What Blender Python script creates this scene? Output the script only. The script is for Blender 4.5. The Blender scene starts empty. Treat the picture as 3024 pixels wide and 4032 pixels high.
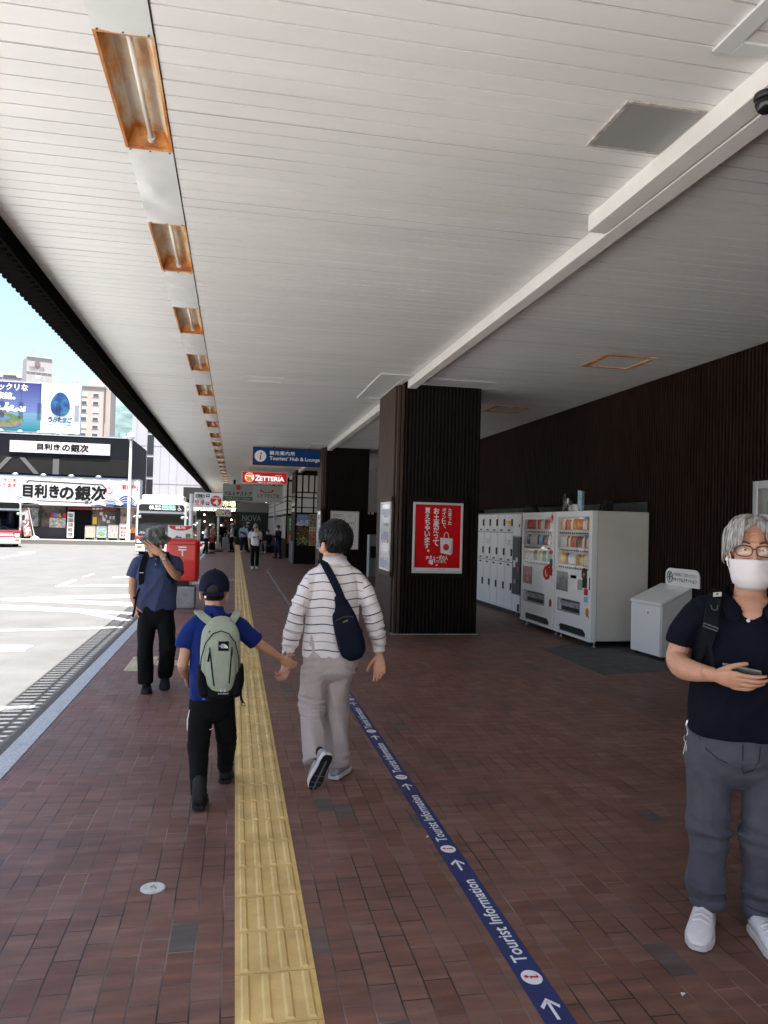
import bpy, bmesh, math, random
from mathutils import Vector as V, Matrix, noise
random.seed(7)
S = bpy.context.scene
COL = S.collection
R = math.radians
PI = math.pi

# ---------------------------------------------------------------- materials
MATS = {}
def nodes(name):
    m = bpy.data.materials.new(name); m.use_nodes = True
    nt = m.node_tree; b = nt.nodes['Principled BSDF']
    return m, nt, b
def N(nt, t, **kw):
    n = nt.nodes.new(t)
    for k, v in kw.items():
        if k.startswith('i_'):
            key = k[2:]; key = int(key) if key.isdigit() else key.replace('_', ' ')
            n.inputs[key].default_value = v
        else: setattr(n, k, v)
    return n
def ramp(nt, stops, interp='LINEAR'):
    n = nt.nodes.new('ShaderNodeValToRGB'); n.color_ramp.interpolation = interp
    e = n.color_ramp.elements
    while len(e) > 1: e.remove(e[-1])
    e[0].position = stops[0][0]; e[0].color = tuple(stops[0][1]) + (1,)
    for p, c in stops[1:]:
        x = e.new(p); x.color = tuple(c) + (1,)
    return n
def M(name, col=(.5, .5, .5), rough=.6, metal=0, var=None, bump=None, emit=0, coat=0, spec=None, trans=0, ior=1.45, sheen=0, vcol2=None, stretch=None):
    """A plain surface: one colour, broken up by noise (var=(scale, amount)) and a fine relief (bump=(scale, height))."""
    if name in MATS: return MATS[name]
    m, nt, b = nodes(name); L = nt.links.new
    b.inputs['Base Color'].default_value = (*col, 1); b.inputs['Roughness'].default_value = rough
    b.inputs['Metallic'].default_value = metal; b.inputs['Coat Weight'].default_value = coat
    b.inputs['IOR'].default_value = ior
    if spec is not None: b.inputs['Specular IOR Level'].default_value = spec
    if sheen: b.inputs['Sheen Weight'].default_value = sheen
    if trans: b.inputs['Transmission Weight'].default_value = trans
    if emit:
        b.inputs['Emission Color'].default_value = (*col, 1); b.inputs['Emission Strength'].default_value = emit
    if var or bump:
        tc = N(nt, 'ShaderNodeTexCoord'); src = tc.outputs['Object']
        if stretch:
            mp = N(nt, 'ShaderNodeMapping'); mp.inputs['Scale'].default_value = stretch; L(src, mp.inputs[0]); src = mp.outputs[0]
    if var:
        nz = N(nt, 'ShaderNodeTexNoise', i_Scale=var[0], i_Detail=5.0, i_Roughness=.65); L(src, nz.inputs['Vector'])
        a = var[1]; c2 = vcol2 or tuple(min(1, c * (1 + a)) for c in col)
        rp = ramp(nt, [(.32, tuple(c * (1 - a) for c in col)), (.68, c2)]); L(nz.outputs['Fac'], rp.inputs[0]); L(rp.outputs[0], b.inputs['Base Color'])
        mr = N(nt, 'ShaderNodeMapRange', i_3=max(.02, rough - .1), i_4=min(1, rough + .1)); L(nz.outputs['Fac'], mr.inputs[0]); L(mr.outputs[0], b.inputs['Roughness'])
    if bump:
        nb = N(nt, 'ShaderNodeTexNoise', i_Scale=bump[0], i_Detail=4.0); L(src, nb.inputs['Vector'])
        bp = N(nt, 'ShaderNodeBump', i_Strength=1.0, i_Distance=bump[1]); L(nb.outputs['Fac'], bp.inputs['Height']); L(bp.outputs[0], b.inputs['Normal'])
    MATS[name] = m
    return m

def thin_glass(name, fac=.12, tint=(1,1,1)):
    m = bpy.data.materials.new(name); m.use_nodes = True; nt = m.node_tree; nt.nodes.clear(); out = N(nt,'ShaderNodeOutputMaterial'); mx = N(nt,'ShaderNodeMixShader'); tr = N(nt,'ShaderNodeBsdfTransparent'); gl = N(nt,'ShaderNodeBsdfGlossy'); fr = N(nt,'ShaderNodeFresnel',i_IOR=1.45); ma = N(nt,'ShaderNodeMath',operation='ADD',i_1=fac-.04,use_clamp=True)
    tr.inputs[0].default_value = (*tint,1); gl.inputs['Roughness'].default_value = .03; L = nt.links.new
    ge = N(nt,'ShaderNodeNewGeometry'); io = N(nt,'ShaderNodeMapRange',i_3=1.45,i_4=1/1.45); L(ge.outputs['Backfacing'],io.inputs[0]); L(io.outputs[0],fr.inputs['IOR'])
    L(fr.outputs[0],ma.inputs[0]); L(ma.outputs[0],mx.inputs[0]); L(tr.outputs[0],mx.inputs[1]); L(gl.outputs[0],mx.inputs[2]); L(mx.outputs[0],out.inputs[0]); return m

# ---------------------------------------------------------------- meshes
class MB:
    def __init__(s): s.v = []; s.f = []; s.m = []
    def add(s, vs, fs, m=0):
        o = len(s.v); s.v += [tuple(p) for p in vs]
        for f in fs: s.f.append([i + o for i in f]); s.m.append(m)
        return s
    def box(s, x0, x1, y0, y1, z0, z1, m=0):
        return s.add([(x0,y0,z0),(x1,y0,z0),(x1,y1,z0),(x0,y1,z0),(x0,y0,z1),(x1,y0,z1),(x1,y1,z1),(x0,y1,z1)],
              [(0,3,2,1),(4,5,6,7),(0,1,5,4),(1,2,6,5),(2,3,7,6),(3,0,4,7)], m)
    def obox(s, o, u, v, w, m=0):
        """box from corner o along the three edge vectors"""
        o, u, v, w = V(o), V(u), V(v), V(w)
        if u.cross(v).dot(w) < 0: u, v = v, u
        return s.add([o, o+u, o+u+v, o+v, o+w, o+u+w, o+u+v+w, o+v+w], [(0,3,2,1),(4,5,6,7),(0,1,5,4),(1,2,6,5),(2,3,7,6),(3,0,4,7)], m)
    def quad(s, a, b, c, d, m=0): return s.add([a, b, c, d], [(0,1,2,3)], m)
    def loft(s, rings, m=0, close=True, cap=True):
        n = len(rings[0]); vs = [p for r in rings for p in r]; fs = []
        for i in range(len(rings) - 1):
            for j in range(n if close else n - 1):
                k = (j + 1) % n
                fs.append((i*n+j, i*n+k, (i+1)*n+k, (i+1)*n+j))
        if cap and close:
            fs.append(tuple(range(n))[::-1]); fs.append(tuple(range((len(rings)-1)*n, len(rings)*n)))
        return s.add(vs, fs, m)
    def tube(s, pts, r, n=10, m=0, flat=1.0, up=None, cap=True):
        pts = [V(p) for p in pts]; rr = r if isinstance(r, (list, tuple)) else [r]*len(pts); rings = []
        a = None
        for i, p in enumerate(pts):
            d = (pts[min(i+1, len(pts)-1)] - pts[max(i-1, 0)]).normalized()
            if up is not None: a = V(up)
            if a is None: a = V((0,0,1)) if abs(d.z) < .9 else V((1,0,0))
            a = (a - d*a.dot(d)).normalized(); b = d.cross(a)
            rings.append([p + (a*math.cos(t)*flat + b*math.sin(t))*rr[i] for t in [2*PI*k/n for k in range(n)]])
        return s.loft(rings, m, cap=cap)
    def cyl(s, p0, p1, r0, r1=None, n=14, m=0): return s.tube([p0, p1], [r0, r0 if r1 is None else r1], n, m)
    def prism(s, poly, o, u, v, d, m=0):
        """polygon (2-D points) on the plane o,u,v, given thickness d along u x v"""
        o, u, v = V(o), V(u), V(v); w = u.cross(v).normalized()*d
        a = [o + u*p[0] + v*p[1] for p in poly]; n = len(a)
        vs = a + [p + w for p in a]
        fs = [tuple(range(n))[::-1], tuple(range(n, 2*n))] + [(i, (i+1)%n, n+(i+1)%n, n+i) for i in range(n)]
        return s.add(vs, fs, m)
    def lathe(s, prof, c=(0,0,0), n=20, m=0):
        return s.loft([[ (c[0]+r*math.cos(2*PI*k/n), c[1]+r*math.sin(2*PI*k/n), c[2]+z) for k in range(n)] for r, z in prof], m)
    def sph(s, c, r, n=12, m=0):
        if not isinstance(r, (tuple, list)): r = (r, r, r)
        rings = []
        for i in range(n//2+1):
            t = max(.02, min(PI-.02, PI*i/(n//2)))
            rings.append([(c[0]+r[0]*math.sin(t)*math.cos(2*PI*k/n), c[1]+r[1]*math.sin(t)*math.sin(2*PI*k/n), c[2]-r[2]*math.cos(t)) for k in range(n)])
        return s.loft(rings, m)
    def mesh(s, name):
        me = bpy.data.meshes.new(name); me.from_pydata(s.v, [], s.f); me.polygons.foreach_set('material_index', s.m); me.update()
        return me
    def build_each(s, name, mats, parent=None, **kw):
        """one object for every separate piece"""
        up = list(range(len(s.v)))
        def find(i):
            while up[i] != i: up[i] = up[up[i]]; i = up[i]
            return i
        for f in s.f:
            for i in f[1:]: up[find(i)] = find(f[0])
        groups = {}
        for f, m in zip(s.f, s.m): groups.setdefault(find(f[0]), []).append((f, m))
        out = []
        for fs in groups.values():
            q = MB(); idx = {}
            for f, m in fs:
                for i in f:
                    if i not in idx: idx[i] = len(q.v); q.v.append(s.v[i])
                q.f.append([idx[i] for i in f]); q.m.append(m)
            out.append(q.build(name, mats, parent, **kw))
        return out
    def build(s, name, mats, parent=None, smooth=False, bevel=0, world=True, label=None, norm=True):
        me = s.mesh(name)
        if norm:
            bm = bmesh.new(); bm.from_mesh(me); bmesh.ops.recalc_face_normals(bm, faces=bm.faces); bm.to_mesh(me); bm.free()
        return link(name, me, mats, parent, smooth, bevel, world, label)
def wloc(o):
    p = V((0,0,0))
    while o is not None: p += o.location; o = o.parent
    return p
def link(name, me, mats, parent=None, smooth=False, bevel=0, world=True, label=None):
    o = bpy.data.objects.new(name, me); COL.objects.link(o)
    for m in (mats if isinstance(mats, (list, tuple)) else [mats]): me.materials.append(m)
    if parent is not None:
        o.parent = parent
        if world: o.location = -wloc(parent)
    if smooth: me.polygons.foreach_set('use_smooth', [True]*len(me.polygons))
    if bevel:
        b = o.modifiers.new('bevel', 'BEVEL'); b.width = bevel; b.segments = 2; b.limit_method = 'ANGLE'; b.angle_limit = R(35)
    if label: o['label'] = label
    return o
def tag(o, label, cat=None, group=None, kind=None):
    o['label'] = label
    if cat: o['category'] = cat
    if group: o['group'] = group
    if kind: o['kind'] = kind
    return o
def struct(o, label=None):
    o['kind'] = 'structure'
    if label: o['label'] = label
    return o
def thing(name, label, cat, loc=(0,0,0), group=None, rz=0):
    o = bpy.data.objects.new(name, None); COL.objects.link(o); o.location = loc; o.rotation_euler = (0,0,rz); o.empty_display_size = .1
    return tag(o, label, cat, group)
def kids(o): return [c for c in bpy.data.objects if c.parent is o]
def copy_tree(o, parent=None):
    c = o.copy(); COL.objects.link(c)
    if parent is not None: c.parent = parent
    for ch in kids(o): copy_tree(ch, c)
    return c

# ---------------------------------------------------------------- writing
_fc = None
def glyphs(body, bold=.0, res=2, shear=0, space=1.0):
    """outline mesh (vertices in a 1-unit em, faces) of a line of writing, with its bounds"""
    global _fc
    if _fc is None:
        cu = bpy.data.curves.new('type', 'FONT'); _fc = bpy.data.objects.new('type', cu); COL.objects.link(_fc)
    cu = _fc.data; cu.body = body; cu.offset = bold; cu.resolution_u = res; cu.fill_mode = 'FRONT'; cu.extrude = 0; cu.shear = shear; cu.space_character = space
    dg = bpy.context.evaluated_depsgraph_get(); dg.update()
    me = bpy.data.meshes.new_from_object(_fc.evaluated_get(dg))
    vs = [tuple(v.co) for v in me.vertices]; fs = [tuple(p.vertices) for p in me.polygons]; bpy.data.meshes.remove(me)
    xs = [v[0] for v in vs]; ys = [v[1] for v in vs]
    return vs, fs, (min(xs), max(xs), min(ys), max(ys))
def write(mb, body, o, u, v, w, h, m=0, bold=.012, vertical=False, rise=.003, shear=0, space=1.0):
    """writes a line into mb, filling the box w x h whose lower left corner is o on the plane (u right, v up)"""
    o, u, v = V(o), V(u).normalized(), V(v).normalized(); n = u.cross(v)*rise
    if vertical:
        k = len(body); ch = h/k
        for i, c in enumerate(body):
            if c == ' ': continue
            small = c in '、。'
            sw, sh = (w*.35, ch*.35) if small else (w*.92, ch*.9)
            if c in 'っャュョ': sw, sh = w*.68, ch*.68
            if c == 'ー': sw, sh = w*.14, ch*.8
            write(mb, c, o + u*((w*.6) if small else (w-sw)/2) + v*(h-(i+1)*ch+(ch*.5 if small else (ch-sh)/2)), u, v, sw, sh, m, bold, rise=rise)
        return mb
    vs, fs, (x0, x1, y0, y1) = glyphs(body, 0, shear=shear, space=space)
    sx = w/max(1e-6, x1-x0); sy = h/max(1e-6, y1-y0)
    # weight: the outline is laid down again a hair's breadth to each side
    for k, (a, b) in enumerate([(0,0)] if bold < .004 else [(0,0),(bold,0),(-bold,0),(0,bold),(0,-bold)]+([(.7*bold,.7*bold),(-.7*bold,.7*bold),(.7*bold,-.7*bold),(-.7*bold,-.7*bold)] if bold > .038 else [])):
        mb.add([o + u*((p[0]-x0+a)*sx) + v*((p[1]-y0+b)*sy) + n*(1+.06*k) for p in vs], fs, m)
    return mb
def info_i(mb, o, u, v, w, h, m=0):
    """the slanted serif i of an information mark"""
    o, u, v = V(o), V(u).normalized(), V(v).normalized(); P = lambda x, y: o+u*(w*x)+v*(h*y)
    mb.add([P(.66+.24*math.cos(a)*1.0, .87+.24*math.sin(a)*w/h) for a in [2*PI*k/16 for k in range(16)]], [tuple(range(16))], m)
    mb.add([P(*p) for p in ((.12,.56),(.30,.62),(.74,.64),(.60,.16),(.66,.10),(.86,.16),(.80,.06),(.52,-.01),(.34,.02),(.28,.12),(.42,.54),(.34,.56))], [tuple(range(12))], m)
def lettering(parent, mats, lines, name='lettering', world=True, bold=.012, rise=.003):
    """lines: (text, origin, u, v, w, h, material index[, vertical])"""
    mb = MB()
    for l in lines: write(mb, *l[:6], m=l[6] if len(l) > 6 else 0, bold=bold, vertical=len(l) > 7 and l[7], rise=rise)
    return mb.build(name, mats, parent, world=world, norm=False)
X_, Y_, Z_ = V((1,0,0)), V((0,1,0)), V((0,0,1))
MY, MX = -Y_, -X_
# ================================================================ the setting
HC = 3.86                       # ceiling height
white_paint = M('white_paint', (.74,.73,.71), .5, var=(3,.05))
letter_white = M('letter_white', (.82,.82,.81), .5)
letter_black = M('letter_black', (.008,.0075,.008), .7, spec=.15)
letter_red = M('letter_red', (.55,.015,.02), .5)
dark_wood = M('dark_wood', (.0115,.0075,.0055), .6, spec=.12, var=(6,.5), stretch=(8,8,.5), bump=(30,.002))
concrete = M('concrete', (.30,.30,.29), .85, var=(9,.22), bump=(60,.003))
steel = M('steel', (.55,.56,.57), .32, metal=1, var=(12,.12))
alu = M('aluminium', (.62,.62,.63), .38, metal=1)
black_plastic = M('black_plastic', (.018,.018,.02), .45)
rubber = M('rubber', (.012,.012,.013), .8)

def brick_material():
    m, nt, b = nodes('brick_paving'); L = nt.links.new
    tc = N(nt, 'ShaderNodeTexCoord')
    sx = N(nt, 'ShaderNodeSeparateXYZ'); L(tc.outputs['Object'], sx.inputs[0])
    wob = N(nt, 'ShaderNodeTexNoise', i_Scale=1.3); L(tc.outputs['Object'], wob.inputs['Vector'])
    ws = N(nt, 'ShaderNodeMath', operation='MULTIPLY_ADD', i_1=.018, i_2=-.009); L(wob.outputs['Fac'], ws.inputs[0])
    xx = N(nt, 'ShaderNodeMath', operation='ADD'); L(sx.outputs['X'], xx.inputs[0]); L(ws.outputs[0], xx.inputs[1])
    cb = N(nt, 'ShaderNodeCombineXYZ'); L(sx.outputs['Y'], cb.inputs['X']); L(xx.outputs[0], cb.inputs['Y'])
    br = N(nt, 'ShaderNodeTexBrick', offset=.5, squash=1.0)
    for k, v in dict(Scale=1, Mortar_Size=.0034, Mortar_Smooth=.25, Bias=0, Brick_Width=.212, Row_Height=.1035).items(): br.inputs[k.replace('_', ' ')].default_value = v
    br.inputs['Color1'].default_value = (0,0,0,1); br.inputs['Color2'].default_value = (1,1,1,1); br.inputs['Mortar'].default_value = (.5,.5,.5,1)
    L(cb.outputs[0], br.inputs['Vector'])
    pal = ramp(nt, [(0,(.155,.066,.044)),(.2,(.205,.098,.070)),(.4,(.168,.070,.046)),(.6,(.22,.117,.088)),(.8,(.185,.084,.058)),(.955,(.212,.108,.080)),(.978,(.125,.095,.080)),(1,(.10,.084,.074))])
    L(br.outputs['Color'], pal.inputs[0])
    # firing bands across each brick, stains, speckles
    mp = N(nt, 'ShaderNodeMapping'); mp.inputs['Scale'].default_value = (3.2, 16, 1); L(tc.outputs['Object'], mp.inputs[0])
    nb = N(nt, 'ShaderNodeTexNoise', i_Scale=1.0, i_Detail=3.0); L(mp.outputs[0], nb.inputs['Vector'])
    rb = ramp(nt, [(.28,(.74,.74,.75)),(.55,(1.05,1.05,1.05)),(.74,(1.38,1.42,1.43))]); L(nb.outputs['Fac'], rb.inputs[0])
    m1 = N(nt, 'ShaderNodeMix', data_type='RGBA', blend_type='MULTIPLY'); m1.inputs[0].default_value = 1
    L(pal.outputs[0], m1.inputs[6]); L(rb.outputs[0], m1.inputs[7])
    st = N(nt, 'ShaderNodeTexNoise', i_Scale=.55, i_Detail=5.0, i_Roughness=.6); L(tc.outputs['Object'], st.inputs['Vector'])
    rs = ramp(nt, [(.28,(.58,.60,.62)),(.5,(.95,.94,.93)),(.7,(1.12,1.08,1.05))]); L(st.outputs['Fac'], rs.inputs[0])
    m2 = N(nt, 'ShaderNodeMix', data_type='RGBA', blend_type='MULTIPLY'); m2.inputs[0].default_value = .9
    L(m1.outputs[2], m2.inputs[6]); L(rs.outputs[0], m2.inputs[7])
    sp = N(nt, 'ShaderNodeTexVoronoi', i_Scale=26.0); L(tc.outputs['Object'], sp.inputs['Vector'])
    spr = N(nt, 'ShaderNodeMath', operation='LESS_THAN', i_1=.07); L(sp.outputs['Distance'], spr.inputs[0])
    m3 = N(nt, 'ShaderNodeMix', data_type='RGBA'); m3.inputs[7].default_value = (.03,.022,.02,1)
    spw = N(nt, 'ShaderNodeMath', operation='MULTIPLY', i_1=.6); L(spr.outputs[0], spw.inputs[0]); L(spw.outputs[0], m3.inputs[0]); L(m2.outputs[2], m3.inputs[6])
    jn = N(nt, 'ShaderNodeTexNoise', i_Scale=2.2); L(tc.outputs['Object'], jn.inputs['Vector'])
    jr = ramp(nt, [(.42,(.022,.015,.013)),(.66,(.26,.19,.165))]); L(jn.outputs['Fac'], jr.inputs[0])
    m4 = N(nt, 'ShaderNodeMix', data_type='RGBA'); L(br.outputs['Fac'], m4.inputs[0]); L(m3.outputs[2], m4.inputs[6]); L(jr.outputs[0], m4.inputs[7])
    L(m4.outputs[2], b.inputs['Base Color'])
    rr = N(nt, 'ShaderNodeMapRange', i_3=.42, i_4=.66); L(st.outputs['Fac'], rr.inputs[0]); L(rr.outputs[0], b.inputs['Roughness'])
    # relief: sunk joints, each brick at its own small height, gritty face
    inv = N(nt, 'ShaderNodeMath', operation='MULTIPLY_ADD', i_1=-1.0, i_2=1.0); L(br.outputs['Fac'], inv.inputs[0])
    h1 = N(nt, 'ShaderNodeMath', operation='MULTIPLY_ADD', i_1=.25); L(br.outputs['Color'], h1.inputs[0]); L(inv.outputs[0], h1.inputs[2])
    g = N(nt, 'ShaderNodeTexNoise', i_Scale=55.0, i_Detail=4.0); L(tc.outputs['Object'], g.inputs['Vector'])
    h2 = N(nt, 'ShaderNodeMath', operation='MULTIPLY_ADD', i_1=.28); L(g.outputs['Fac'], h2.inputs[0]); L(h1.outputs[0], h2.inputs[2])
    bp = N(nt, 'ShaderNodeBump', i_Strength=.9, i_Distance=.004); L(h2.outputs[0], bp.inputs['Height']); L(bp.outputs[0], b.inputs['Normal'])
    return m
asphalt = M('asphalt', (.098,.097,.094), .9, var=(1.2,.14), bump=(70,.004))
road_white = M('road_white', (.72,.71,.68), .75, var=(9,.12))
granite = M('granite', (.42,.45,.48), .6, var=(45,.3), bump=(90,.001))

mb = MB(); mb.quad((-900,-300,-.16),(900,-300,-.16),(900,2500,-.16),(-900,2500,-.16)); struct(mb.build('ground', M('ground', (.16,.16,.15), .9, var=(.5,.2))))
mb = MB()
nx, ny = 24, 40
for i in range(nx):
    for j in range(ny):
        x0 = -60+i*2.5; x1 = x0+2.5; y0 = -20+j*3; y1 = y0+3
        if x0 >= -1.5: continue
        x1 = min(x1, -1.52)
        mb.quad((x0,y0,-.13),(x1,y0,-.13),(x1,y1,-.13),(x0,y1,-.13))
struct(mb.build('road', asphalt))
pc_ = M('bounce_concrete', (.52,.51,.48), .85, var=(1.5,.08))
mb = MB(); mb.box(-60,-3.3,-24,10,-.131,-.125); struct(mb.build('bounce_bay', pc_))  # unseen pale slab, added to bounce sunlight under the canopy
mb = MB(); mb.box(-60,30,-30,-3.2,-.15,.004); struct(mb.build('bounce_forecourt', pc_))  # unseen paving behind the camera, added pale to throw sunlight forward
mb = MB(); mb.box(-1.393, 12, -3.2, 75, -.15, 0)
struct(mb.build('brick_pavement', brick_material()))
# kerb stones, one row
mb = MB(); y = -8.0
while y < 60:
    mb.box(-1.545, -1.398, y+.004, y+.996, -.155, .006); y += 1
struct(mb.build('kerb', granite, bevel=.008))
mb = MB()
mb.box(-1.59,-1.546,-8,60,-.155,-.126)
struct(mb.build('gutter', M('gutter', (.10,.10,.095), .9, var=(6,.3))))

# road markings (flat paint, 4 mm above the asphalt)
MARK = [[(-9.647,34.823),(-9.596,39.977),(-9.849,41.596),(-10.671,41.586),(-10.444,40.707),(-9.876,40.408),(-9.861,35.592)],[(-4.525,21.21),(-4.534,23.349),(-4.39,23.314),(-4.383,21.424)],[(-4.505,21.116),(-1.9,21.72),(-1.9,22.1),(-4.383,21.424)],[(-4.496,24.605),(-4.479,26.154),(-4.397,26.171),(-4.394,24.891)],[(-3.598,24.507),(-3.634,24.9),(-2.3,25.7),(-2.2,25.1)],[(-4.937,17.924),(-4.271,18.256),(-1.8,19.35),(-1.8,18.6),(-3.976,17.797),(-4.846,17.56)],[(-4.846,17.54),(-3.991,17.78),(-1.75,17.1),(-1.75,16.43),(-3.527,17.148),(-4.448,17.42)],[(-4.577,16.631),(-3.828,16.387),(-1.863,15.404),(-1.799,15.108),(-2.61,15.376),(-1.718,14.237),(-1.884,14.126),(-2.902,15.466),(-4.364,15.869)],[(-5.2,12.6),(-3.568,13.013),(-2.474,13.23),(-1.782,13.384),(-1.764,13.252),(-2.443,13.067),(-3.525,12.858),(-5.2,12.42)],[(-4.2,11.5),(-3.132,11.446),(-2.69,11.435),(-2.715,11.121),(-2.684,10.957),(-2.988,10.93),(-4.2,10.9)],[(-2.9,7.72),(-2.109,7.777),(-1.796,7.826),(-1.811,7.681),(-2.068,7.631),(-2.9,7.55)]]
mb = MB()
for p in MARK: mb.prism(p, (0,0,-.129), X_, Y_, .004)
struct(mb.build('road_marking', road_white))

# tactile strip: a paved strip of 30 cm tiles with four bars each
tact = M('tactile_yellow', (.73,.48,.165), .48, var=(3,.26), vcol2=(.84,.585,.225), bump=(45,.0012))
def tactile(name, x0, x1, y0, y1, bars, mat, dots=()):
    mb = MB(); n = max(1, round((y1-y0)/.294)); d = (y1-y0)/n; w = (x1-x0)
    for i in range(n):
        a = y0+i*d+.0025; b = y0+(i+1)*d-.0025
        mb.box(x0, x1, a, b, -.02, .004+random.uniform(0,.0012))
        if any(lo <= (a+b)/2 <= hi for lo, hi in dots):
            for p in range(5):
                for q in range(5):
                    cx = x0+w*(p+.5)/5; cy = a+(b-a)*(q+.5)/5
                    mb.lathe([(.0155,.003),(.011,.0085),(.004,.009)], (cx,cy,0), 8)
        else:
            for k in range(bars):
                c = x0+w*(k+.5)/bars; h = .0175
                aa, bb = a+.010, b-.010
                mb.add([(c-h,aa,.004),(c+h,aa,.004),(c+h,bb,.004),(c-h,bb,.004),(c-h*.5,aa+.007,.0125),(c+h*.5,aa+.007,.0125),(c+h*.5,bb-.007,.0125),(c-h*.5,bb-.007,.0125)],
                       [(4,5,6,7),(0,1,5,4),(1,2,6,5),(2,3,7,6),(3,0,4,7)])
    return mb.build(name, mat, bevel=0)
struct(tactile('tactile_strip', .048, .342, -3.0, 57, 4, tact, dots=((8.9,9.8),(21.9,22.8),(33.0,33.9),(45,45.9))))
tact2 = M('tactile_pale', (.55,.47,.33), .65, var=(5,.2), bump=(45,.0012))
struct(tactile('tactile_patch', -1.15, -.86, 8.8, 9.7, 4, tact2, dots=((8.0,10),)))
mb = MB()
for k in range(3):
    x0 = -.85+k*.297; mb.box(x0, x0+.29, 9.13, 9.42, -.02, .005)
    for q in range(4): mb.box(x0+.02, x0+.27, 9.15+q*.068, 9.175+q*.068, .005, .0095)
struct(mb.build('tactile_branch', tact2))
mb = MB()
for k in range(5): mb.box(-.19-k*.297, .04-k*.297-.06+.06, 22.3, 22.59, -.02, .005)
struct(mb.build('tactile_branch', tact2))

# the grey concrete apron under the vending machines
mb = MB(); mb.prism([(4.25,8.3),(6.0,8.62),(6.0,10.6),(4.9,10.6),(4.25,10.1)], (0,0,.0), X_, Y_, .004)
struct(mb.build('concrete_apron', M('apron', (.09,.09,.085), .75, var=(5,.35), bump=(40,.002))))

# tourist floor tape
tape_blue = M('tape_blue', (.022,.035,.125), .45, var=(8,.12))
t = thing('floor_tape', 'long dark blue floor tape lettered Tourist Information with arrows along the bricks', 'floor sign', (1.127, 3, 0))
mb = MB(); y = 1.2
while y < 9.4: mb.box(1.073, 1.181, y, y+1.135, .0005, .003); y += 1.137
mb.build('tape_strip', tape_blue, t)
mb = MB(); red = MB()
for k in range(-1, 6):
    y0 = 2.81 + k*1.137
    # the line is read along +Y: u = +Y, v = -X
    write(mb, 'Tourist Information', (1.155, y0, .003), Y_, MX, .69, .058, 0, bold=.018, rise=.0015)
    c = V((1.127, y0-.098, .0045))
    mb.add([c+V((.039*math.cos(a), .046*math.sin(a), 0)) for a in [2*PI*i/28 for i in range(28)]], [tuple(range(28))])
    info_i(red, c+V((.026,-.019,.0015)), Y_, MX, .036, .052)
    a = V((1.127, y0-.345, .0045))
    mb.add([a+V((-.006,0,0)), a+V((.006,0,0)), a+V((.006,.105,0)), a+V((-.006,.105,0))], [(0,1,2,3)])
    for g in (-1, 1):
        mb.add([a+V((0,.12,0)), a+V((0,.1,0)), a+V((g*.03,.06,0)), a+V((g*.036,.076,0))], [(0,1,2,3) if g < 0 else (3,2,1,0)])
mb.build('lettering', letter_white, t, norm=False); red.build('info_mark', letter_red, t, norm=False)
# a worn white guide line further on
mb = MB(); y = 9.6
while y < 27.6:
    a = random.uniform(.12,.3); mb.prism([(1.115+random.uniform(-.012,.012),y),(1.165+random.uniform(-.012,.012),y),(1.16+random.uniform(-.012,.012),y+a),(1.118,y+a)], (0,0,.001), X_, Y_, .002); y += a+random.uniform(0,.05)
struct(mb.build('worn_guide_line', M('worn_white', (.33,.32,.31), .8, var=(30,.4))))
# white survey stud in the bricks
t = thing('floor_stud', 'round white floor stud set in the bricks left of the yellow strip', 'floor stud', (-.315,3.62,0))
mb = MB(); mb.lathe([(.055,-.01),(.055,.004),(.048,.006),(.001,.006)], (-.315,3.62,0), 26); mb.build('disc', M('stud_white', (.62,.62,.58), .5, var=(20,.2)), t, smooth=False)
mb = MB()
for k in range(14):
    a = random.uniform(0,6.28); r = random.uniform(0,.026); mb.sph((-.315+r*math.cos(a),3.62+r*math.sin(a),.0062), (.006,.005,.0007), 6)
mb.build('faded_emblem', M('stud_green', (.30,.31,.15), .6), t)
# fallen bits of litter on the floor
for i, (x, y) in enumerate([(4.72,8.66),(1.05,4.0),(1.62,2.52)]):
    mb = MB(); mb.add([(x,y,.0055),(x+.016,y+.004,.012),(x+.02,y+.02,.0055),(x+.004,y+.018,.009)], [(0,1,2,3)])
    tag(mb.build('paper_scrap', letter_white), ['tiny white scrap on the grey concrete apron','tiny pale scrap on the bricks between yellow strip and blue tape','tiny pale scrap on the bricks right of the blue tape'][i], 'litter', 'scraps on the floor')
# ================================================================ the canopy and the station front
soffit = M('soffit_white', (.705,.705,.70), .36, var=(.7,.06), bump=(1.4,.006), stretch=(.6,3,1))
soffit_dark = M('seam', (.07,.065,.06), .8)
trim_white = M('trim_white', (.70,.685,.66), .42, var=(5,.05))
canopy = thing('station_canopy', 'long white planked canopy roof with dark slatted eave above the brick pavement', 'canopy', (0, 18, HC))
PL = .1425
def planks(name, x0, x1, y0, y1):
    mb = MB(); n = int((y1-y0)/PL)
    for i in range(n):
        a = y0+i*PL; b = a+PL-.011; t0 = random.gauss(0,.0005); t1 = random.gauss(0,.0005); z = HC+random.gauss(0,.0003)
        k = max(1, int((x1-x0)/1.2)); xs = [x0+(x1-x0)*q/k for q in range(k+1)]; zz = [random.gauss(0,.0005) for _ in xs]
        for q in range(k):
            mb.quad((xs[q],a,z+t0+zz[q]),(xs[q],b,z+t1+zz[q]),(xs[q+1],b,z+t1+zz[q+1]),(xs[q+1],a,z+t0+zz[q+1]))
        mb.quad((x0,b,z+t1),(x0,b,z+.011),(x1,b,z+.011),(x1,b,z+t1))
        mb.quad((x0,b,z+.011),(x0,a+PL,z+.011),(x1,a+PL,z+.011),(x1,b,z+.011), 1)
        mb.quad((x0,a+PL,z+.011),(x0,a+PL,z),(x1,a+PL,z),(x1,a+PL,z+.011))
    return mb.build(name, [soffit, soffit_dark], canopy, norm=False)
LX0, LX1 = -.692, -.428
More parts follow.
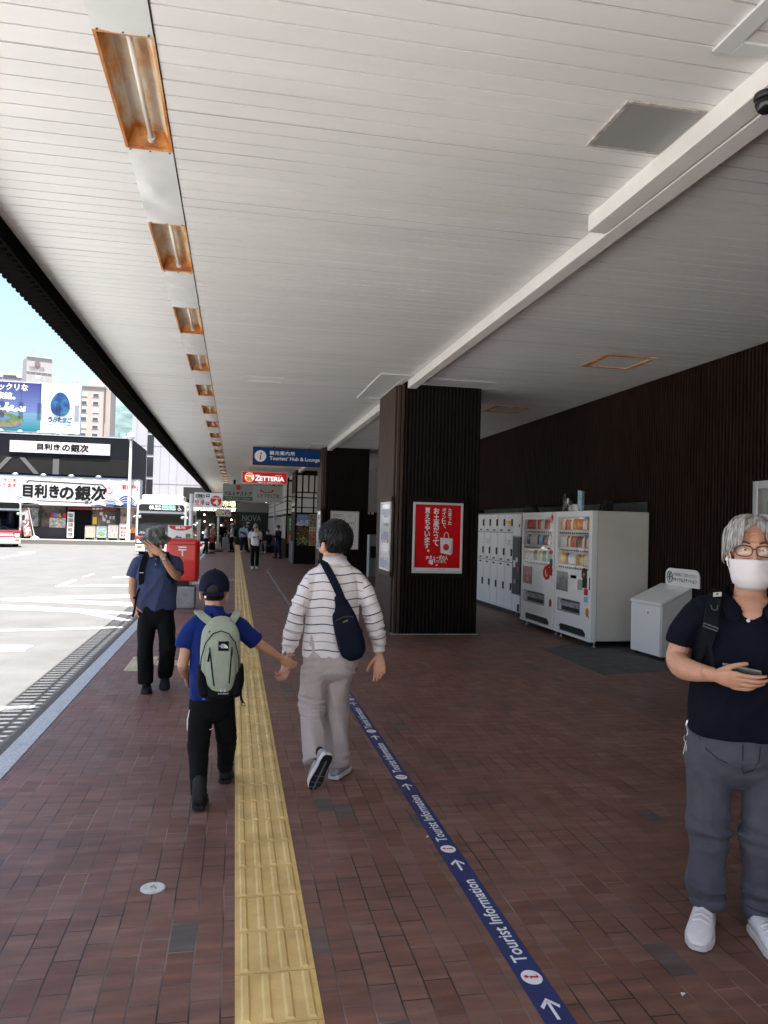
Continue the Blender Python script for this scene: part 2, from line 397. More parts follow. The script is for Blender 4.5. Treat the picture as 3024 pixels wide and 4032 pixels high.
planks('ceiling', -1.70, LX0, -2.6, 60)
planks('ceiling', LX1, 2.50, -2.6, 60)
planks('ceiling', 2.62, 5.87, -2.6, 60)
mb = MB(); mb.box(-1.735, 12, -2.6, 60, HC+.12, HC+.34); mb.build('roof', M('roof_dark', (.05,.05,.05), .9), canopy)
mb = MB(); mb.box(-1.745, -1.70, -2.6, 60, HC-.012, HC+.1); mb.build('edge_trim', trim_white, canopy)
mb = MB(); mb.box(LX1, LX1+.008, -2.6, 60, HC-.002, HC+.02); mb.build('dark_joint', M('joint_black', (.02,.018,.016), .8), canopy)
# the slatted eave: blades across the edge, with two rails
mb = MB(); y = -2.6
while y < 59.9:
    mb.box(-2.07, -1.75, y, y+.066, HC-.10, HC+.0); y += .1425
mb.box(-1.875,-1.835,-2.6,60,HC-.04,HC+.02); mb.box(-2.072,-2.05,-2.6,60,HC-.03,HC+.02); mb.box(-1.765,-1.748,-2.6,60,HC-.158,HC+.11)
mb.build('eave_slats', M('eave_black', (.0022,.0018,.0016), .9, spec=.02), canopy)
# light channel beams (long white channels between the pillars)
for a, b in ((-2.5,1.4),(3.05,11.3),(13.1,21.6),(23.1,31.7),(34.1,36.9)):
    mb = MB(); mb.box(2.505, 2.63, a, b, HC-.112, HC+.02)
    mb.box(2.502, 2.633, b-.16, b+.003, HC-.116, HC-.0)
    mb.build('light_channel', trim_white, canopy, bevel=.006)

# recessed tube lights in the strip, with white cover sheets between them
rust = None
def rust_metal():
    m, nt, b = nodes('rusty_enamel'); L = nt.links.new
    tc = N(nt, 'ShaderNodeTexCoord'); oi = N(nt, 'ShaderNodeObjectInfo')
    ad = N(nt, 'ShaderNodeVectorMath', operation='ADD'); L(tc.outputs['Object'], ad.inputs[0]); L(oi.outputs['Random'], ad.inputs[1])
    mp = N(nt, 'ShaderNodeMapping'); mp.inputs['Scale'].default_value = (1,.35,1); L(ad.outputs[0], mp.inputs[0])
    nz = N(nt, 'ShaderNodeTexNoise', i_Scale=9.0, i_Detail=6.0, i_Roughness=.7); L(mp.outputs[0], nz.inputs['Vector'])
    at = N(nt, 'ShaderNodeAttribute', attribute_name='rust')
    s = N(nt, 'ShaderNodeMath', operation='MULTIPLY_ADD', i_1=.62); L(at.outputs['Fac'], s.inputs[0]); L(nz.outputs['Fac'], s.inputs[2])
    rp = ramp(nt, [(.5,(.66,.62,.55)),(.62,(.60,.46,.30)),(.76,(.56,.21,.03)),(.97,(.24,.075,.018))]); L(s.outputs[0], rp.inputs[0]); L(rp.outputs[0], b.inputs['Base Color'])
    b.inputs['Roughness'].default_value = .5
    return m
rusty = rust_metal()
def paint_rust(o, fn):
    me = o.data; a = me.attributes.new('rust', 'FLOAT', 'POINT')
    a.data.foreach_set('value', [fn(v.co) for v in me.vertices])
def tube_light():
    t = thing('recessed_light', '', 'ceiling light', (0,0,HC))
    w = (LX1-LX0)/2; l = .555
    mb = MB()
    # tray: rim, sloped sides, flat back, built as grids so the rust can follow the edges
    def strip(a0, a1, b0, b1, n=10):
        for i in range(n):
            f, g = i/n, (i+1)/n
            mb.quad(V(a0).lerp(V(a1),f), V(a0).lerp(V(a1),g), V(b0).lerp(V(b1),g), V(b0).lerp(V(b1),f))
    z1 = .095; iw = w-.055; il = l-.06
    strip((-w,-l,0),(-w,l,0),(-iw,-il,z1),(-iw,il,z1)); strip((w,l,0),(w,-l,0),(iw,il,z1),(iw,-il,z1))
    strip((-w,l,0),(w,l,0),(-iw,il,z1),(iw,il,z1),4); strip((w,-l,0),(-w,-l,0),(iw,-il,z1),(-iw,-il,z1),4)
    for q in range(3): strip((-iw+q*2*iw/3,-il,z1),(-iw+q*2*iw/3,il,z1),(-iw+(q+1)*2*iw/3,-il,z1),(-iw+(q+1)*2*iw/3,il,z1))
    hz = mb.build('housing', rusty, t, world=False)
    paint_rust(hz, lambda c: (.42 if c.z < .01 else .08) + .28*max(0, (abs(c.y)-.42)/.12))
    mb = MB()
    mb.box(-w-.004,-w+.012,-l,l,-.006,.004); mb.box(w-.012,w+.002,-l,l,-.006,.004); mb.box(-w+.012,w-.012,-l-.004,-l+.012,-.006,.004); mb.box(-w+.012,w-.012,l-.012,l+.004,-.006,.004)
    rm = mb.build('rim', rusty, t, world=False); paint_rust(rm, lambda c: .34+.2*(c.x < 0))
    mb = MB(); mb.cyl((.012,-.5,.045),(.012,.5,.045),.0145); mb.build('tube', M('tube_off', (.70,.68,.64), .3), t, smooth=True, world=False)
    for g in (-1,1):
        mb = MB(); mb.cyl((.012,g*.49,.045),(.012,g*.525,.045),.024,n=12); mb.box(.0,.024,g*.505-.012,g*.505+.012,.045,.095)
        mb.build('socket', M('socket_cream', (.55,.52,.47), .5), t, world=False)
    mb = MB()
    for g in (-1,1):
        for xx in (-w+.02, 0, w-.02): mb.sph((xx,g*(l+.012),-.008),(.006,.006,.004),6)
    mb.build_each('screw', M('screw_dark', (.06,.05,.045), .6), t, world=False)
    return t
def cover_sheet(seed):
    random.seed(seed); mb = MB(); nx, ny = 6, 16
    w0, w1 = LX0-.003, LX1
    amp = .0035
    P = [[(w0+(w1-w0)*i/nx, -.58+1.16*j/ny, -.004-abs(math.sin(PI*i/nx))*amp*(noise.noise(V((i*.12+seed*3.1, j*.42, seed)))*1.6+.4)) for i in range(nx+1)] for j in range(ny+1)]
    for j in range(ny):
        for i in range(nx): mb.quad(P[j][i], P[j+1][i], P[j+1][i+1], P[j][i+1])
    return mb
sheet_mat = M('cover_sheet', (.66,.68,.68), .16, var=(3,.04), spec=.6)
ORD = 'first second third fourth fifth sixth seventh eighth ninth tenth eleventh twelfth thirteenth fourteenth fifteenth sixteenth seventeenth eighteenth nineteenth twentieth twenty-first twenty-second'.split()
LC = (LX0+LX1)/2
proto = tube_light()
for k in range(22):
    t = proto if k == 0 else copy_tree(proto)
    t.location = (LC, 4.165+k*2.27, HC)
    t['label'] = f'rusty recessed tube light, {ORD[k]} from the camera in the ceiling strip'; t['group'] = 'recessed lights in the ceiling strip'
for k in range(-1, 22):
    mb = cover_sheet(k+3); o = mb.build('cover_sheet', sheet_mat, smooth=True, norm=False); o.location = (0, 5.30+k*2.27, HC)
    tag(o, (f'glossy white cover sheet past the {ORD[k]} rusty tube light in the ceiling strip' if k >= 0 else 'white cover sheet at the top of the photo, before the first rusty tube light'), 'cover sheet', 'cover sheets between the tube lights')
random.seed(11)
# two panels either end of the row keep the strip shut
mb = MB(); mb.box(LX0, LX1, -2.6, 1.9, HC-.004, HC+.02); mb.box(LX0, LX1, 55.2, 60, HC-.004, HC+.02); mb.box(LX0,LX1,-2.6,60,HC+.098,HC+.118); mb.build('strip_backing', trim_white, canopy)

# square access panel, grey
t = thing('access_panel', 'dull grey square access panel in the ceiling beside the white light box', 'ceiling panel', (2.11, 3.81, HC))
mb = MB(); mb.box(1.925,2.35,3.60,4.03,HC-.006,HC+.01); mb.build('panel', M('panel_grey', (.27,.27,.265), .45, var=(2,.08)), t)
mb = MB(); mb.box(1.90,1.923,3.58,4.05,HC-.009,HC+.008); mb.box(1.925,2.35,3.578,3.598,HC-.007,HC+.008); mb.box(1.925,2.35,4.032,4.052,HC-.007,HC+.008); mb.build('frame', M('panel_frame', (.42,.39,.36), .5, var=(25,.4)), t)
# light box alongside the channel and dome camera under its near end
mb = MB(); mb.box(2.362,2.49,3.08,4.98,HC-.112,HC+.01)
tag(mb.build('light_box', trim_white, bevel=.005), 'white box light fitting fixed beside the long ceiling channel, near the top right corner', 'light fitting')
t = thing('dome_camera', 'black dome security camera under the near end of the white ceiling channel', 'camera', (2.405,3.20,HC-.112))
mb = MB(); mb.lathe([(.052,0),(.055,-.02),(.05,-.03)], (2.405,3.20,HC-.112), 20); mb.build('mount', black_plastic, t, smooth=True)
mb = MB(); mb.lathe([(.048,-.03),(.047,-.055),(.036,-.08),(.018,-.092),(.001,-.095)], (2.405,3.20,HC-.112), 20); mb.build('dome', M('dome_black', (.008,.008,.01), .12), t, smooth=True)
# square downlights with rusty frames over the inner aisle
def square_light(x0, x1, y0, y1, label):
    t = thing('square_light', label, 'ceiling light', ((x0+x1)/2, (y0+y1)/2, HC), 'square downlights over the inner aisle')
    mb = MB(); f = .055
    for a in ((x0,x0+f,y0,y1),(x1-f,x1,y0,y1),(x0+f,x1-f,y0,y0+f),(x0+f,x1-f,y1-f,y1)): mb.box(*a, HC-.012, HC+.0)
    o = mb.build('frame', rusty, t); paint_rust(o, lambda c: .30 if c.x > x0+.1 else .5)
    mb = MB(); mb.box(x0+f,x1-f,y0+f,y1-f,HC-.003,HC+.004); mb.build('diffuser', M('diffuser', (.82,.82,.80), .2), t)
square_light(4.47,5.15,8.8,9.53,'square downlight with orange rusty frame in the ceiling before the vending machines')
square_light(4.5,5.15,13.1,13.75,'square downlight half hidden by the dark pillar, over the lockers')
# louvred hatches round the heads of the pillars
lou = M('hatch_white', (.60,.62,.62), .5)
def hatch(y0, y1, label, x0=2.0, x1=2.47):
    t = thing('ceiling_hatch', label, 'ceiling hatch', ((x0+x1)/2,(y0+y1)/2,HC), 'white hatches beside the pillar heads')
    mb = MB(); f = .09
    for a in ((x0,x0+f,y0,y1),(x1-f,x1,y0,y1),(x0+f,x1-f,y0,y0+f),(x0+f,x1-f,y1-f,y1)): mb.box(*a, HC-.016, HC-.001)
    mb.build('frame', lou, t, bevel=.003)
    mb = MB(); n = int((y1-y0-2*f)/.14)
    for k in range(n):
        a = y0+f+k*.14; mb.box(x0+f,x1-f,a,a+.128,HC-.008,HC-.001)
    mb.build('panel', lou, t)
hatch(1.3,3.11,'white panelled ceiling hatch cut off by the top right corner of the photo',2.06,2.40)
hatch(10.85,13.1,'white panelled ceiling hatch beside the head of the near dark pillar')
hatch(20.9,23.0,'white panelled ceiling hatch beside the head of the pillar with the safety notice')
mb = MB()
for p in ((2.75,11.0,3.8,11.4),): mb.box(p[0],p[2],p[1],p[3],HC-.01,HC-.001)
tag(mb.build('ceiling_hatch', lou), 'flat white ceiling plate over the front face of the near pillar', 'ceiling hatch')
# thin slot outlines in the ceiling
def slot(x0,x1,y0,y1,label):
    mb = MB(); g = .012
    for a in ((x0,x1,y0,y0+g),(x0,x1,y1-g,y1),(x0,x0+g,y0+g,y1-g),(x1-g,x1,y0+g,y1-g)): mb.box(*a, HC-.006, HC-.0005)
    tag(mb.build('slot_cover', trim_white), label, 'ceiling slot', 'thin slot covers in the ceiling')
slot(.09,.665,11.7,12.1,'thin outlined slot cover in the ceiling between the tube lights and the near pillar')
slot(.35,1.2,21.0,21.5,'thin outlined slot cover in the ceiling before the blue hanging sign')

# ---------------------------------------------------------------- pillars
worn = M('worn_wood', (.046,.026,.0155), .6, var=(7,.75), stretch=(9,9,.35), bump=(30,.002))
pframe = M('poster_frame', (.60,.60,.60), .35, metal=.6)
def pillar(y0, y1, label):
    x0, x1 = 2.42, 3.755
    t = thing('pillar', label, 'pillar', ((x0+x1)/2,(y0+y1)/2,0), 'dark slatted pillars along the walkway')
    mb = MB(); mb.box(x0+.06,x1-.03,y0+.03,y1-.03,0,HC); mb.box(x0+.0,x0+.06,y0+.1,y1-.005,0,HC); mb.build('core', dark_wood, t)
    # slats: front, back, right in dark wood, the side to the road worn brown
    mb = MB(); n = 21; a0 = x0+.115; a1 = x1-.01
    for i in range(n):
        c = a0+(a1-a0)*(i+.5)/n; r = .021
        for (yy, s) in ((y0+.03,-1),(y1-.03,1)):
            pts = [(c+r*math.cos(q), yy+s*.030*math.sin(q)) for q in [PI*k/5 for k in range(6)]]
            mb.prism(pts, (0,0,.0), X_, Y_, HC-.001)
    m = 20
    for i in range(m):
        c = y0+.02+(y1-y0-.04)*(i+.5)/m; mb.box(x1-.032,x1,c-.02,c+.02,0,HC-.001)
    mb.build('slat_cladding', dark_wood, t)
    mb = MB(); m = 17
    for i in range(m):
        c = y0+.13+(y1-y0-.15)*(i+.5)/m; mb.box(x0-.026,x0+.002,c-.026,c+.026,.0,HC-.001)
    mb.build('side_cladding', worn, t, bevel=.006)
    mb = MB(); mb.box(x0+.0,x0+.045,y0+.03,y0+.095,0,HC-.002); mb.box(x0+.055,x0+.095,y0-.0,y0+.03,0,HC-.002); mb.build('corner_trim', worn, t, bevel=.004)
    mb = MB(); mb.box(x0-.02,x1+.02,y0-.03,y1+.03,0,.012); mb.build('plinth', concrete, t)
pillar(1.5,2.95,'dark slatted pillar just beyond the right edge, behind the man with the phone')
pillar(11.55,13.05,'near dark slatted pillar with the red poster on its front')
pillar(21.8,23.05,'dark slatted pillar further on with the white safety notice')
def frame_on(parent, x0, x1, z0, z1, y, w=.035, m=pframe, face=0):
    mb = MB(); d = .03
    mb.box(x0,x1,y-d,y,z0,z0+w); mb.box(x0,x1,y-d,y,z1-w,z1); mb.box(x0,x0+w,y-d,y,z0+w,z1-w); mb.box(x1-w,x1,y-d,y,z0+w,z1-w)
    return mb.build('frame', m, parent, bevel=.004)
# red poster
py = 11.515
t = thing('red_poster', 'framed red poster with white Japanese writing and a paper bag on it', 'poster', (3.08, py, .95))
mb = MB(); mb.box(2.60,3.56,py-.004,py+.03,.88,2.12); mb.build('backing', dark_wood, t)
frame_on(t, 2.68, 3.475, .95, 2.04, py-.006)
mb = MB(); mb.box(2.71,3.445,py-.022,py-.006,1.035,2.008); mb.box(2.712,3.443,py-.02,py-.006,.985,1.033,1)
mb.build('sheet', [M('poster_red', (.56,.004,.008), .4, spec=.15), M('poster_white', (.72,.71,.70), .4)], t)
yy = py-.0225
mb = MB()
write(mb,'買えちゃいます。',(2.865,yy,1.235),X_,Z_,.085,.725,vertical=True,bold=.03)
write(mb,'お土産だって',(3.0,yy,1.37),X_,Z_,.095,.59,vertical=True,bold=.03)
write(mb,'ポイントで、',(3.135,yy,1.62),X_,Z_,.068,.34,vertical=True,bold=.02)
write(mb,'たまった',(3.235,yy,1.70),X_,Z_,.058,.26,vertical=True,bold=.02)
for b_, o_, w_, h_ in (('JR',(2.895,1.165),.05,.045),('キューポの人',(2.955,1.155),.29,.075),('増',(2.94,1.085),.07,.075),('えています。',(3.02,1.11),.2,.045),('JR',(3.055,1.06),.035,.028)):
    write(mb,b_,(o_[0],yy,o_[1]),X_,Z_,w_,h_,bold=.03)
mb.build('lettering', letter_white, t, norm=False)
mb = MB(); write(mb,'JR九州グループ',(2.93,py-.021,1.0),X_,Z_,.13,.014,bold=.01); write(mb,'JRキューポ',(3.09,py-.021,.996),X_,Z_,.11,.022,bold=.03); mb.build('small_print', letter_red, t, norm=False)
mb = MB(); mb.prism([(3.13,1.265),(3.285,1.235),(3.305,1.49),(3.115,1.50)],(0,yy,0),X_,Z_,.001); mb.prism([(3.287,1.235),(3.318,1.26),(3.322,1.485),(3.307,1.49)],(0,yy,0),X_,Z_,.0015,1)
mb.tube([(3.175,yy-.001,1.495),(3.185,yy-.001,1.56),(3.21,yy-.001,1.59),(3.24,yy-.001,1.57),(3.255,yy-.001,1.495)],.004,6)
mb.build('paper_bag_print', [M('poster_white'), M('bag_shade', (.45,.44,.44), .5)], t)
mb = MB(); mb.add([(3.213+.048*math.cos(a),yy-.004,1.355+.052*math.sin(a)) for a in [2*PI*k/24 for k in range(24)]],[tuple(range(24))]); mb.build('bag_emblem', letter_red, t, norm=False)
# side displays on the road side of the pillars
glassy = M('display_print', (.50,.51,.55), .12, var=(3.2,.65), stretch=(1,1.3,1), vcol2=(.68,.70,.76))
def side_display(y0, y1, label):
    t = thing('notice_case', label, 'notice case', (2.39,(y0+y1)/2,.95), 'notice cases on the road side of the pillars')
    mb = MB(); mb.box(2.352,2.393,y0-.06,y1+.06,.88,.955); mb.box(2.352,2.393,y0-.06,y1+.06,2.045,2.12); mb.box(2.37,2.396,y0-.06,y1+.06,.9,2.1); mb.build('wood_surround', worn, t)
    mb = MB(); w = .03
    for a in ((y0,y1,.96,.96+w),(y0,y1,2.04-w,2.04),(y0,y0+w,.96+w,2.04-w),(y1-w,y1,.96+w,2.04-w)): mb.box(2.345,2.369,*a)
    mb.build('frame', M('case_white', (.7,.7,.7), .4), t)
    mb = MB(); mb.box(2.36,2.369,y0+w,y1-w,.99,2.01); mb.build('notice', glassy, t)
    mb = MB()
    for k in range(7):
        z = 1.03+k*.135; mb.box(2.357,2.36,y0+.06+.05*(k%2),y1-.06-.08*(k%3),z,z+.09,k%3)
    mb.build('prints', [M('print_blue', (.25,.28,.40), .25), M('print_grey', (.5,.5,.52), .25), M('print_pale', (.72,.73,.76), .25)], t)
    mb = MB(); mb.sph((2.356,y0+.55,1.16),(.004,.035,.035),10); mb.build('yellow_print', M('print_yellow', (.7,.4,.02), .4), t)
side_display(11.66,12.44,'white framed notice case on the road side of the near pillar')
side_display(21.6,22.36,'white framed notice case on the road side of the second pillar, beside the striped man')
# white safety notice on pillar 2
py = 21.765
t = thing('safety_notice', 'white framed notice of small black figures behind the head of the striped man', 'notice', (3.05, py, .95))
mb = MB(); mb.box(2.58,3.56,py-.004,py+.03,.88,2.12); mb.build('backing', dark_wood, t)
frame_on(t, 2.66, 3.48, .96, 2.05, py-.006)
mb = MB(); mb.box(2.69,3.45,py-.02,py-.006,.99,2.02); mb.build('sheet', M('poster_white'), t)
mb = MB(); gy = py-.021
write(mb,'Sit down after',(2.74,gy,1.935),X_,Z_,.26,.03); write(mb,'for 5 minutes or so',(2.74,gy,1.89),X_,Z_,.28,.028)
write(mb,'Economy class',(3.16,gy,1.93),X_,Z_,.15,.025); write(mb,'syndrome',(3.16,gy,1.885),X_,Z_,.1,.025); write(mb,'ひざ',(3.37,gy,1.76),X_,Z_,.035,.12,vertical=True)
for k in range(7): mb.box(2.74,3.06-.02*(k%3),gy-.001,gy,1.60-k*.085,1.605-k*.085); mb.box(3.16,3.4-.03*(k%2),gy-.001,gy,1.62-k*.09,1.624-k*.09)
def figure(x, z, s, lean):
    mb.sph((x,gy,z+s),(s*.17,.001,s*.17),8)
    mb.prism([(-.12*s,0),(.14*s,0),(.14*s+lean,.78*s),(-.06*s+lean,.8*s)],(x,gy+.001,z),X_,Z_,.001); mb.prism([(-.35*s,-.4*s),(-.22*s,-.4*s),(.1*s,.12*s),(-.06*s,.12*s)],(x,gy+.001,z),X_,Z_,.001); mb.prism([(.2*s,-.4*s),(.32*s,-.4*s),(.14*s,.12*s),(.0*s,.12*s)],(x,gy+.001,z),X_,Z_,.001)
for k in range(5): figure(2.78+k*.072,1.79,.05,(k-2)*.006)
for k in range(3): figure(3.22+k*.05,1.69,.055,(k-1)*.008)
for k in range(2): figure(3.22+k*.08,1.53,.05,.012*(k-.5)); figure(3.27+k*.05,1.2,.05,0)
figure(2.8,1.2,.06,.01); figure(2.92,1.2,.06,-.01)
mb.build('print', letter_black, t, norm=False)

# ---------------------------------------------------------------- the slatted station wall
wall = thing('station_wall', 'tall dark brown slatted station wall along the right', 'wall', (6, 14, 0))
mb = MB(); mb.box(5.92,6.3,7.97,10.27,0,HC); mb.box(5.92,6.3,10.27,18.2,2.13,HC); mb.box(5.92,6.3,18.2,32,0,HC); mb.box(5.92,6.3,-2.6,6.6,0,HC); mb.box(5.92,6.3,6.6,7.97,2.3,HC)
mb.box(6.02,6.3,32,60,0,HC); mb.build('core', M('core_dark', (.010,.007,.006), .8), wall)
mb = MB(); y = -2.5
while y < 31.9:
    z0 = 2.135 if 10.24 < y < 18.2 else (2.3 if 6.55 < y < 7.98 else 0)
    mb.prism([(-.0,-.021),(-.034,-.014),(-.036,.014),(0,.021)], (5.921,y,z0), X_, Y_, HC-z0-.001); y += .0655
mb.build('slat_cladding', M('wall_slats', (.018,.0092,.0062), .6, spec=.12, var=(5,.6), stretch=(6,6,.4), bump=(30,.002)), wall)
mb = MB(); mb.box(6.04,6.28,10.28,18.19,0,2.125); mb.build('recess_back', M('recess_concrete', (.085,.085,.085), .85, var=(6,.4)), wall)
mb = MB(); mb.box(5.9,6.03,10.26,10.285,0,2.128); mb.build('recess_edge', dark_wood, wall)
# aluminium door at the far right
t = thing('station_door', 'grey aluminium framed door in the slatted wall at the right edge, behind the masked man', 'door', (5.95,7.3,0))
mb = MB()
for a in ((7.88,7.965,0,2.29),(6.62,6.70,0,2.29),(6.70,7.88,2.2,2.29),(6.70,7.88,0,.1)): mb.box(5.90,6.0,*a)
mb.build('frame', alu, t, bevel=.004)
mb = MB(); mb.box(5.955,5.975,6.7,7.88,.1,2.2); mb.build('leaf', M('door_grey', (.30,.295,.285), .4), t)
mb = MB(); mb.box(5.945,5.956,7.52,7.78,1.74,2.06); mb.build('notice', [M('notice_green', (.12,.3,.2), .5)], t)
# solid station block behind, above and at the far end
mb = MB(); mb.box(6.3,22,-2.6,60,-.1,9); tag(mb.build('station_building', M('render_grey', (.35,.34,.33), .8)), 'plain station building block rising behind the slatted wall', 'building')
# ================================================================ lockers, vending machines, recycling box
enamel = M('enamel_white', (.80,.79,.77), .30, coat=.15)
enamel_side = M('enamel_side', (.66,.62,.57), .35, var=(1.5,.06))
dark_gap = M('dark_gap', (.02,.02,.02), .7)
# coin lockers: front plane x = 5.33
lx = 5.33
t = thing('coin_lockers', 'bank of white coin lockers between the dark pillar and the vending machines', 'lockers', (5.6,16,0))
mb = MB(); mb.box(lx+.022, 5.9, 13.80, 18.2, .07, 1.985); mb.build('cabinet', M('locker_grey', (.33,.33,.33), .5), t)
mb = MB(); mb.box(lx+.05, 5.88, 13.82, 18.18, .0, .07); mb.build('plinth', dark_gap, t)
rows = ((1.60,1.955),(1.015,1.585),(.085,1.0))
lock_b = black_plastic
for c in range(9):
    y0 = 14.255 + c*.437; y1 = y0+.437
    for r_, (z0, z1) in enumerate(rows):
        mb = MB(); mb.box(lx, lx+.02, y0+.012, y1-.012, z0, z1); d = mb.build('door', enamel, t, bevel=.006)
        mb = MB(); mb.box(lx-.022, lx, y0+.018, y0+.062, z0+.10+(.28 if r_ == 2 else .02), z0+.24+(.28 if r_ == 2 else .02)); mb.build('lock', lock_b, d, bevel=.004)
        mb = MB(); mb.box(lx-.004, lx, y0+.16, y0+.29, (z1-.06 if r_ == 2 else z0+.02), (z1-.03 if r_ == 2 else z0+.05)); mb.build('number_plate', dark_gap, d)
        if (c, r_) in ((0,0),(0,1),(3,1)):
            mb = MB(); mb.box(lx-.0025, lx, y0+.09, y0+.36, z1-.35, z1-.08); q = mb.build('notice', M('notice_white', (.78,.78,.76), .5), d)
            mb = MB()
            if r_ == 0: mb.box(lx-.0035, lx-.002, y0+.09, y0+.36, z1-.20, z1-.13)
            for k in range(5): mb.box(lx-.0035, lx-.002, y0+.11, y0+.34-.04*(k%3), z1-.23-k*.022-(0 if r_ == 0 else -.08), z1-.222-k*.022-(0 if r_ == 0 else -.08), 1)
            mb.build('print', [M('notice_yellow', (.75,.45,.03), .5), M('notice_ink', (.25,.25,.25), .6)], q)
# payment column
mb = MB(); mb.box(lx+.0, lx+.02, 13.83, 14.245, 1.53, 1.955); d = mb.build('service_door', enamel, t, bevel=.006)
mb = MB(); mb.box(lx-.006, lx, 13.9, 13.93, 1.70, 1.76); mb.build('keyhole_plate', dark_gap, d)
mb = MB(); mb.box(lx-.004, lx+.02, 13.83, 14.245, .42, 1.51); d = mb.build('payment_panel', black_plastic, t, bevel=.006)
mb = MB(); mb.box(lx-.012,lx-.004,13.92,14.14,1.20,1.44); mb.build('screen', M('screen_off', (.10,.11,.12), .1), d)
mb = MB(); mb.box(lx-.02,lx-.004,13.94,14.02,1.03,1.12); mb.box(lx-.016,lx-.004,14.06,14.16,.93,1.06,1); mb.box(lx-.012,lx-.004,13.88,13.96,.86,.93,2); mb.box(lx-.03,lx-.004,13.96,14.1,.62,.70,3)
mb.build('coin_slots', [alu, letter_white, letter_red, M('slot_grey', (.2,.2,.2), .4)], d)
mb = MB(); mb.box(lx, lx+.02, 13.83, 14.245, .085, .40); d = mb.build('small_door', enamel, t, bevel=.006)
mb = MB(); mb.box(lx-.022, lx, 13.85, 13.9, .1, .24); mb.build('lock', lock_b, d, bevel=.004)
# a black bag lying on top of the lockers
mb = MB(); mb.tube([(5.55,13.55,1.99),(5.55,13.75,2.05),(5.56,14.1,2.06),(5.56,14.35,2.0)],[.03,.075,.08,.02],10); tag(mb.build('cloth_bundle', rubber, smooth=True), 'black cloth bundle lying on top of the lockers', 'bundle')

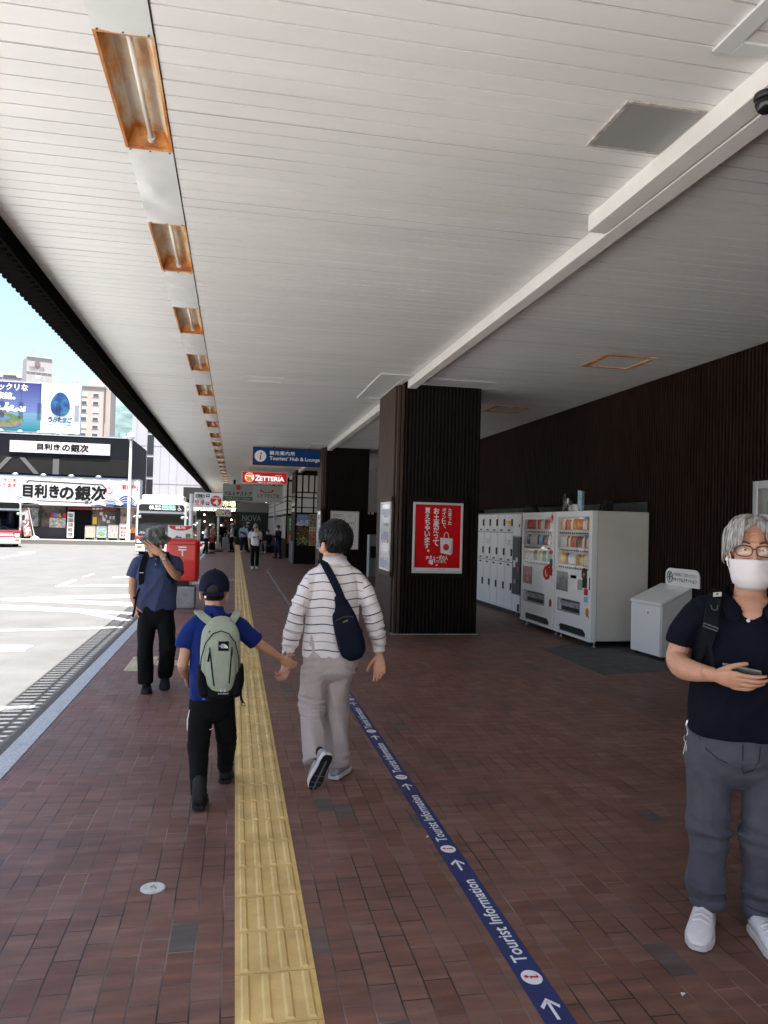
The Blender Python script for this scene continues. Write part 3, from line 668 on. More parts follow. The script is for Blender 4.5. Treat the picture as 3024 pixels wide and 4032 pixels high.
def cans(mb, y0, y1, z, n, hgt, rad, cols, x):
    for k in range(n):
        c = y0+(y1-y0)*(k+.5)/n; m = random.choice(cols)
        mb.lathe([(rad*.7,0),(rad,.01),(rad,hgt*.72),(rad*.5,hgt*.9),(rad*.42,hgt)],(x,c,z),8,m)
prod = [M(f'drink_{i}', c, .3) for i, c in enumerate([(.60,.015,.015),(.75,.22,.02),(.04,.12,.45),(.75,.73,.68),(.03,.25,.07),(.42,.13,.03),(.80,.52,.05),(.28,.5,.7),(.12,.03,.02)])]
glass = thin_glass('glass_clear', .0)
def vending(name, label, y0, y1, rows_, logo, stickers):
    fx = 4.98
    t = thing('vending_machine', label, 'vending machine', (5.4,(y0+y1)/2,0), 'white drink vending machines')
    W = y1-y0
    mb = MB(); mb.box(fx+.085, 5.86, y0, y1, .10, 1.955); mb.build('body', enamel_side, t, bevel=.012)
    # the door, with openings: frame pieces around window, pane, slot
    wy0, wy1, wz0, wz1 = y0+.10, y1-.09, 1.085, 1.87
    mb = MB(); F = (fx, fx+.08)
    mb.box(*F, y0+.004, y1-.004, wz1, 1.955); mb.box(*F, y0+.004, wy0, wz0, wz1); mb.box(*F, wy1, y1-.004, wz0, wz1)
    sy0, sy1, sz0, sz1 = y0+.36, y1-.17, .44, .61
    mb.box(*F, y0+.004, y1-.004, sz1, wz0); mb.box(*F, y0+.004, sy0, sz0, sz1); mb.box(*F, sy1, y1-.004, sz0, sz1)
    mb.box(*F, y0+.004, y1-.004, .19, sz0)
    mb.box(fx+.0, fx+.08, y0+.004, y0+.17, .13, .19); mb.box(fx, fx+.08, y1-.2, y1-.004, .13, .19)
    mb.build('door', enamel, t, bevel=.006)
    mb = MB(); mb.prism([(y0+.17,.192),(y0+.25,.235),(y1-.28,.235),(y1-.2,.192)],(fx-.002,0,0),Y_,Z_,.004); mb.box(fx+.02,fx+.08,y0+.17,y1-.2,.13,.19); mb.build('kick_plate', dark_gap, t)
    mb = MB(); mb.box(fx-.012, fx+.083, y0-.004, y1+.004, .085, .128); mb.build('base_rail', enamel, t, bevel=.006)
    mb = MB(); mb.box(fx-.008, fx+.082, y0-.006, y0+.045, .13, 1.955); mb.build('hinge_post', enamel, t, bevel=.008)
    for yy in (y0+.08, y1-.08):
        for xx in (fx+.1, 5.75):
            mb = MB(); mb.lathe([(.035,0),(.035,.015),(.012,.02),(.012,.1)],(xx,yy,0),10); mb.build('foot', steel, t)
    # display: white-lined box, shelves with drinks, buttons
    mb = MB(); mb.box(fx+.20,fx+.21,wy0,wy1,wz0,wz1); mb.box(fx+.082,fx+.2,wy0,wy1,wz1-.004,wz1,1); mb.build('display_back', [M('display_lit', (.55,.56,.60), .5, emit=.30), enamel], t)
    h = (wz1-wz0)/3
    for k, cols in enumerate(rows_):
        zb = wz0+h*(2-k)
        mb = MB(); mb.box(fx+.018, fx+.19, wy0+.01, wy1-.01, zb, zb+.065); sh = mb.build('shelf', M('shelf_white', (.58,.58,.58), .3), t, bevel=.003)
        mb = MB(); n = 14
        for q in range(n):
            c = wy0+.04+(wy1-wy0-.08)*(q+.5)/n; mb.box(fx+.010,fx+.018,c-.026,c+.026,zb+.034,zb+.058,1); mb.lathe([(.0155,0),(.0155,.012),(.001,.013)],(0,0,0),8) if False else mb.cyl((fx+.018,c,zb+.016),(fx+.006,c,zb+.016),.0125,n=8,m=0)
        mb.build('button', [dark_gap, letter_white], sh)
        mb = MB(); cans(mb, wy0+.03, wy1-.03, zb+.067, 15, .168 if k else .162, .033, cols, fx+.065); mb.build('bottle', prod, sh, smooth=True)
    for k, (a, b_, z0, z1, m) in enumerate(stickers['ads']):
        mb = MB(); mb.box(fx+.055, fx+.057, wy0+a, wy0+b_, z0, z1); mb.build('display_card', m, t)
    mb = MB(); mb.box(fx+.004, fx+.0075, wy0, wy1, wz0, wz1); mb.build('window', glass, t)
    # change pane, slot, coin parts
    mb = MB(); mb.box(fx-.006,fx,y1-.50,y1-.09,.735,1.03); pn = mb.build('advert_pane', stickers['pane'], t, bevel=.004)
    mb = MB(); mb.box(fx+.055,fx+.06,sy0,sy1,sz0,sz1,1); mb.add([(fx+.05,sy0+.02,sz0+.06),(fx+.05,sy1-.02,sz0+.06),(fx+.012,sy1-.02,sz1-.02),(fx+.012,sy0+.02,sz1-.02)],[(0,1,2,3)])
    mb.build('pickup_flap', [M('flap_clear', (.36,.36,.40), .08, var=(9,.5)), dark_gap], t)
    mb = MB(); f = .014
    for a in ((sy0-f,sy1+f,sz1,sz1+f),(sy0-f,sy1+f,sz0-f,sz0),(sy0-f,sy0,sz0,sz1),(sy1,sy1+f,sz0,sz1)): mb.box(fx-.008,fx,*a)
    mb.build('pickup_frame', M('flap_frame', (.22,.22,.22), .4), t)
    mb = MB(); mb.prism([(y0+.10+.04*math.cos(a),.50+.062*math.sin(a)) for a in [2*PI*k/20 for k in range(20)]],(fx,0,0),Y_,Z_,-.012); mb.build('change_tray', stickers['tray'], t)
    for (a, b_, z0, z1, m, nm) in stickers['bits']:
        mb = MB(); mb.box(fx-.012, fx, y0+a, y0+b_, z0, z1); mb.build(nm, m, t, bevel=.003)
    return t
red_, org = M('sticker_red', (.5,.02,.02), .4), M('sticker_orange', (.75,.22,.02), .4)
skyblue = M('card_blue', (.10,.25,.50), .4, var=(8,.5)); pinkc = M('card_pink', (.55,.25,.25), .4, var=(14,.6)); white_s = letter_white
a_ = vending('a', 'white drink vending machine nearest the recycling box, with blue display cards', 10.15, 11.43, ([0,1,6,3,1],[3,0,2,8,5],[6,3,4,1,3]), None,
   dict(ads=[(.02,.26,1.66,1.86,skyblue),(.04,.25,1.36,1.60,skyblue),(.30,.62,1.38,1.55,M('card_white', (.6,.58,.55), .4, var=(18,.5))),(.02,.2,1.12,1.28,M('card_green', (.06,.2,.05), .4, var=(14,.5)))],
        pane=M('pane_dark', (.16,.17,.16), .1, var=(7,.6)), tray=M('tray_orange', (.55,.17,.02), .4),
        bits=[(.44,.66,.80,1.0,white_s,'instruction_label'),(.46,.66,.95,1.0,org,'orange_label'),(.28,.42,.80,.95,M('bill_grey',(.35,.36,.33),.4),'bill_slot'),(.13,.26,.84,.99,black_plastic,'card_reader'),(.10,.20,.74,.83,red_,'red_label'),(.10,.2,.64,.72,M('label_blue',(.2,.45,.65),.4),'blue_label'),(.02,.05,.82,1.0,dark_gap,'lock_handle'),(.04,.06,.42,.45,dark_gap,'key_lock')]))
mb = MB(); mb.prism([(10.37+.085*math.cos(a),1.04+.085*math.sin(a)) for a in [2*PI*k/24 for k in range(24)]],(4.979,0,0),Y_,Z_,-.006); mb.prism([(10.37+.03*math.cos(a),1.03+.03*math.sin(a)) for a in [2*PI*k/16 for k in range(16)]],(4.9725,0,0),Y_,Z_,-.004,1); mb.build('round_sticker', [black_plastic, org], a_)
b_ = vending('b', 'white drink vending machine next to the lockers, red round mark on its corner', 11.46, 12.86, ([0,1,3,5,0],[8,7,2,3,2],[3,8,4,6,0]), None,
   dict(ads=[(.08,.30,1.66,1.84,pinkc),(.5,.9,1.68,1.84,M('card_red', (.45,.04,.03), .4, var=(16,.6)))],
        pane=M('pane_red', (.35,.10,.10), .25, var=(10,.6)), tray=M('tray_red', (.35,.02,.02), .4),
        bits=[(.04,.13,1.46,1.56,white_s,'price_label'),(.04,.13,1.36,1.44,white_s,'notice_label'),(.04,.13,1.28,1.34,red_,'red_label'),(.04,.14,1.08,1.2,black_plastic,'card_reader'),(.03,.1,.93,1.05,black_plastic,'coin_slot'),(.36,.42,.74,.94,white_s,'instruction_label'),(.34,.44,.62,.66,white_s,'small_label'),(.02,.06,.82,1.0,alu,'lock_handle')]))
mb = MB(); cx = 4.979
for (cy, cz, r1, r2) in ((11.54,1.86,.085,.07),(11.60,1.86,.0,.0)):
    if r1: mb.prism([(cy+r1*math.cos(a),cz+r1*math.sin(a)) for a in [2*PI*k/28 for k in range(28)]],(cx,0,0),Y_,Z_,-.004); mb.prism([(cy+r2*math.cos(a),cz+r2*math.sin(a)) for a in [2*PI*k/28 for k in range(28)]],(cx-.0042,0,0),Y_,Z_,-.002,1); mb.prism([(cy+.045*math.cos(a),cz+.055*math.sin(a)) for a in [2*PI*k/28 for k in range(28)]],(cx-.0065,0,0),Y_,Z_,-.002)
mb.build('round_mark', [red_, enamel], b_)
mb = MB()
for (cy, cz, r1) in ((11.72,.97,.10),(11.62,1.03,.08)):
    mb.tube([(cx-.008,cy+r1*math.cos(a),cz+r1*.9*math.sin(a)) for a in [2*PI*k/24 for k in range(25)]],.022,6,cap=False); mb.prism([(cy+r1*.35*math.cos(a),cz+r1*.35*math.sin(a)) for a in [2*PI*k/16 for k in range(16)]],(cx,0,0),Y_,Z_,-.006)
mb.build('ribbon_sticker', [red_], b_)
# clear plastic sample box standing on the near machine
t = thing('plastic_bag', 'clear plastic bag with a blue card standing on top of the near vending machine', 'plastic bag', (5.1,11.0,1.956))
clear = thin_glass('thin_plastic', .3)
mb = MB(); g = []
for k in range(9):
    a = k/8; y = 10.68+.5*a; g.append([(5.02+.03*math.sin(k*2.1), y, 1.957),(5.03+.04*math.cos(k*1.7), y+.02, 2.06),(5.0+.05*math.sin(k*1.3), y-.01, 2.19+.03*math.sin(k*2.7))])
for k in range(8):
    for q in range(2): mb.quad(g[k][q],g[k+1][q],g[k+1][q+1],g[k][q+1])
mb.build('film', clear, t, smooth=True, norm=False)
mb = MB(); mb.obox((5.03,10.62,1.958),(.05,.02,.0),(-.0,.13,.02),(.0,.0,.29)); mb.build('blue_card', M('card_paleblue', (.30,.50,.62), .3, var=(9,.3)), t)
mb = MB(); mb.add([(5.0,11.22,1.957),(5.05,11.34,1.957),(5.04,11.30,2.22),(5.0,11.12,2.24),(5.02,11.10,2.02)],[(0,1,2,3,4)]); mb.build('dark_sleeve', M('sleeve_dark', (.10,.10,.11), .15), t, norm=False)
mb = MB(); mb.tube([(5.6,10.9,2.12),(5.55,10.92,2.15),(5.5,10.93,2.10),(5.48,10.94,1.96)],.012,6); mb.tube([(5.62,10.8,2.10),(5.58,10.85,2.16),(5.5,10.86,2.12),(5.5,10.88,1.96)],.012,6); mb.box(5.5,5.6,10.75,10.87,1.955,2.13)
tag(mb.build('cable_box', rubber), 'black cables and plug box behind the top of the near vending machine', 'cables')

# recycling box
t = thing('recycling_box', 'white metal recycling box with two round holes and a rounded back sign', 'recycling box', (5.65,9.35,0))
P0, P1 = V((5.412,9.79,0)), V((5.47,9.118,0)); B0, B1 = V((5.88,9.83,0)), V((5.90,9.12,0))
def up(p, z): return V((p.x,p.y,z))
mb = MB(); mb.add([up(P0,.05),up(P1,.05),up(B1,.05),up(B0,.05),up(P0,.715),up(P1,.715),up(B1,.93),up(B0,.93)],[(3,2,1,0),(4,5,6,7),(0,1,5,4),(1,2,6,5),(2,3,7,6),(3,0,4,7)]); mb.build('body', M('bin_side', (.62,.61,.59), .45), t, bevel=.004)
n = (P1-P0).cross(Z_).normalized(); n = n if n.x < 0 else -n
e = (P1-P0).normalized()
mb = MB(); mb.obox(up(P0+e*.015,.055)+n*.002, e*(.645), Z_*.645, n*.016); fd = mb.build('front_door', enamel, t, bevel=.004)
mb = MB(); c = up(P0+e*.40,.60)+n*.018; mb.cyl(c, c+n*.004, .012, n=12); mb.build('keyhole', dark_gap, fd)
mb = MB(); a0,a1,a2,a3 = up(P0,.716)+n*.022-e*.008, up(P1,.716)+n*.022+e*.008, up(B1,.935)+e*.008, up(B0,.935)-e*.008
mb.add([a0,a1,a2,a3]+[p+V((0,0,.032)) for p in (a0,a1,a2,a3)],[(3,2,1,0),(4,5,6,7),(0,1,5,4),(1,2,6,5),(2,3,7,6),(3,0,4,7)]); ld = mb.build('lid', enamel, t, bevel=.004)
un = (a1-a0).cross(a3-a0).normalized(); un = un if un.z > 0 else -un; sl = (a3-a0).normalized()
mb = MB()
for f_ in (.25,.72):
    c = a0.lerp(a1,f_)+(a3-a0)*.44+V((0,0,.032))+un*.002
    mb.add([c+e*(.075*math.cos(q))+sl*(.075*math.sin(q)) for q in [2*PI*k/24 for k in range(24)]],[tuple(range(24))])
mb.build('round_hole', M('hole_black', (.006,.006,.006), .9), ld, norm=False)
# rounded back sign, with its writing
o = V((5.85,9.66,.955)); u_ = V((.03,-.74,0)).normalized(); hw, hh, rr = .74, .235, .10
pts = [(0,0),(hw,0)]+[(hw-rr+rr*math.cos(a),hh-rr+rr*math.sin(a)) for a in [PI/2*k/7 for k in range(8)]]+[(rr+rr*math.cos(a),hh-rr+rr*math.sin(a)) for a in [PI/2+PI/2*k/7 for k in range(8)]]
mb = MB(); mb.prism(pts,o,u_,Z_,.014); sg = mb.build('back_sign', enamel, t)
nn = u_.cross(Z_)
mb = MB(); so_ = o+nn*.0145
write(mb,'分別回収にご協力ください',so_+u_*.17+Z_*.135,u_,Z_,.52,.045,bold=.02); mb2 = MB(); write(mb2,'リサイクルステーション',so_+u_*.17+Z_*.06,u_,Z_,.52,.052,bold=.03)
c = so_+u_*.10+Z_*.115+nn*.002
for m_, r0_ in ((mb2,.075),):
    m_.tube([c+u_*(.06*math.cos(a))+Z_*(.075*math.sin(a)) for a in [2*PI*k/30 for k in range(31)]],.006,6,cap=False)
    for g in (-1,1): m_.tube([c+u_*(g*.03+.022*math.cos(a))+Z_*(.03+.028*math.sin(a)) for a in [2*PI*k/14-PI/2 for k in range(13)]],.006,5); m_.tube([c+u_*(g*.012)+Z_*.01, c-Z_*.05],.006,5)
mb.build('grey_writing', M('ink_grey', (.35,.35,.35), .6), sg, norm=False); mb2.build('dark_writing', M('ink_dark', (.08,.08,.08), .6), sg, norm=False)
mb = MB()
for p in (P0.lerp(B0,.12),P1.lerp(B1,.12),P0.lerp(B0,.9),P1.lerp(B1,.9)): mb.box(p.x-.02+.02,p.x+.04,p.y-.04,p.y+.04,0,.05)
mb.box(5.50,5.86,9.16,9.76,0,.049); mb.build('plinth', rubber, t)
# ================================================================ along the kerb: post box, stops, bus
red_paint = M('post_red', (.60,.012,.008), .32, var=(2,.06), coat=.25)
py = 15.25
t = thing('post_box', 'big red post box with a white postal mark over a concrete block', 'post box', (-.98,py,0))
x0,x1,yf,yb = -1.255,-.66,py-.28,py+.28
mb = MB(); prof = []
def rrect(x0,x1,y0,y1,r,z,n=5):
    out = []
    for cx,cy,a0 in ((x1-r,y1-r,0),(x0+r,y1-r,PI/2),(x0+r,y0+r,PI),(x1-r,y0+r,1.5*PI)):
        out += [(cx+r*math.cos(a0+PI/2*k/n),cy+r*math.sin(a0+PI/2*k/n),z) for k in range(n+1)]
    return out
mb.loft([rrect(x0+.02,x1-.02,yf+.02,yb-.02,.06,.515),rrect(x0,x1,yf,yb,.07,.535),rrect(x0,x1,yf,yb,.07,1.21)]); mb.build('body', red_paint, t, smooth=False, bevel=.004)
mb = MB(); mb.loft([rrect(x0-.006,x1+.006,yf-.006,yb+.006,.075,1.215),rrect(x0-.006,x1+.006,yf-.006,yb+.006,.075,1.27),rrect(x0+.02,x1-.02,yf+.03,yb-.03,.07,1.305),rrect(x0+.12,x1-.12,yf+.14,yb-.14,.05,1.325)]); mb.build('cap', red_paint, t, bevel=.003)
mb = MB(); zc = 1.09; xc = -.955
mb.box(xc-.075,xc+.075,yf-.003,yf,zc+.055,zc+.08); mb.box(xc-.075,xc+.075,yf-.003,yf,zc+.005,zc+.03); mb.box(xc-.013,xc+.013,yf-.003,yf,zc-.1,zc+.005); mb.build('postal_mark', letter_white, t)
mb = MB(); mb.box(x1+.006,x1+.055,yf+.06,yb-.1,1.17,1.235); mb.build('slot_hood', red_paint, t, bevel=.01)
mb = MB(); mb.box(-1.08,-.95,yf-.004,yf,.55,.58); mb.build('maker_plate', M('plate_dark', (.12,.08,.06), .4, metal=.5), t)
mb = MB(); mb.box(-1.10,-.84,py-.12,py+.12,.40,.52); mb.build('post', black_plastic, t, bevel=.01)
mb = MB(); mb.box(-1.07,-.70,14.9,15.42,0,.415); mb.build('base_block', concrete, t, bevel=.03)
# tourist taxi board behind it
t = thing('taxi_board', 'white sightseeing taxi board with a red curved top, behind the post box', 'sign board', (-1.0,17,0))
by = 17.0
mb = MB(); mb.box(-1.40,-.885,by,by+.03,.62,1.555); mb.build('board', white_paint, t, bevel=.004)
mb = MB(); mb.prism([(-1.385,1.548),(-.90,1.548)]+[(-1.1425+.2425*math.cos(a),1.548-.105*math.sin(a)) for a in [PI*k/14 for k in range(1,14)]],(0,by-.003,0),X_,Z_,.003)
mb.build('red_arc', letter_red, t)
mb = MB(); write(mb,'観光',(-1.245,by-.003,1.478),X_,Z_,.21,.06,bold=.03); mb.build('white_lettering', letter_white, t, norm=False)
mb = MB(); write(mb,'観光案内',(-1.035,by-.003,.93),X_,Z_,.115,.46,vertical=True,bold=.03); mb.build('green_lettering', M('letter_green', (.06,.25,.10), .5), t, norm=False)
mb = MB(); write(mb,'タクシー',(-1.30,by-.003,.72),X_,Z_,.19,.62,vertical=True,bold=.035); mb.build('blue_lettering', M('letter_blue', (.03,.07,.30), .5), t, norm=False)
mb = MB(); mb.cyl((-1.36,by+.015,0),(-1.36,by+.015,.62),.02); mb.cyl((-.93,by+.015,0),(-.93,by+.015,.62),.02); mb.box(-1.45,-.84,by-.18,by+.2,0,.05); mb.build_each('stand', steel, t)
# steel barrier posts by the kerb
for i,(x,y,lab) in enumerate([(-1.02,22.9,'tall grey steel post at the kerb just right of the red post box'),(-.93,20.6,'thinner steel pipe post beside the red post box')]):
    t = thing('steel_post', lab, 'post', (x,y,0), 'steel posts at the kerb')
    mb = MB(); h_ = 1.70 if i == 0 else 1.25
    if i == 0: mb.box(x-.05,x+.05,y-.03,y+.03,0,h_)
    else: mb.cyl((x,y,0),(x,y,h_),.022)
    mb.build('shaft', M('post_grey', (.30,.30,.30), .45, metal=.6, var=(8,.2)), t, bevel=.006)
    mb = MB(); mb.box(x-.11,x+.11,y-.11,y+.11,0,.07); mb.build('base', concrete, t, bevel=.01)
t = thing('concrete_footing', 'low grey concrete footing on the pavement past the post box', 'footing', (-.88,20.9,0))
mb = MB(); mb.box(-.99,-.70,19.5,20.2,0,.11); mb.build('block', concrete, t, bevel=.012)
mb = MB(); mb.box(-.86,-.80,19.6,20.1,.11,.15); mb.build('rail', steel, t)

def bus_stop(y, x0, x1, z0, z1, px, num, lab, sc):
    t = thing('bus_stop_sign', lab, 'bus stop sign', (px,y,0), 'white bus stop signs over the kerb')
    w = x1-x0; h = z1-z0
    mb = MB(); mb.box(x0,x1,y,y+.06,z0,z1); mb.build('panel', M('sign_white', (.80,.80,.79), .4), t, bevel=.008)
    g = y-.003
    mb = MB(); cx = x0+w*.765; cz = z0+h*.46; rr = h*.36
    mb.add([(cx+rr*math.cos(a),g,cz+rr*math.sin(a)) for a in [2*PI*k/32 for k in range(32)]],[tuple(range(32))])
    write(mb,'空',(x0+w*.035,g,z0+h*.2),X_,Z_,w*.14,h*.3,bold=.03); write(mb,'港',(x0+w*.22,g,z0+h*.2),X_,Z_,w*.14,h*.3,bold=.03); write(mb,'Airport',(x0+w*.09,g,z0+h*.07),X_,Z_,w*.22,h*.09)
    mb.build('red_lettering', letter_red, t, norm=False)
    mb = MB(); write(mb,num,(cx-rr*.42,g-.003,cz-rr*.75),X_,Z_,rr*.85,rr*1.0,bold=.04); write(mb,'別府駅前',(cx-rr*.7,g-.003,cz+rr*.4),X_,Z_,rr*1.4,rr*.3,bold=.02); mb.build('stop_number', letter_white, t, norm=False)
    mb = MB(); write(mb,'定期観光',(x0+w*.04,g,z0+h*.64),X_,Z_,w*.34,h*.27,bold=.025); write(mb,'Tourism',(x0+w*.11,g,z0+h*.53),X_,Z_,w*.22,h*.08)
    for k, zz in enumerate((.64,.12)):
        bx = x0+w*.41; mb.box(bx,bx+w*.13,g-.001,g,z0+h*(zz+.08),z0+h*(zz+.27)); mb.box(bx+w*.015,bx+w*.03,g-.001,g,z0+h*(zz+.02),z0+h*(zz+.08)); mb.box(bx+w*.1,bx+w*.115,g-.001,g,z0+h*(zz+.02),z0+h*(zz+.08))
        mb.box(bx+w*.02,bx+w*.11,g-.002,g-.001,z0+h*(zz+.16),z0+h*(zz+.23),1)
    mb.build('black_lettering', [letter_black, letter_white], t, norm=False)
    mb = MB(); mb.cyl((px,y+.1,0),(px,y+.1,z0+h*.9),.045*sc); mb.build('pole', white_paint, t, smooth=True)
    mb = MB(); mb.box(min(px,x0),max(px,x0)+.1,y+.06,y+.1,z0+h*.2,z0+h*.26); mb.build('bracket', steel, t)
    mb = MB(); mb.lathe([(.26,0),(.28,.05),(.26,.15),(.06,.18)],(px,y+.1,0),18); mb.build('base', M('base_dark', (.10,.10,.10), .8, var=(8,.3)), t)
bus_stop(24,-1.235,-.39,2.07,2.53,-1.315,'4','large white bus stop sign with a red number 4 beside the bus',1.4)
bus_stop(42.9,-1.02,-.23,1.955,2.36,-.885,'5','smaller white bus stop sign with a red number 5 further along the kerb',1.2)
# round gold disc hung before the second sign
mb = MB(); mb.lathe([(.001,0),(.16,.0),(.165,.012),(.16,.024),(.001,.024)],(0,0,0),24)
o = mb.build('hanging_disc', M('disc_gold', (.45,.36,.18), .3, metal=.4, var=(14,.4)), world=False); o.rotation_euler = (R(90),0,0); o.location = (-.84,40.5,2.16); tag(o,'round golden disc hanging beside the stop sign with number 5','disc')

# ---------------------------------------------------------------- buses
bus_white = M('bus_white', (.72,.71,.69), .25, coat=.4, var=(1,.03)); bus_red = M('bus_red', (.45,.012,.02), .3, coat=.3)
screen_glass = M('bus_glass', (.05,.065,.08), .06, spec=.8, var=(.8,.3)); wind_glass = thin_glass('windscreen_glass', .07, (.55,.64,.70))
def bus(x0, x1, yf, length, label, front):
    t = thing('bus', label, 'bus', ((x0+x1)/2, yf, -.13))
    zb, zt = .14, 2.70; W = x1-x0; xc = (x0+x1)/2
    def ring(y, ins, top): return [(x0+ins,y,zb),(x1-ins,y,zb),(x1-ins,y,1.2),(x1-ins-.04,y,top-.28),(x1-ins-.12,y,top-.1),(x1-ins-.32,y,top),(x0+ins+.32,y,top),(x0+ins+.12,y,top-.1),(x0+ins+.04,y,top-.28),(x0+ins,y,1.2)]
    mb = MB(); rg = [ring(yf+.02,.07,zt-.03),ring(yf+.10,.0,zt),ring(yf+length,.0,zt)]; mb.loft(rg, cap=False); n_ = len(rg[0]); mb.add(rg[2],[tuple(range(n_))])
    mb.box(x0+.075,x1-.075,yf+.021,yf+.05,.14,.90); mb.box(x0+.11,x1-.11,yf+.021,yf+.05,1.96,2.44); mb.prism([(x0+.11,2.4),(x1-.11,2.4),(x1-.2,2.57),(x1-.40,2.66),(x0+.40,2.66),(x0+.2,2.57)],(0,yf+.05,0),X_,Z_,.03); mb.box(x0+.075,x0+.14,yf+.021,yf+.05,.9,1.97); mb.box(x1-.14,x1-.075,yf+.021,yf+.05,.9,1.97); mb.build('body', bus_white, t)
    mb = MB(); mb.box(x0+.01,x1-.01,yf-.05,yf+.35,.06,.42); mb.build('bumper', M('bumper_grey', (.52,.52,.51), .35), t, bevel=.04)
    # windscreen with black surround
    mb = MB(); mb.prism([(x0+.12,.86),(x1-.12,.86),(x1-.10,1.95),(x1-.14,1.99),(x0+.14,1.99),(x0+.10,1.95)],(0,yf+.018,0),X_,Z_,.02); mb.f.clear(); mb.v.clear(); mb.m.clear()
    for a in ((x0+.11,x0+.17,.88,1.98),(x1-.17,x1-.11,.88,1.98),(x0+.17,x1-.17,.86,.94),(x0+.17,x1-.17,1.93,1.99)): mb.box(a[0],a[1],yf-.002,yf+.03,a[2],a[3])
    mb.build('windscreen_surround', black_plastic, t)
    mb = MB(); mb.box(x0+.1,x1-.1,yf+.12,yf+.55,.45,.92); mb.tube([(x0+.75+.24*math.cos(a),yf+.62+.1*math.sin(a),1.05+.14*math.sin(a)) for a in [2*PI*k/20 for k in range(21)]],.018,6); mb.build('dashboard', black_plastic, t)
    mb = MB(); mb.box(x0+.08,x1-.08,yf+3.2,yf+3.25,.3,2.3); mb.box(x0+.5,x0+1.0,yf+1.1,yf+1.2,.5,1.6); mb.box(x1-1.0,x1-.3,yf+1.6,yf+1.7,.5,1.5,1); mb.build('cabin_back', [M('cabin_dark',(.05,.06,.07),.7), M('seat_blue',(.06,.09,.16),.8)], t)
    mb = MB(); mb.prism([(x0+.16,.93),(x1-.16,.93),(x1-.15,1.94),(x0+.15,1.94)],(0,yf-.004,0),X_,Z_,.006); ws = mb.build('windscreen', wind_glass, t)
    for k, px in enumerate((xc-.05, xc+.12)):
        mb = MB(); s = -1 if k == 0 else 1
        mb.tube([(px+s*.02,yf-.03,.92),(px+s*.02-.0,yf-.03,1.2),(px-s*.0,yf-.025,1.5)],.012,6); mb.tube([(px,yf-.03,.98),(px+s*.22,yf-.03,1.06),(px+s*.5,yf-.028,.9)],.010,6); mb.build('wiper', rubber, t)
    mb = MB(); mb.prism([(x0+.17,2.10),(x1-.17,2.10),(x1-.12,2.2),(x1-.14,2.38),(x1-.24,2.44),(x0+.24,2.44),(x0+.14,2.38),(x0+.12,2.2)],(0,yf+.0,0),X_,Z_,.012)
    db = mb.build('destination_board', M('board_black', (.012,.013,.013), .15), t)
    gl = yf-.008
    for s in (0,1):
        xa = x0+.02 if s == 0 else x1-.40
        mb = MB(); mb.box(xa,xa+.38,yf-.015,yf+.03,.42,.72); h = mb.build('headlight', black_plastic, t, bevel=.03)
        mb = MB(); mb.box(xa+.06,xa+.32,yf-.03,yf-.014,.49,.67); mb.build('lens', M('lamp_lens', (.80,.80,.80), .08, spec=.8), h, bevel=.02)
        mb = MB(); mb.box(xa+.1,xa+.3,yf-.06,yf-.049,.27,.34); mb.build('indicator', M('indicator_orange', (.55,.12,.02), .25), t)
    for z0,z1 in ((.72,.80),(.83,.855)):
        mb = MB(); mb.box(x0-.003,x1+.003,yf-.002,yf+length*.9,z0,z1); mb.build('stripe', bus_red, t)
    mb = MB(); mb.box(x0+.42,x1-.42,yf-.006,yf+.02,.44,.52); mb.build('red_band', bus_red, t)
    for s in (-1,1):
        xm = x0-.02 if s < 0 else x1+.02
        mb = MB(); mb.box(xm+s*.05-.07,xm+s*.05+.07,yf-.35,yf-.20,1.42,1.78); mi = mb.build('mirror', black_plastic, t, bevel=.04)
        mb = MB(); mb.tube([(xm-s*.1,yf+.05,1.78),(xm+s*.0,yf-.2,1.84),(xm+s*.05,yf-.28,1.76)],.018,6); mb.build('mirror_arm', white_paint, mi)
        mb = MB(); mb.sph((xm-s*.22,yf-.12,1.80),(.11,.05,.075),12); mb.build('round_mirror', M('mirror_chrome', (.75,.75,.76), .12, metal=1), t, smooth=True)
    # side windows, wheels, roof unit
    for s in (0,1):
        xa = x0-.004 if s == 0 else x1
        for k in range(4):
            mb = MB(); mb.box(xa,xa+.004,yf+.8+k*1.9,yf+2.5+k*1.9,1.15,1.98); mb.build('side_window', screen_glass, t)
        for yy in (yf+1.6,yf+length-2.4):
            c = x0+.16 if s == 0 else x1-.16
            mb = MB(); mb.cyl((c-.14,yy,.34),(c+.14,yy,.34),.47,n=28); wl = mb.build('wheel', rubber, t, bevel=.03)
            mb = MB(); mb.cyl((c-.147,yy,.34),(c+.147,yy,.34),.26,n=24); mb.build('hub', steel, wl)
    mb = MB(); mb.box(x0+.22,x1-.22,yf+.45,yf+2.6,zt-.02,zt+.22); ac = mb.build('roof_unit', bus_white, t, bevel=.06)
    mb = MB()
    for k in range(16):
        if 5 < k < 10: continue
        c = x0+.32+(W-.64)*(k+.5)/16; mb.box(c-.025,c+.025,yf+.44,yf+.452,zt+.01,zt+.12)
    mb.build('vent_slots', M('vent_red', (.28,.08,.09), .6), ac)
    return t, db, ws
t, db, ws = bus(-4.86,-2.39,40,10.5,'white and red city bus facing us beside the pavement, route 60',True)
gy = 39.988
led_c, led_w = M('led_cyan', (.18,.75,.60), .5, emit=.42), M('led_white', (.7,.75,.75), .5, emit=.35)
mb = MB(); write(mb,'鉄輪温泉',(-3.62,gy,2.26),X_,Z_,.66,.14,bold=.035); mb.build('destination', led_c, db, norm=False)
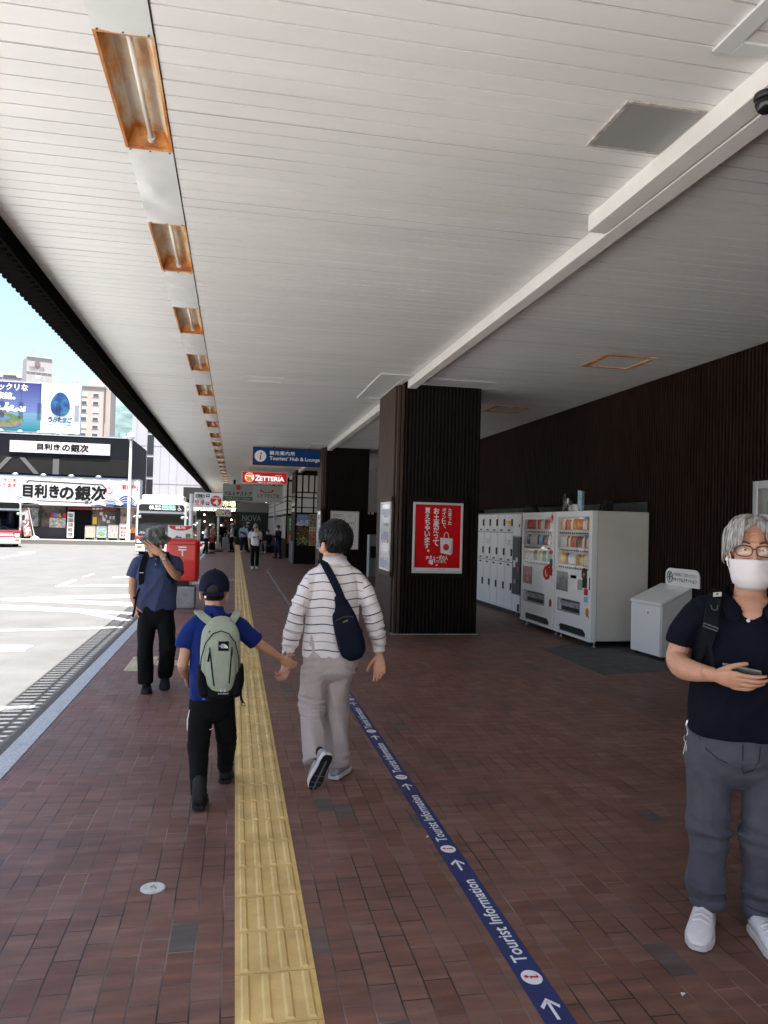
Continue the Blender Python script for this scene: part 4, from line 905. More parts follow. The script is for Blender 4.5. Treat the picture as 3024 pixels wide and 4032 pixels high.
mb = MB(); write(mb,'60',(-4.22,gy,2.19),X_,Z_,.20,.19,bold=.03); write(mb,'亀の井',(-3.95,gy,2.29),X_,Z_,.28,.10,bold=.02); write(mb,'KAMENOI',(-3.97,gy,2.175),X_,Z_,.32,.08,bold=.03); write(mb,'Kannawa Onsen',(-3.6,gy,2.175),X_,Z_,.64,.075,bold=.02); mb.build('route_number', led_w, db, norm=False)
mb = MB(); mb.prism([(-2.90,2.14),(-2.62,2.14),(-2.62,2.41),(-2.90,2.41)],(0,39.998,0),X_,Z_,.008); acs = mb.build('access_plate', M('access_blue', (.02,.12,.42), .4), db)
mb = MB(); q = 39.987
mb.tube([(-2.775+.06*math.cos(a),q,2.225+.06*math.sin(a)) for a in [PI*.75+PI*1.35*k/14 for k in range(15)]],.010,5); mb.tube([(-2.785,q,2.345),(-2.785,q,2.255),(-2.72,q,2.25),(-2.69,q,2.19),(-2.66,q,2.195)],.012,5); mb.sph((-2.785,q,2.375),(.018,.004,.018),8); mb.build('wheelchair_mark', letter_white, acs)
mb = MB(); write(mb,'ワンマン',(-4.6,gy-.004,.965),X_,Z_,.42,.085,bold=.02); mb.build('screen_lettering', letter_white, ws, norm=False)
bus_stuff = t
t2, db2, ws2 = bus(-14.45,-11.98,47,10.5,'white and red bus cut off by the left edge of the photo, facing us',False); t2.rotation_euler.z = R(19)

# hanging signs
def hang_sign(name, label, x0, x1, z0, z1, y, mats, rim=.02, depth=.16):
    t = thing(name, label, 'hanging sign', ((x0+x1)/2,y,z0))
    mb = MB(); mb.box(x0,x1,y,y+depth,z0,z1); mb.build('case', mats[0], t, bevel=.008)
    mb = MB(); mb.box(x0+rim,x1-rim,y-.004,y,z0+rim,z1-rim); f_ = mb.build('face', mats[1], t)
    return t
y = 22.4; t = hang_sign('hanging_sign','blue hanging sign of the Tourists\' Hub and Lounge with a white i disc',.45,2.415,3.325,3.835,y,[M('case_brown', (.03,.02,.018), .5),M('sign_blue', (.008,.05,.20), .5, spec=.12)],.03)
mb = MB(); c = (.665,y-.006,3.58); mb.add([(c[0]+.165*math.cos(a),c[1],c[2]+.165*math.sin(a)) for a in [2*PI*k/36 for k in range(36)]],[tuple(range(36))])
write(mb,'観光案内所',(.93,y-.005,3.625),X_,Z_,.72,.115,bold=.03,space=1.25); write(mb,'Tourists’ Hub & Lounge',(.93,y-.005,3.445),X_,Z_,1.45,.135,bold=.03); mb.build('lettering', letter_white, t, norm=False)
mb = MB(); info_i(mb,(.605,y-.010,3.475),X_,Z_,.12,.21); mb.build('info_mark', letter_red, t, norm=False)
mb = MB(); mb.cyl((1.05,y+.08,3.83),(1.05,y+.08,HC),.03); mb.cyl((2.1,y+.08,3.83),(2.1,y+.08,HC),.03); mb.build_each('hanger', M('hanger_brown', (.10,.06,.045), .5), t)
y = 31.0; sr = M('sign_red', (.45,.006,.012), .35, emit=.12)
t = hang_sign('hanging_sign','red lit burger shop sign with a striped orange ball, hanging below the ceiling',.205,2.02,3.20,3.70,y,[M('case_cream', (.70,.68,.63), .4),sr],.035)
mb = MB(); write(mb,'Z',(.745,y-.005,3.335),X_,Z_,.17,.205,bold=.05); write(mb,'ETTERIA',(.925,y-.005,3.335),X_,Z_,.95,.165,bold=.05); write(mb,'ゼッテリア',(1.53,y-.005,3.54),X_,Z_,.25,.035,bold=.02); write(mb,'絶品バーガー フェアトレードコーヒー',(.86,y-.005,3.25),X_,Z_,.92,.04,bold=.02)
c = (.52,3.455); mb.add([(c[0]+.185*math.cos(a),y-.005,c[1]+.185*math.sin(a)) for a in [2*PI*k/36 for k in range(36)]],[tuple(range(36))]); mb.build('lettering', M('sign_lit_white', (.85,.83,.8), .5, emit=.2), t, norm=False)
mb = MB()
def seg(a0,a1,n=12): return [(c[0]+.17*math.cos(a0+(a1-a0)*k/n),c[1]+.17*math.sin(a0+(a1-a0)*k/n)) for k in range(n+1)]
mb.prism(seg(R(25),R(155)),(0,y-.0085,0),X_,Z_,.002); mb.prism(seg(R(205),R(320))+[(c[0]+.05,c[1]-.02)],(0,y-.0085,0),X_,Z_,.002); mb.prism([(c[0]-.16,c[1]+.055),(c[0]+.0,c[1]+.03),(c[0]+.165,c[1]+.03),(c[0]+.1,c[1]-.015),(c[0]-.12,c[1]-.055)],(0,y-.0085,0),X_,Z_,.002); mb.build('ball_mark', M('sign_orange', (.70,.24,.02), .4, emit=.15), t)
mb = MB(); mb.cyl((.45,y+.08,3.70),(.45,y+.08,HC),.012); mb.cyl((1.8,y+.08,3.70),(1.8,y+.08,HC),.012); mb.build_each('hanger', steel, t)
y = 40.8; t = hang_sign('hanging_sign','wide grey hanging sign of a store and a market arcade, below the red sign',-.67,2.46,2.75,3.63,y,[M('case_grey', (.35,.35,.34), .5),M('sign_grey', (.40,.40,.39), .45)],.03)
mb = MB(); mb.box(-.64,.87,y-.008,y-.004,2.79,3.60); mb.build('green_half', M('sign_palegreen', (.28,.32,.30), .45), t)
mb = MB(); mb.box(-.64,.87,y-.012,y-.008,2.79,2.98); mb.build('green_band', M('sign_green', (.03,.10,.06), .45), t)
mb = MB(); write(mb,'マルミヤストア',(-.60,y-.009,3.03),X_,Z_,1.42,.21,bold=.03); write(mb,'えきマチ1丁目',(1.08,y-.005,2.98),X_,Z_,1.14,.18,bold=.01); mb.build('black_lettering', letter_black, t, norm=False)
mb = MB(); write(mb,'EVERYDAY FRESH',(-.5,y-.013,2.84),X_,Z_,1.25,.09); mb.build('pale_lettering', M('sign_pale', (.35,.42,.36), .5), t, norm=False)
mb = MB(); mb.add([(.13+.13*math.cos(a),y-.010,3.45+.135*math.sin(a)) for a in [2*PI*k/28 for k in range(28)]],[tuple(range(28))])
mb.tube([(1.26,y-.02,3.38),(1.34,y-.02,3.29),(1.5,y-.02,3.25),(1.7,y-.02,3.25),(1.86,y-.02,3.29),(1.94,y-.02,3.38)],[.055,.03,.022,.022,.03,.055],10); mb.build('red_marks', letter_red, t)
mb = MB(); mb.box(-.14,-.02,y+.03,y+.12,3.63,HC); mb.box(1.9,2.02,y+.03,y+.12,3.63,HC); mb.build_each('hanger', dark_wood, t)
# ================================================================ the market front under the canopy
plaster = M('plaster_white', (.66,.64,.61), .7, var=(3,.06))
def panels(mb, o, u, v, rects, d=.012):
    for (a, b, c, e) in rects: mb.obox(V(o)+u*a+v*c, u*(b-a), v*(e-c), u.cross(v)*d)
PROW = ((2.98,3.66),(2.76,2.93),(2.35,2.71),(2.13,2.31))
def front_rects(w):
    out = []; x = .05
    while x < w-.2: out.append((x,x+.18,*PROW[0])); x += .248
    for r_ in PROW[1:]:
        x = .05; k = 0
        while x < w-.1:
            ww = .17 if k % 2 == 0 else .42; out.append((x,min(x+ww,w-.03),*r_)); x += ww+.065; k += 1
    return out
t = thing('market_kiosk', 'dark timbered market corner with white lattice panels and produce posters', 'shop', (4.1,32.9,0))
mb = MB(); mb.box(2.42,5.9,31.8,34.0,0,HC); mb.build('wall', dark_wood, t)
mb = MB(); panels(mb,(2.44,31.797,0),X_,Z_,front_rects(3.3)); mb.build('front_panels', plaster, t)
mb = MB(); panels(mb,(2.417,34.0,0),MY,Z_,[(a,b,c,e) for a,b in ((.15,.45),(.6,.95),(1.1,1.45),(1.6,2.0)) for c,e in ((2.15,2.3),(2.4,2.75),(2.82,2.95))]); mb.build('side_panels', M('side_glass', (.30,.31,.33), .15, var=(3,.5)), t)
mb = MB(); mb.box(2.36,2.415,31.75,33.9,0,.92); mb.build('base_board', M('base_grey', (.10,.10,.10), .6), t)
# produce poster: sky above, heaped vegetables below
t = thing('produce_poster', 'tall produce poster with heaped vegetables under a blue sky on the market corner', 'poster', (2.75,31.78,.76))
gy = 31.785
mb = MB(); mb.box(2.50,3.0,gy-.006,gy+.01,.76,2.06); mb.build('sheet', M('poster_dark', (.02,.018,.015), .4), t)
mb = MB(); n = 8
for k in range(n):
    z0 = 1.60+.46*k/n; mb.box(2.503,2.997,gy-.008,gy-.006,z0,z0+.46/n,k)
mb.build('sky_print', [M(f'print_sky{k}', (.30-.03*k,.42-.038*k,.62-.032*k), .4) for k in range(n)], t)
mb = MB(); random.seed(4)
for k in range(26): mb.sph((random.uniform(2.53,2.97),gy-.009,random.uniform(1.56,1.80)),(random.uniform(.03,.09),.001,random.uniform(.008,.022)),8)
mb.build('cloud_print', M('print_cloud', (.62,.66,.70), .5), t)
mb = MB(); vc = [(.20,.03,.01),(.42,.16,.02),(.07,.14,.03),(.03,.03,.015),(.30,.03,.03),(.55,.40,.05),(.10,.10,.03),(.12,.06,.02)]
for k in range(230):
    f_ = random.random(); z = .98+.60*f_*(1-.35*abs(random.uniform(-1,1))); mb.sph((random.uniform(2.52,2.98),gy-.010,z),(random.uniform(.010,.03),.002,random.uniform(.008,.02)),7,random.randrange(8))
vg = M('print_greenveg', (.20,.30,.12), .5)
mb.build('vegetable_print', [M(f'print_veg{k}', c, .5) for k, c in enumerate(vc)], t)
mb = MB()
for k in range(26):
    a = random.uniform(-1,1.2); c = V((random.uniform(2.54,2.95),gy-.012,random.uniform(.80,1.05))); d = V((.06*math.cos(a),0,.06*math.sin(a))); mb.tube([c-d,c,c+d],[.012,.02,.012],6)
mb.sph((2.80,gy-.014,1.07),(.055,.004,.05),10,1); mb.build('marrow_print', [vg, M('print_lemon', (.62,.45,.03), .5)], t)
mb = MB(); write(mb,'PRODUCE',(2.56,gy-.009,1.93),X_,Z_,.36,.07,bold=.02); write(mb,'Marumiya Store',(2.62,gy-.009,1.89),X_,Z_,.24,.022); mb.build('lettering', M('letter_pale', (.55,.6,.7), .5), t, norm=False)
t = thing('food_poster', 'pair of food photo posters, grain above and salmon below, beside the vegetable poster', 'poster', (3.2,31.78,.76))
mb = MB(); mb.box(3.015,3.6,gy-.006,gy+.01,.76,2.06); mb.build('sheet', M('poster_cream', (.55,.48,.30), .5), t)
mb = MB(); mb.box(3.03,3.59,gy-.009,gy-.006,1.53,2.04); mb.build('grain_print', M('grain_print', (.16,.10,.045), .5, var=(16,.85), vcol2=(.45,.36,.22)), t)
mb = MB(); mb.box(3.03,3.59,gy-.009,gy-.006,.78,1.36); mb.build('salmon_print', M('salmon_print', (.36,.07,.04), .4, var=(11,.7), vcol2=(.62,.30,.20), stretch=(1,1,2.2)), t)
mb = MB(); mb.sph((3.12,gy-.010,1.24),(.06,.003,.06),12); mb.sph((3.08,gy-.01,1.445),(.035,.002,.035),10,1); mb.build('orange_print', [org, M('print_brown', (.28,.12,.04), .5)], t)
mb = MB(); write(mb,'マルミヤ',(3.14,gy-.008,1.41),X_,Z_,.40,.07,bold=.03); mb.build('lettering', letter_black, t, norm=False)
# long market front beyond it
t = thing('arcade_shop', 'long timbered market shop front with rows of white panels beyond the corner kiosk', 'shop', (4.1,47,0))
mb = MB(); mb.box(2.42,5.9,37.1,60,0,HC); mb.build('wall', dark_wood, t)
mb = MB(); panels(mb,(2.44,37.097,0),X_,Z_,front_rects(3.3)); mb.build('front_panels', plaster, t)
mb = MB(); r_ = []
y = 0
while y < 19:
    for c,e in PROW: r_ += [(y+.1,y+.55,c,e),(y+.68,y+.92,c,e)]
    r_ += [(y+.1,y+.55,.9,2.0)]
    y += 1.05
panels(mb,(2.417,57.2,0),MY,Z_,r_); mb.build('side_panels', plaster, t)
mb = MB(); mb.box(2.47,3.0,37.05,37.09,.70,1.22,1); mb.box(2.47,3.0,37.05,37.09,1.22,2.02); bn = mb.build('banner', [M('banner_green', (.06,.22,.05), .5), M('banner_orange', (.55,.12,.02), .5)], t)
mb = MB(); write(mb,'特売市',(2.56,37.046,1.3),X_,Z_,.16,.6,vertical=True,bold=.04); write(mb,'本日',(2.56,37.046,.8),X_,Z_,.16,.34,vertical=True,bold=.04); mb.build('lettering', letter_white, bn, norm=False)
# leaning white banner flag
t = thing('banner_flag', 'narrow white banner leaning out from the market front', 'flag', (2.2,43,0))
mb = MB(); mb.add([(2.02,43,2.95),(2.16,43.0,2.9),(2.27,43.05,1.75),(2.20,43.02,1.7)],[(0,1,2,3)]); mb.build('cloth', M('cloth_white', (.62,.62,.62), .8), t, norm=False)
mb = MB(); mb.cyl((2.0,43,3.0),(2.3,43,0),.015); mb.build('pole', steel, t)
# second pillar's inner neighbours: ticket hall front with a glowing shop and a photo booth
t = thing('photo_booth', 'pale grey machine with a dark screen standing in the passage between the pillars', 'machine', (4.35,24.6,0))
mb = MB(); mb.box(4.22,4.75,24.2,24.9,0,1.36); mb.build('cabinet', M('booth_grey', (.50,.50,.50), .5), t, bevel=.03)
mb = MB(); mb.box(4.27,4.7,24.19,24.2,.62,1.0); mb.build('screen', dark_gap, t)
t = thing('food_banner', 'narrow red and white food banner lit in the passage behind the second pillar', 'banner', (4.02,27,0))
mb = MB(); n = 6
for k in range(n): mb.box(3.98,4.28,27,27.02,.35+k*.27,.35+(k+1)*.27,k%3)
mb.build('sheet', [M('fb_red', (.55,.05,.03), .5, var=(12,.4), emit=.15), M('fb_white', (.7,.62,.55), .5, var=(12,.3), emit=.15), M('fb_orange', (.55,.25,.08), .5, var=(12,.4), emit=.15)], t)
mb = MB(); mb.cyl((3.97,27.01,0),(3.97,27.01,2.1),.015); mb.cyl((4.29,27.01,0),(4.29,27.01,2.1),.015); mb.build('pole', steel, t)
mb = MB(); mb.sph((4.06,26.9,2.16),.035,10); mb.sph((4.2,26.9,2.15),.035,10); tag(mb.build('spot_lamp', M('lamp_warm', (1,.85,.6), .5, emit=6)), 'pair of small lit lamps over the red food banner', 'lamp')
t = thing('inner_screen', 'pale inner wall screen with a dark framed window seen between the two pillars', 'wall', (5,31,0))
mb = MB(); mb.box(3.9,5.9,30.5,30.6,2.2,HC); mb.build('screen', M('screen_grey', (.35,.35,.35), .6), t)
mb = MB(); mb.box(4.2,4.5,30.48,30.5,2.5,3.2); mb.build('window', dark_gap, t)

# ================================================================ the far end of the walk
t = thing('market_hall', 'dark open market hall at the far end with lit white letters over it', 'building', (-1.5,61,0))
mb = MB(); mb.box(-3.9,2.4,63.5,64,0,4.2); mb.box(-3.9,.4,60,63.5,3.3,4.2); mb.box(-3.9,-3.6,60,63.5,0,3.3); mb.build('wall', M('hall_dark', (.018,.016,.015), .8), t)
mb = MB()
for x in (-3.0,-2.2,-1.5,-.9,-.35,.25): mb.box(x-.05,x+.05,60.0,60.1,0,3.3)
mb.box(-3.6,.4,60,60.08,2.3,2.42); mb.build('frame', dark_wood, t)
mb = MB(); write(mb,'BEPPU STATION MARKET',(-3.55,59.99,2.46),X_,Z_,3.6,.26,bold=.03); write(mb,'べっぷ駅市場',(-3.0,59.99,2.82),X_,Z_,3.0,.42,bold=.035,m=1); mb.build('lettering', [M('lit_white', (.9,.88,.82), .5, emit=1.0), M('lit_gold', (.75,.55,.25), .5, emit=.9)], t, norm=False)
mb = MB(); random.seed(5)
for k in range(26): mb.sph((random.uniform(-3.4,1.6),random.uniform(61,63.3),random.uniform(.4,2.2)),random.uniform(.02,.06),8)
mb.build('shop_light', M('lamp_warm', (1,.85,.6), .5, emit=6), t)
mb = MB(); random.seed(6)
for k in range(40):
    x = random.uniform(-3.5,2.0); z = random.uniform(.2,2.1); mb.box(x,x+random.uniform(.1,.4),63.4,63.5,z,z+random.uniform(.1,.4),k%4)
mb.build('goods', [M('goods_a', (.10,.05,.04), .7), M('goods_b', (.22,.20,.17), .7), M('goods_c', (.05,.05,.06), .7), M('goods_d', (.25,.12,.05), .7)], t)
t = thing('school_booth', 'black shop panel with big grey letters under a grey shutter', 'shop', (1.2,57,0))
mb = MB(); mb.box(.1,2.40,57,58,0,2.4); mb.build('panel', M('nova_black', (.012,.014,.014), .35), t)
mb = MB(); mb.box(.1,2.40,56.9,58,2.4,3.1); mb.box(.05,.1,56.9,58,0,3.1,1); mb.build('shutter', [M('shutter_grey', (.22,.21,.20), .6), dark_gap], t)
mb = MB(); write(mb,'NOVA',(.52,56.99,1.75),X_,Z_,1.35,.42,bold=.02); mb.build('lettering', M('nova_grey', (.22,.23,.23), .5), t, norm=False)
mb = MB(); mb.box(.5,1.9,56.9,57,.75,1.15); mb.build('leaflet_rack', M('rack_grey', (.25,.25,.25), .5, var=(7,.5)), t)

# ================================================================ across the plaza
def q(x, z, Y=56, Y0=52): return (x*Y/Y0, 1.66+(z-1.66)*Y/Y0)
mb = MB(); mb.box(-70,-5.4,54.4,75,-.14,.16); struct(mb.build('far_pavement', M('far_paving', (.33,.31,.28), .85, var=(3,.15))))
mb = MB(); mb.box(-70,-5.3,54.2,54.4,-.14,.14); struct(mb.build('far_kerb', M('kerb_dark', (.14,.13,.12), .8)))
mb = MB(); mb.box(-70,-5.5,54.42,54.95,.160,.166); struct(mb.build('far_tactile', M('tactile_pale')))
RY = 56.0
black_clad = M('black_cladding', (.006,.0065,.009), .7, spec=.15, var=(3,.3))
t = thing('restaurant', 'black two storey seafood restaurant with a long white wave painted signboard', 'building', (-12,RY,.15))
mb = MB(); mb.box(-19.5,-7.2,RY,RY+9,4.5,7.26); mb.box(-19.5,-7.2,RY+.9,RY+9,.15,4.5); mb.build('wall', black_clad, t)
mb = MB()
for k in range(21): mb.box(-19.5,-7.24,RY-.05,RY,4.62+k*.054,4.645+k*.054)
mb.build('louvres', M('louvre_grey', (.035,.033,.03), .7, spec=.15), t)
mb = MB(); mb.prism([(-16.2,4.58),(-15.85,4.58),(-14.95,5.66),(-15.3,5.66)],(0,RY-.06,0),X_,Z_,.02); mb.prism([(-13.2,4.58),(-13.55,4.58),(-14.5,5.66),(-14.15,5.66)],(0,RY-.06,0),X_,Z_,.02); mb.box(-12.35,-11.95,RY-.06,RY-.04,4.6,5.66); mb.build_each('brace', M('brace_grey', (.09,.085,.08), .5), t)
mb = MB(); mb.box(-19.5,-7.2,RY-.02,RY+.02,7.26,7.32); mb.build('parapet_rail', alu, t)
x0, z0 = q(-14.03,5.71); x1, z1 = q(-8.02,6.43)
mb = MB(); mb.box(x0,x1,RY-.16,RY,z0,z1); us = mb.build('upper_sign', M('sign_pink', (.52,.475,.475), .6, var=(.6,.1)), t, bevel=.01)
mb = MB(); write(mb,'目利き',(-13.35,RY-.165,z0+.22),X_,Z_,1.42,.42,bold=.045); write(mb,'の銀次',(-11.75,RY-.165,z0+.17),X_,Z_,1.7,.5,bold=.045); write(mb,'ぎんじ。',(-10.85,RY-.165,z0+.04),X_,Z_,.6,.13,bold=.01); mb.box(-11.9,-11.87,RY-.166,RY-.16,z0,z1); mb.build('lettering', letter_black, us, norm=False)
# lower signboard: white with rolling blue waves
sz0, sz1 = 2.46, 4.42; sy = RY-.55
mb = MB(); mb.box(-19.5,-6.52,sy,RY+.9,sz0,sz1); sg = mb.build('signboard', M('sign_warm', (.50,.49,.475), .6), t, bevel=.02)
blue_w, foam = M('wave_blue', (.03,.055,.14), .5, var=(2.5,.3)), M('wave_foam', (.68,.70,.72), .5)
mb = MB(); random.seed(9)
def wave(xc, w, h):
    pts = [(xc-w,sz0+.02)]+[(xc-w+2*w*k/16, sz0+.02+h*max(0,math.sin(PI*k/16))**1.2) for k in range(17)]+[(xc+w,sz0+.02)]
    mb.prism(pts,(0,sy-.004,0),X_,Z_,.004)
    for j in range(3):
        mb.tube([(xc-w*.75+1.5*w*k/10, sy-.008, sz0+.03+h*(.75-.2*j)*math.sin(PI*(k+1.5)/13)) for k in range(11)],.014,5,1)
    for k in range(13):
        a = PI*(.15+.7*k/12); mb.sph((xc-w*math.cos(a)*.9, sy-.012, sz0+.02+h*math.sin(a)**1.2),(random.uniform(.05,.11),.006,random.uniform(.04,.08)),8,1)
for xc,w,h in ((-18.5,1.2,.8),(-16.2,1.3,.85),(-14.6,1.0,.62),(-13.7,.7,.35),(-9.2,.5,.3),(-8.4,.9,.55),(-7.4,.85,.85),(-16.9,.8,.9)): wave(xc,w,h)
mb.build('wave_print', [blue_w, foam], sg)
mb = MB(); ly = sy-.008
write(mb,'目利き',(-14.05,ly,2.98),X_,Z_,2.25,.85,bold=.05); write(mb,'の銀次',(-11.72,ly,2.88),X_,Z_,3.0,.95,bold=.045); write(mb,'ぎんじ。',(-10.1,ly,2.62),X_,Z_,1.05,.26,bold=.02)
mb.prism([(-13.9,3.95),(-13.75,4.12),(-9.0,4.0),(-8.7,3.7),(-8.76,3.68),(-9.05,3.94),(-13.72,4.05),(-13.8,3.93)],(0,ly,0),X_,Z_,.004); mb.prism([(-13.85,2.75),(-8.95,2.68),(-8.95,2.71),(-13.85,2.79)],(0,ly,0),X_,Z_,.004); mb.build('black_lettering', letter_black, sg, norm=False)
mb = MB(); write(mb,'定食・ランチ',(-16.25,ly,3.92),X_,Z_,1.75,.28,bold=.03); write(mb,'やってます',(-16.0,ly,3.58),X_,Z_,1.5,.28,bold=.03); write(mb,'営業中',(-7.7,ly,3.75),X_,Z_,.92,.28,bold=.03); mb.box(-8.72,-8.33,ly-.002,ly,3.4,3.72); mb.build('red_lettering', letter_red, sg, norm=False)
mb = MB(); write(mb,'鮮',(-8.68,ly-.004,3.43),X_,Z_,.31,.26,bold=.03); mb.build('seal_lettering', letter_white, sg, norm=False)
for k in range(11):
    x = -16+k*.93; mb = MB(); mb.tube([(x,sy-.02,sz1-.02),(x,sy-.12,sz1-.1)],.012,5,1); mb.sph((x,sy-.12,sz1-.17),.05,8); mb.build('bulb', [M('bulb_lit', (1,.75,.3), .4, emit=1.6), dark_gap], sg)
for k in range(5):
    x = -16.4+k*1.78; mb = MB(); mb.sph((x,sy+.1,sz1+.08),(.22,.12,.10),10); mb.build('spot_hood', alu, sg, smooth=True)
mb = MB(); mb.box(-19.5,-6.5,sy-.03,sy+.6,sz1-.02,sz1+.03); mb.build('sign_cap', M('cap_blue', (.06,.09,.18), .5), sg)
# ground floor: glazing, prints, doorway
gl_ = M('shop_glass', (.045,.04,.04), .08, var=(1.3,.7), vcol2=(.17,.13,.11))
GY = RY+.55
mb = MB(); mb.box(-19.4,-11.5,GY,GY+.05,.95,2.45); mb.box(-9.8,-8.2,GY,GY+.05,.5,2.2); mb.build('window', gl_, t)
mb = MB(); mb.box(-19.5,-11.35,GY-.1,GY+.2,.16,.95); mb.box(-11.42,-11.3,GY-.05,GY+.3,.16,2.46); mb.box(-8.25,-7.9,GY-.05,GY+.3,.16,2.46); mb.build('base_wall', M('base_navy', (.02,.022,.03), .6), t)
for x in (-17,-14.6,-13.15,-11.55):
    mb = MB(); mb.box(x-.05,x+.05,GY-.03,GY,.95,2.46); mb.build('mullion', dark_gap, t)
mb = MB(); mb.box(-11.3,-8.2,GY-.25,GY+.1,2.22,2.42); mb.build('lintel', M('lintel_red', (.16,.02,.03), .5), t)
mb = MB(); mb.box(-10.85,-9.85,GY+.4,GY+.45,.17,2.2); mb.build('doorway', M('doorway', (.03,.02,.016), .8, var=(2,.6)), t)
mb = MB(); write(mb,'営業中',(-9.75,GY-.256,2.26),X_,Z_,.7,.13,bold=.02); mb.build('lintel_lettering', letter_white, t, norm=False)
mb = MB(); mb.box(-12.55,-11.5,GY-.08,GY-.05,.80,1.62); mb.build('photo_menu', M('photo_menu', (.25,.19,.18), .5, var=(7,.65), vcol2=(.72,.66,.62)), t)
mb = MB(); cols = [letter_red, M('k_blue', (.05,.15,.5), .5), org, M('k_green', (.08,.35,.08), .5)]
for k, ch in enumerate("Kid's"): write(mb, ch, (-12.42+k*.19,GY-.085,1.68),X_,Z_,.16 if ch != "'" else .05,.26 if ch != "'" else .08, k%4, bold=.05)
mb.build('kids_lettering', cols, t, norm=False)
mb = MB(); mb.box(-14.4,-13.3,GY-.06,GY-.04,1.0,2.25); mb.build('window_print', M('window_print', (.16,.19,.25), .5, var=(3,.8), vcol2=(.5,.52,.55)), t)
mb = MB(); mb.box(-16.9,-14.75,GY-.06,GY-.04,1.35,2.1); mb.build('window_goods', M('window_goods', (.22,.10,.07), .5, var=(3,.8), vcol2=(.45,.3,.22)), t)
mb = MB(); mb.box(-7.85,-6.6,GY-.4,GY-.35,1.0,2.45); mb.box(-7.85,-6.6,GY-.4,GY-.35,.7,1.0,1); mb.build('end_print', [M('end_print', (.20,.05,.035), .5, var=(3,.8), vcol2=(.5,.36,.25)), org], t)
mb = MB(); mb.box(-9.72,-9.45,GY-.1,GY-.07,1.25,1.75); mb.box(-9.72,-9.45,GY-.1,GY-.07,.2,1.05,1); mb.build('yellow_notice', [M('notice_yellow'), M('notice_ochre', (.35,.22,.06), .5)], t)
mb = MB(); random.seed(3)
for k in range(7): x = random.uniform(-9.3,-8.5); z = random.uniform(1.3,2.0); mb.box(x,x+.22,GY-.06,GY-.05,z,z+.2)
mb.build('paper_notices', M('paper_notice', (.55,.52,.5), .6, var=(8,.3)), t)
# menu stand, A-boards, flag
t = thing('menu_stand', 'tall white framed menu stand beside the restaurant doorway', 'menu stand', (-11.1,RY-.2,.16))
mb = MB(); mb.box(-11.25,-10.82,RY-.25,RY-.2,.3,2.05); mb.build('frame', white_paint, t)
for k in range(5): mb = MB(); mb.box(-11.2,-10.87,RY-.256,RY-.25,.36+k*.33,.64+k*.33); mb.build('photo', M('menu_photo', (.06,.06,.06), .5, var=(9,.8), vcol2=(.4,.36,.32)), t)
mb = MB(); mb.box(-11.2,-10.87,RY-.28,RY-.1,.16,.3); mb.build('foot', rubber, t)
bcol = [((.35,.28,.16),(.6,.5,.4)),((.14,.22,.38),(.4,.5,.5)),((.30,.16,.14),(.6,.52,.48)),((.60,.42,.38),(.7,.62,.58))]
for k, nm in enumerate(['yellowish white-framed board, leftmost of the four outside the restaurant','bluish white-framed board with a green bowl, second of the four outside the restaurant','tall board crowded with brown food photos, third of the four outside the restaurant','pink board with red prices by the white lamp post, outside the restaurant']):
    x = -9.62+k*.74; h_ = (.98,.98,1.08,1.18)[k]
    t = thing('menu_board', nm, 'sign board', (x,RY-1.0,.16), 'menu boards outside the restaurant')
    y = RY-1.0
    mb = MB(); s = .035
    for a in ((x-.34,x+.34,h_+.16-s,h_+.16),(x-.34,x+.34,.34,.34+s),(x-.34,x-.34+s,.16,h_+.16),(x+.34-s,x+.34,.16,h_+.16)): mb.box(a[0],a[1],y,y+.03,a[2],a[3])
    mb.build('frame', alu, t)
    mb = MB(); mb.box(x-.31,x+.31,y+.01,y+.02,.37,h_+.13); mb.build('print', M(f'board_print{k}', bcol[k][0], .5, var=(9,.5), vcol2=bcol[k][1]), t)
    if k == 3:
        mb = MB(); write(mb,'飲み放題',(x-.26,y+.006,.98),X_,Z_,.5,.14,bold=.03); write(mb,'¥1,500',(x-.24,y+.006,.68),X_,Z_,.5,.15,bold=.04); write(mb,'¥1,980',(x-.24,y+.006,.45),X_,Z_,.5,.15,bold=.04); mb.build('prices', letter_red, t, norm=False)
    if k == 1:
        mb = MB(); mb.sph((x,y+.006,.62),(.22,.004,.13),12); mb.build('bowl_print', M('bowl_green', (.16,.25,.06), .5), t)
t = thing('banner_flag', 'red and white lunch banner flag leaning on a white base before the restaurant', 'flag', (-13.5,54.9,.16))
mb = MB(); fx = -14.18
mb.add([(fx-.02,55.2,2.0),(fx+.52,55.2,2.08),(fx+.86,55.2,.38),(fx+.36,55.2,.32)],[(0,1,2,3)]); fl = mb.build('cloth', M('flag_red', (.50,.05,.07), .7, var=(1.4,.75), vcol2=(.62,.5,.5)), t, norm=False)
mb = MB(); fu, fv = V((.54,0,.08)).normalized(), V((-.36,0,1.68)).normalized()
write(mb,'ランチ',(fx+.44,55.195,.42),fu,fv,.36,1.5,vertical=True,bold=.04); mb.build('lettering', letter_white, fl, norm=False)
mb = MB(); mb.tube([(fx+.55,55.22,2.25),(fx+1.02,55.22,.2)],.018,6); mb.lathe([(.28,.16),(.26,.26),(.08,.36),(.02,.38)],(fx+1.02,55.22,0),16); mb.build('pole', white_paint, t)
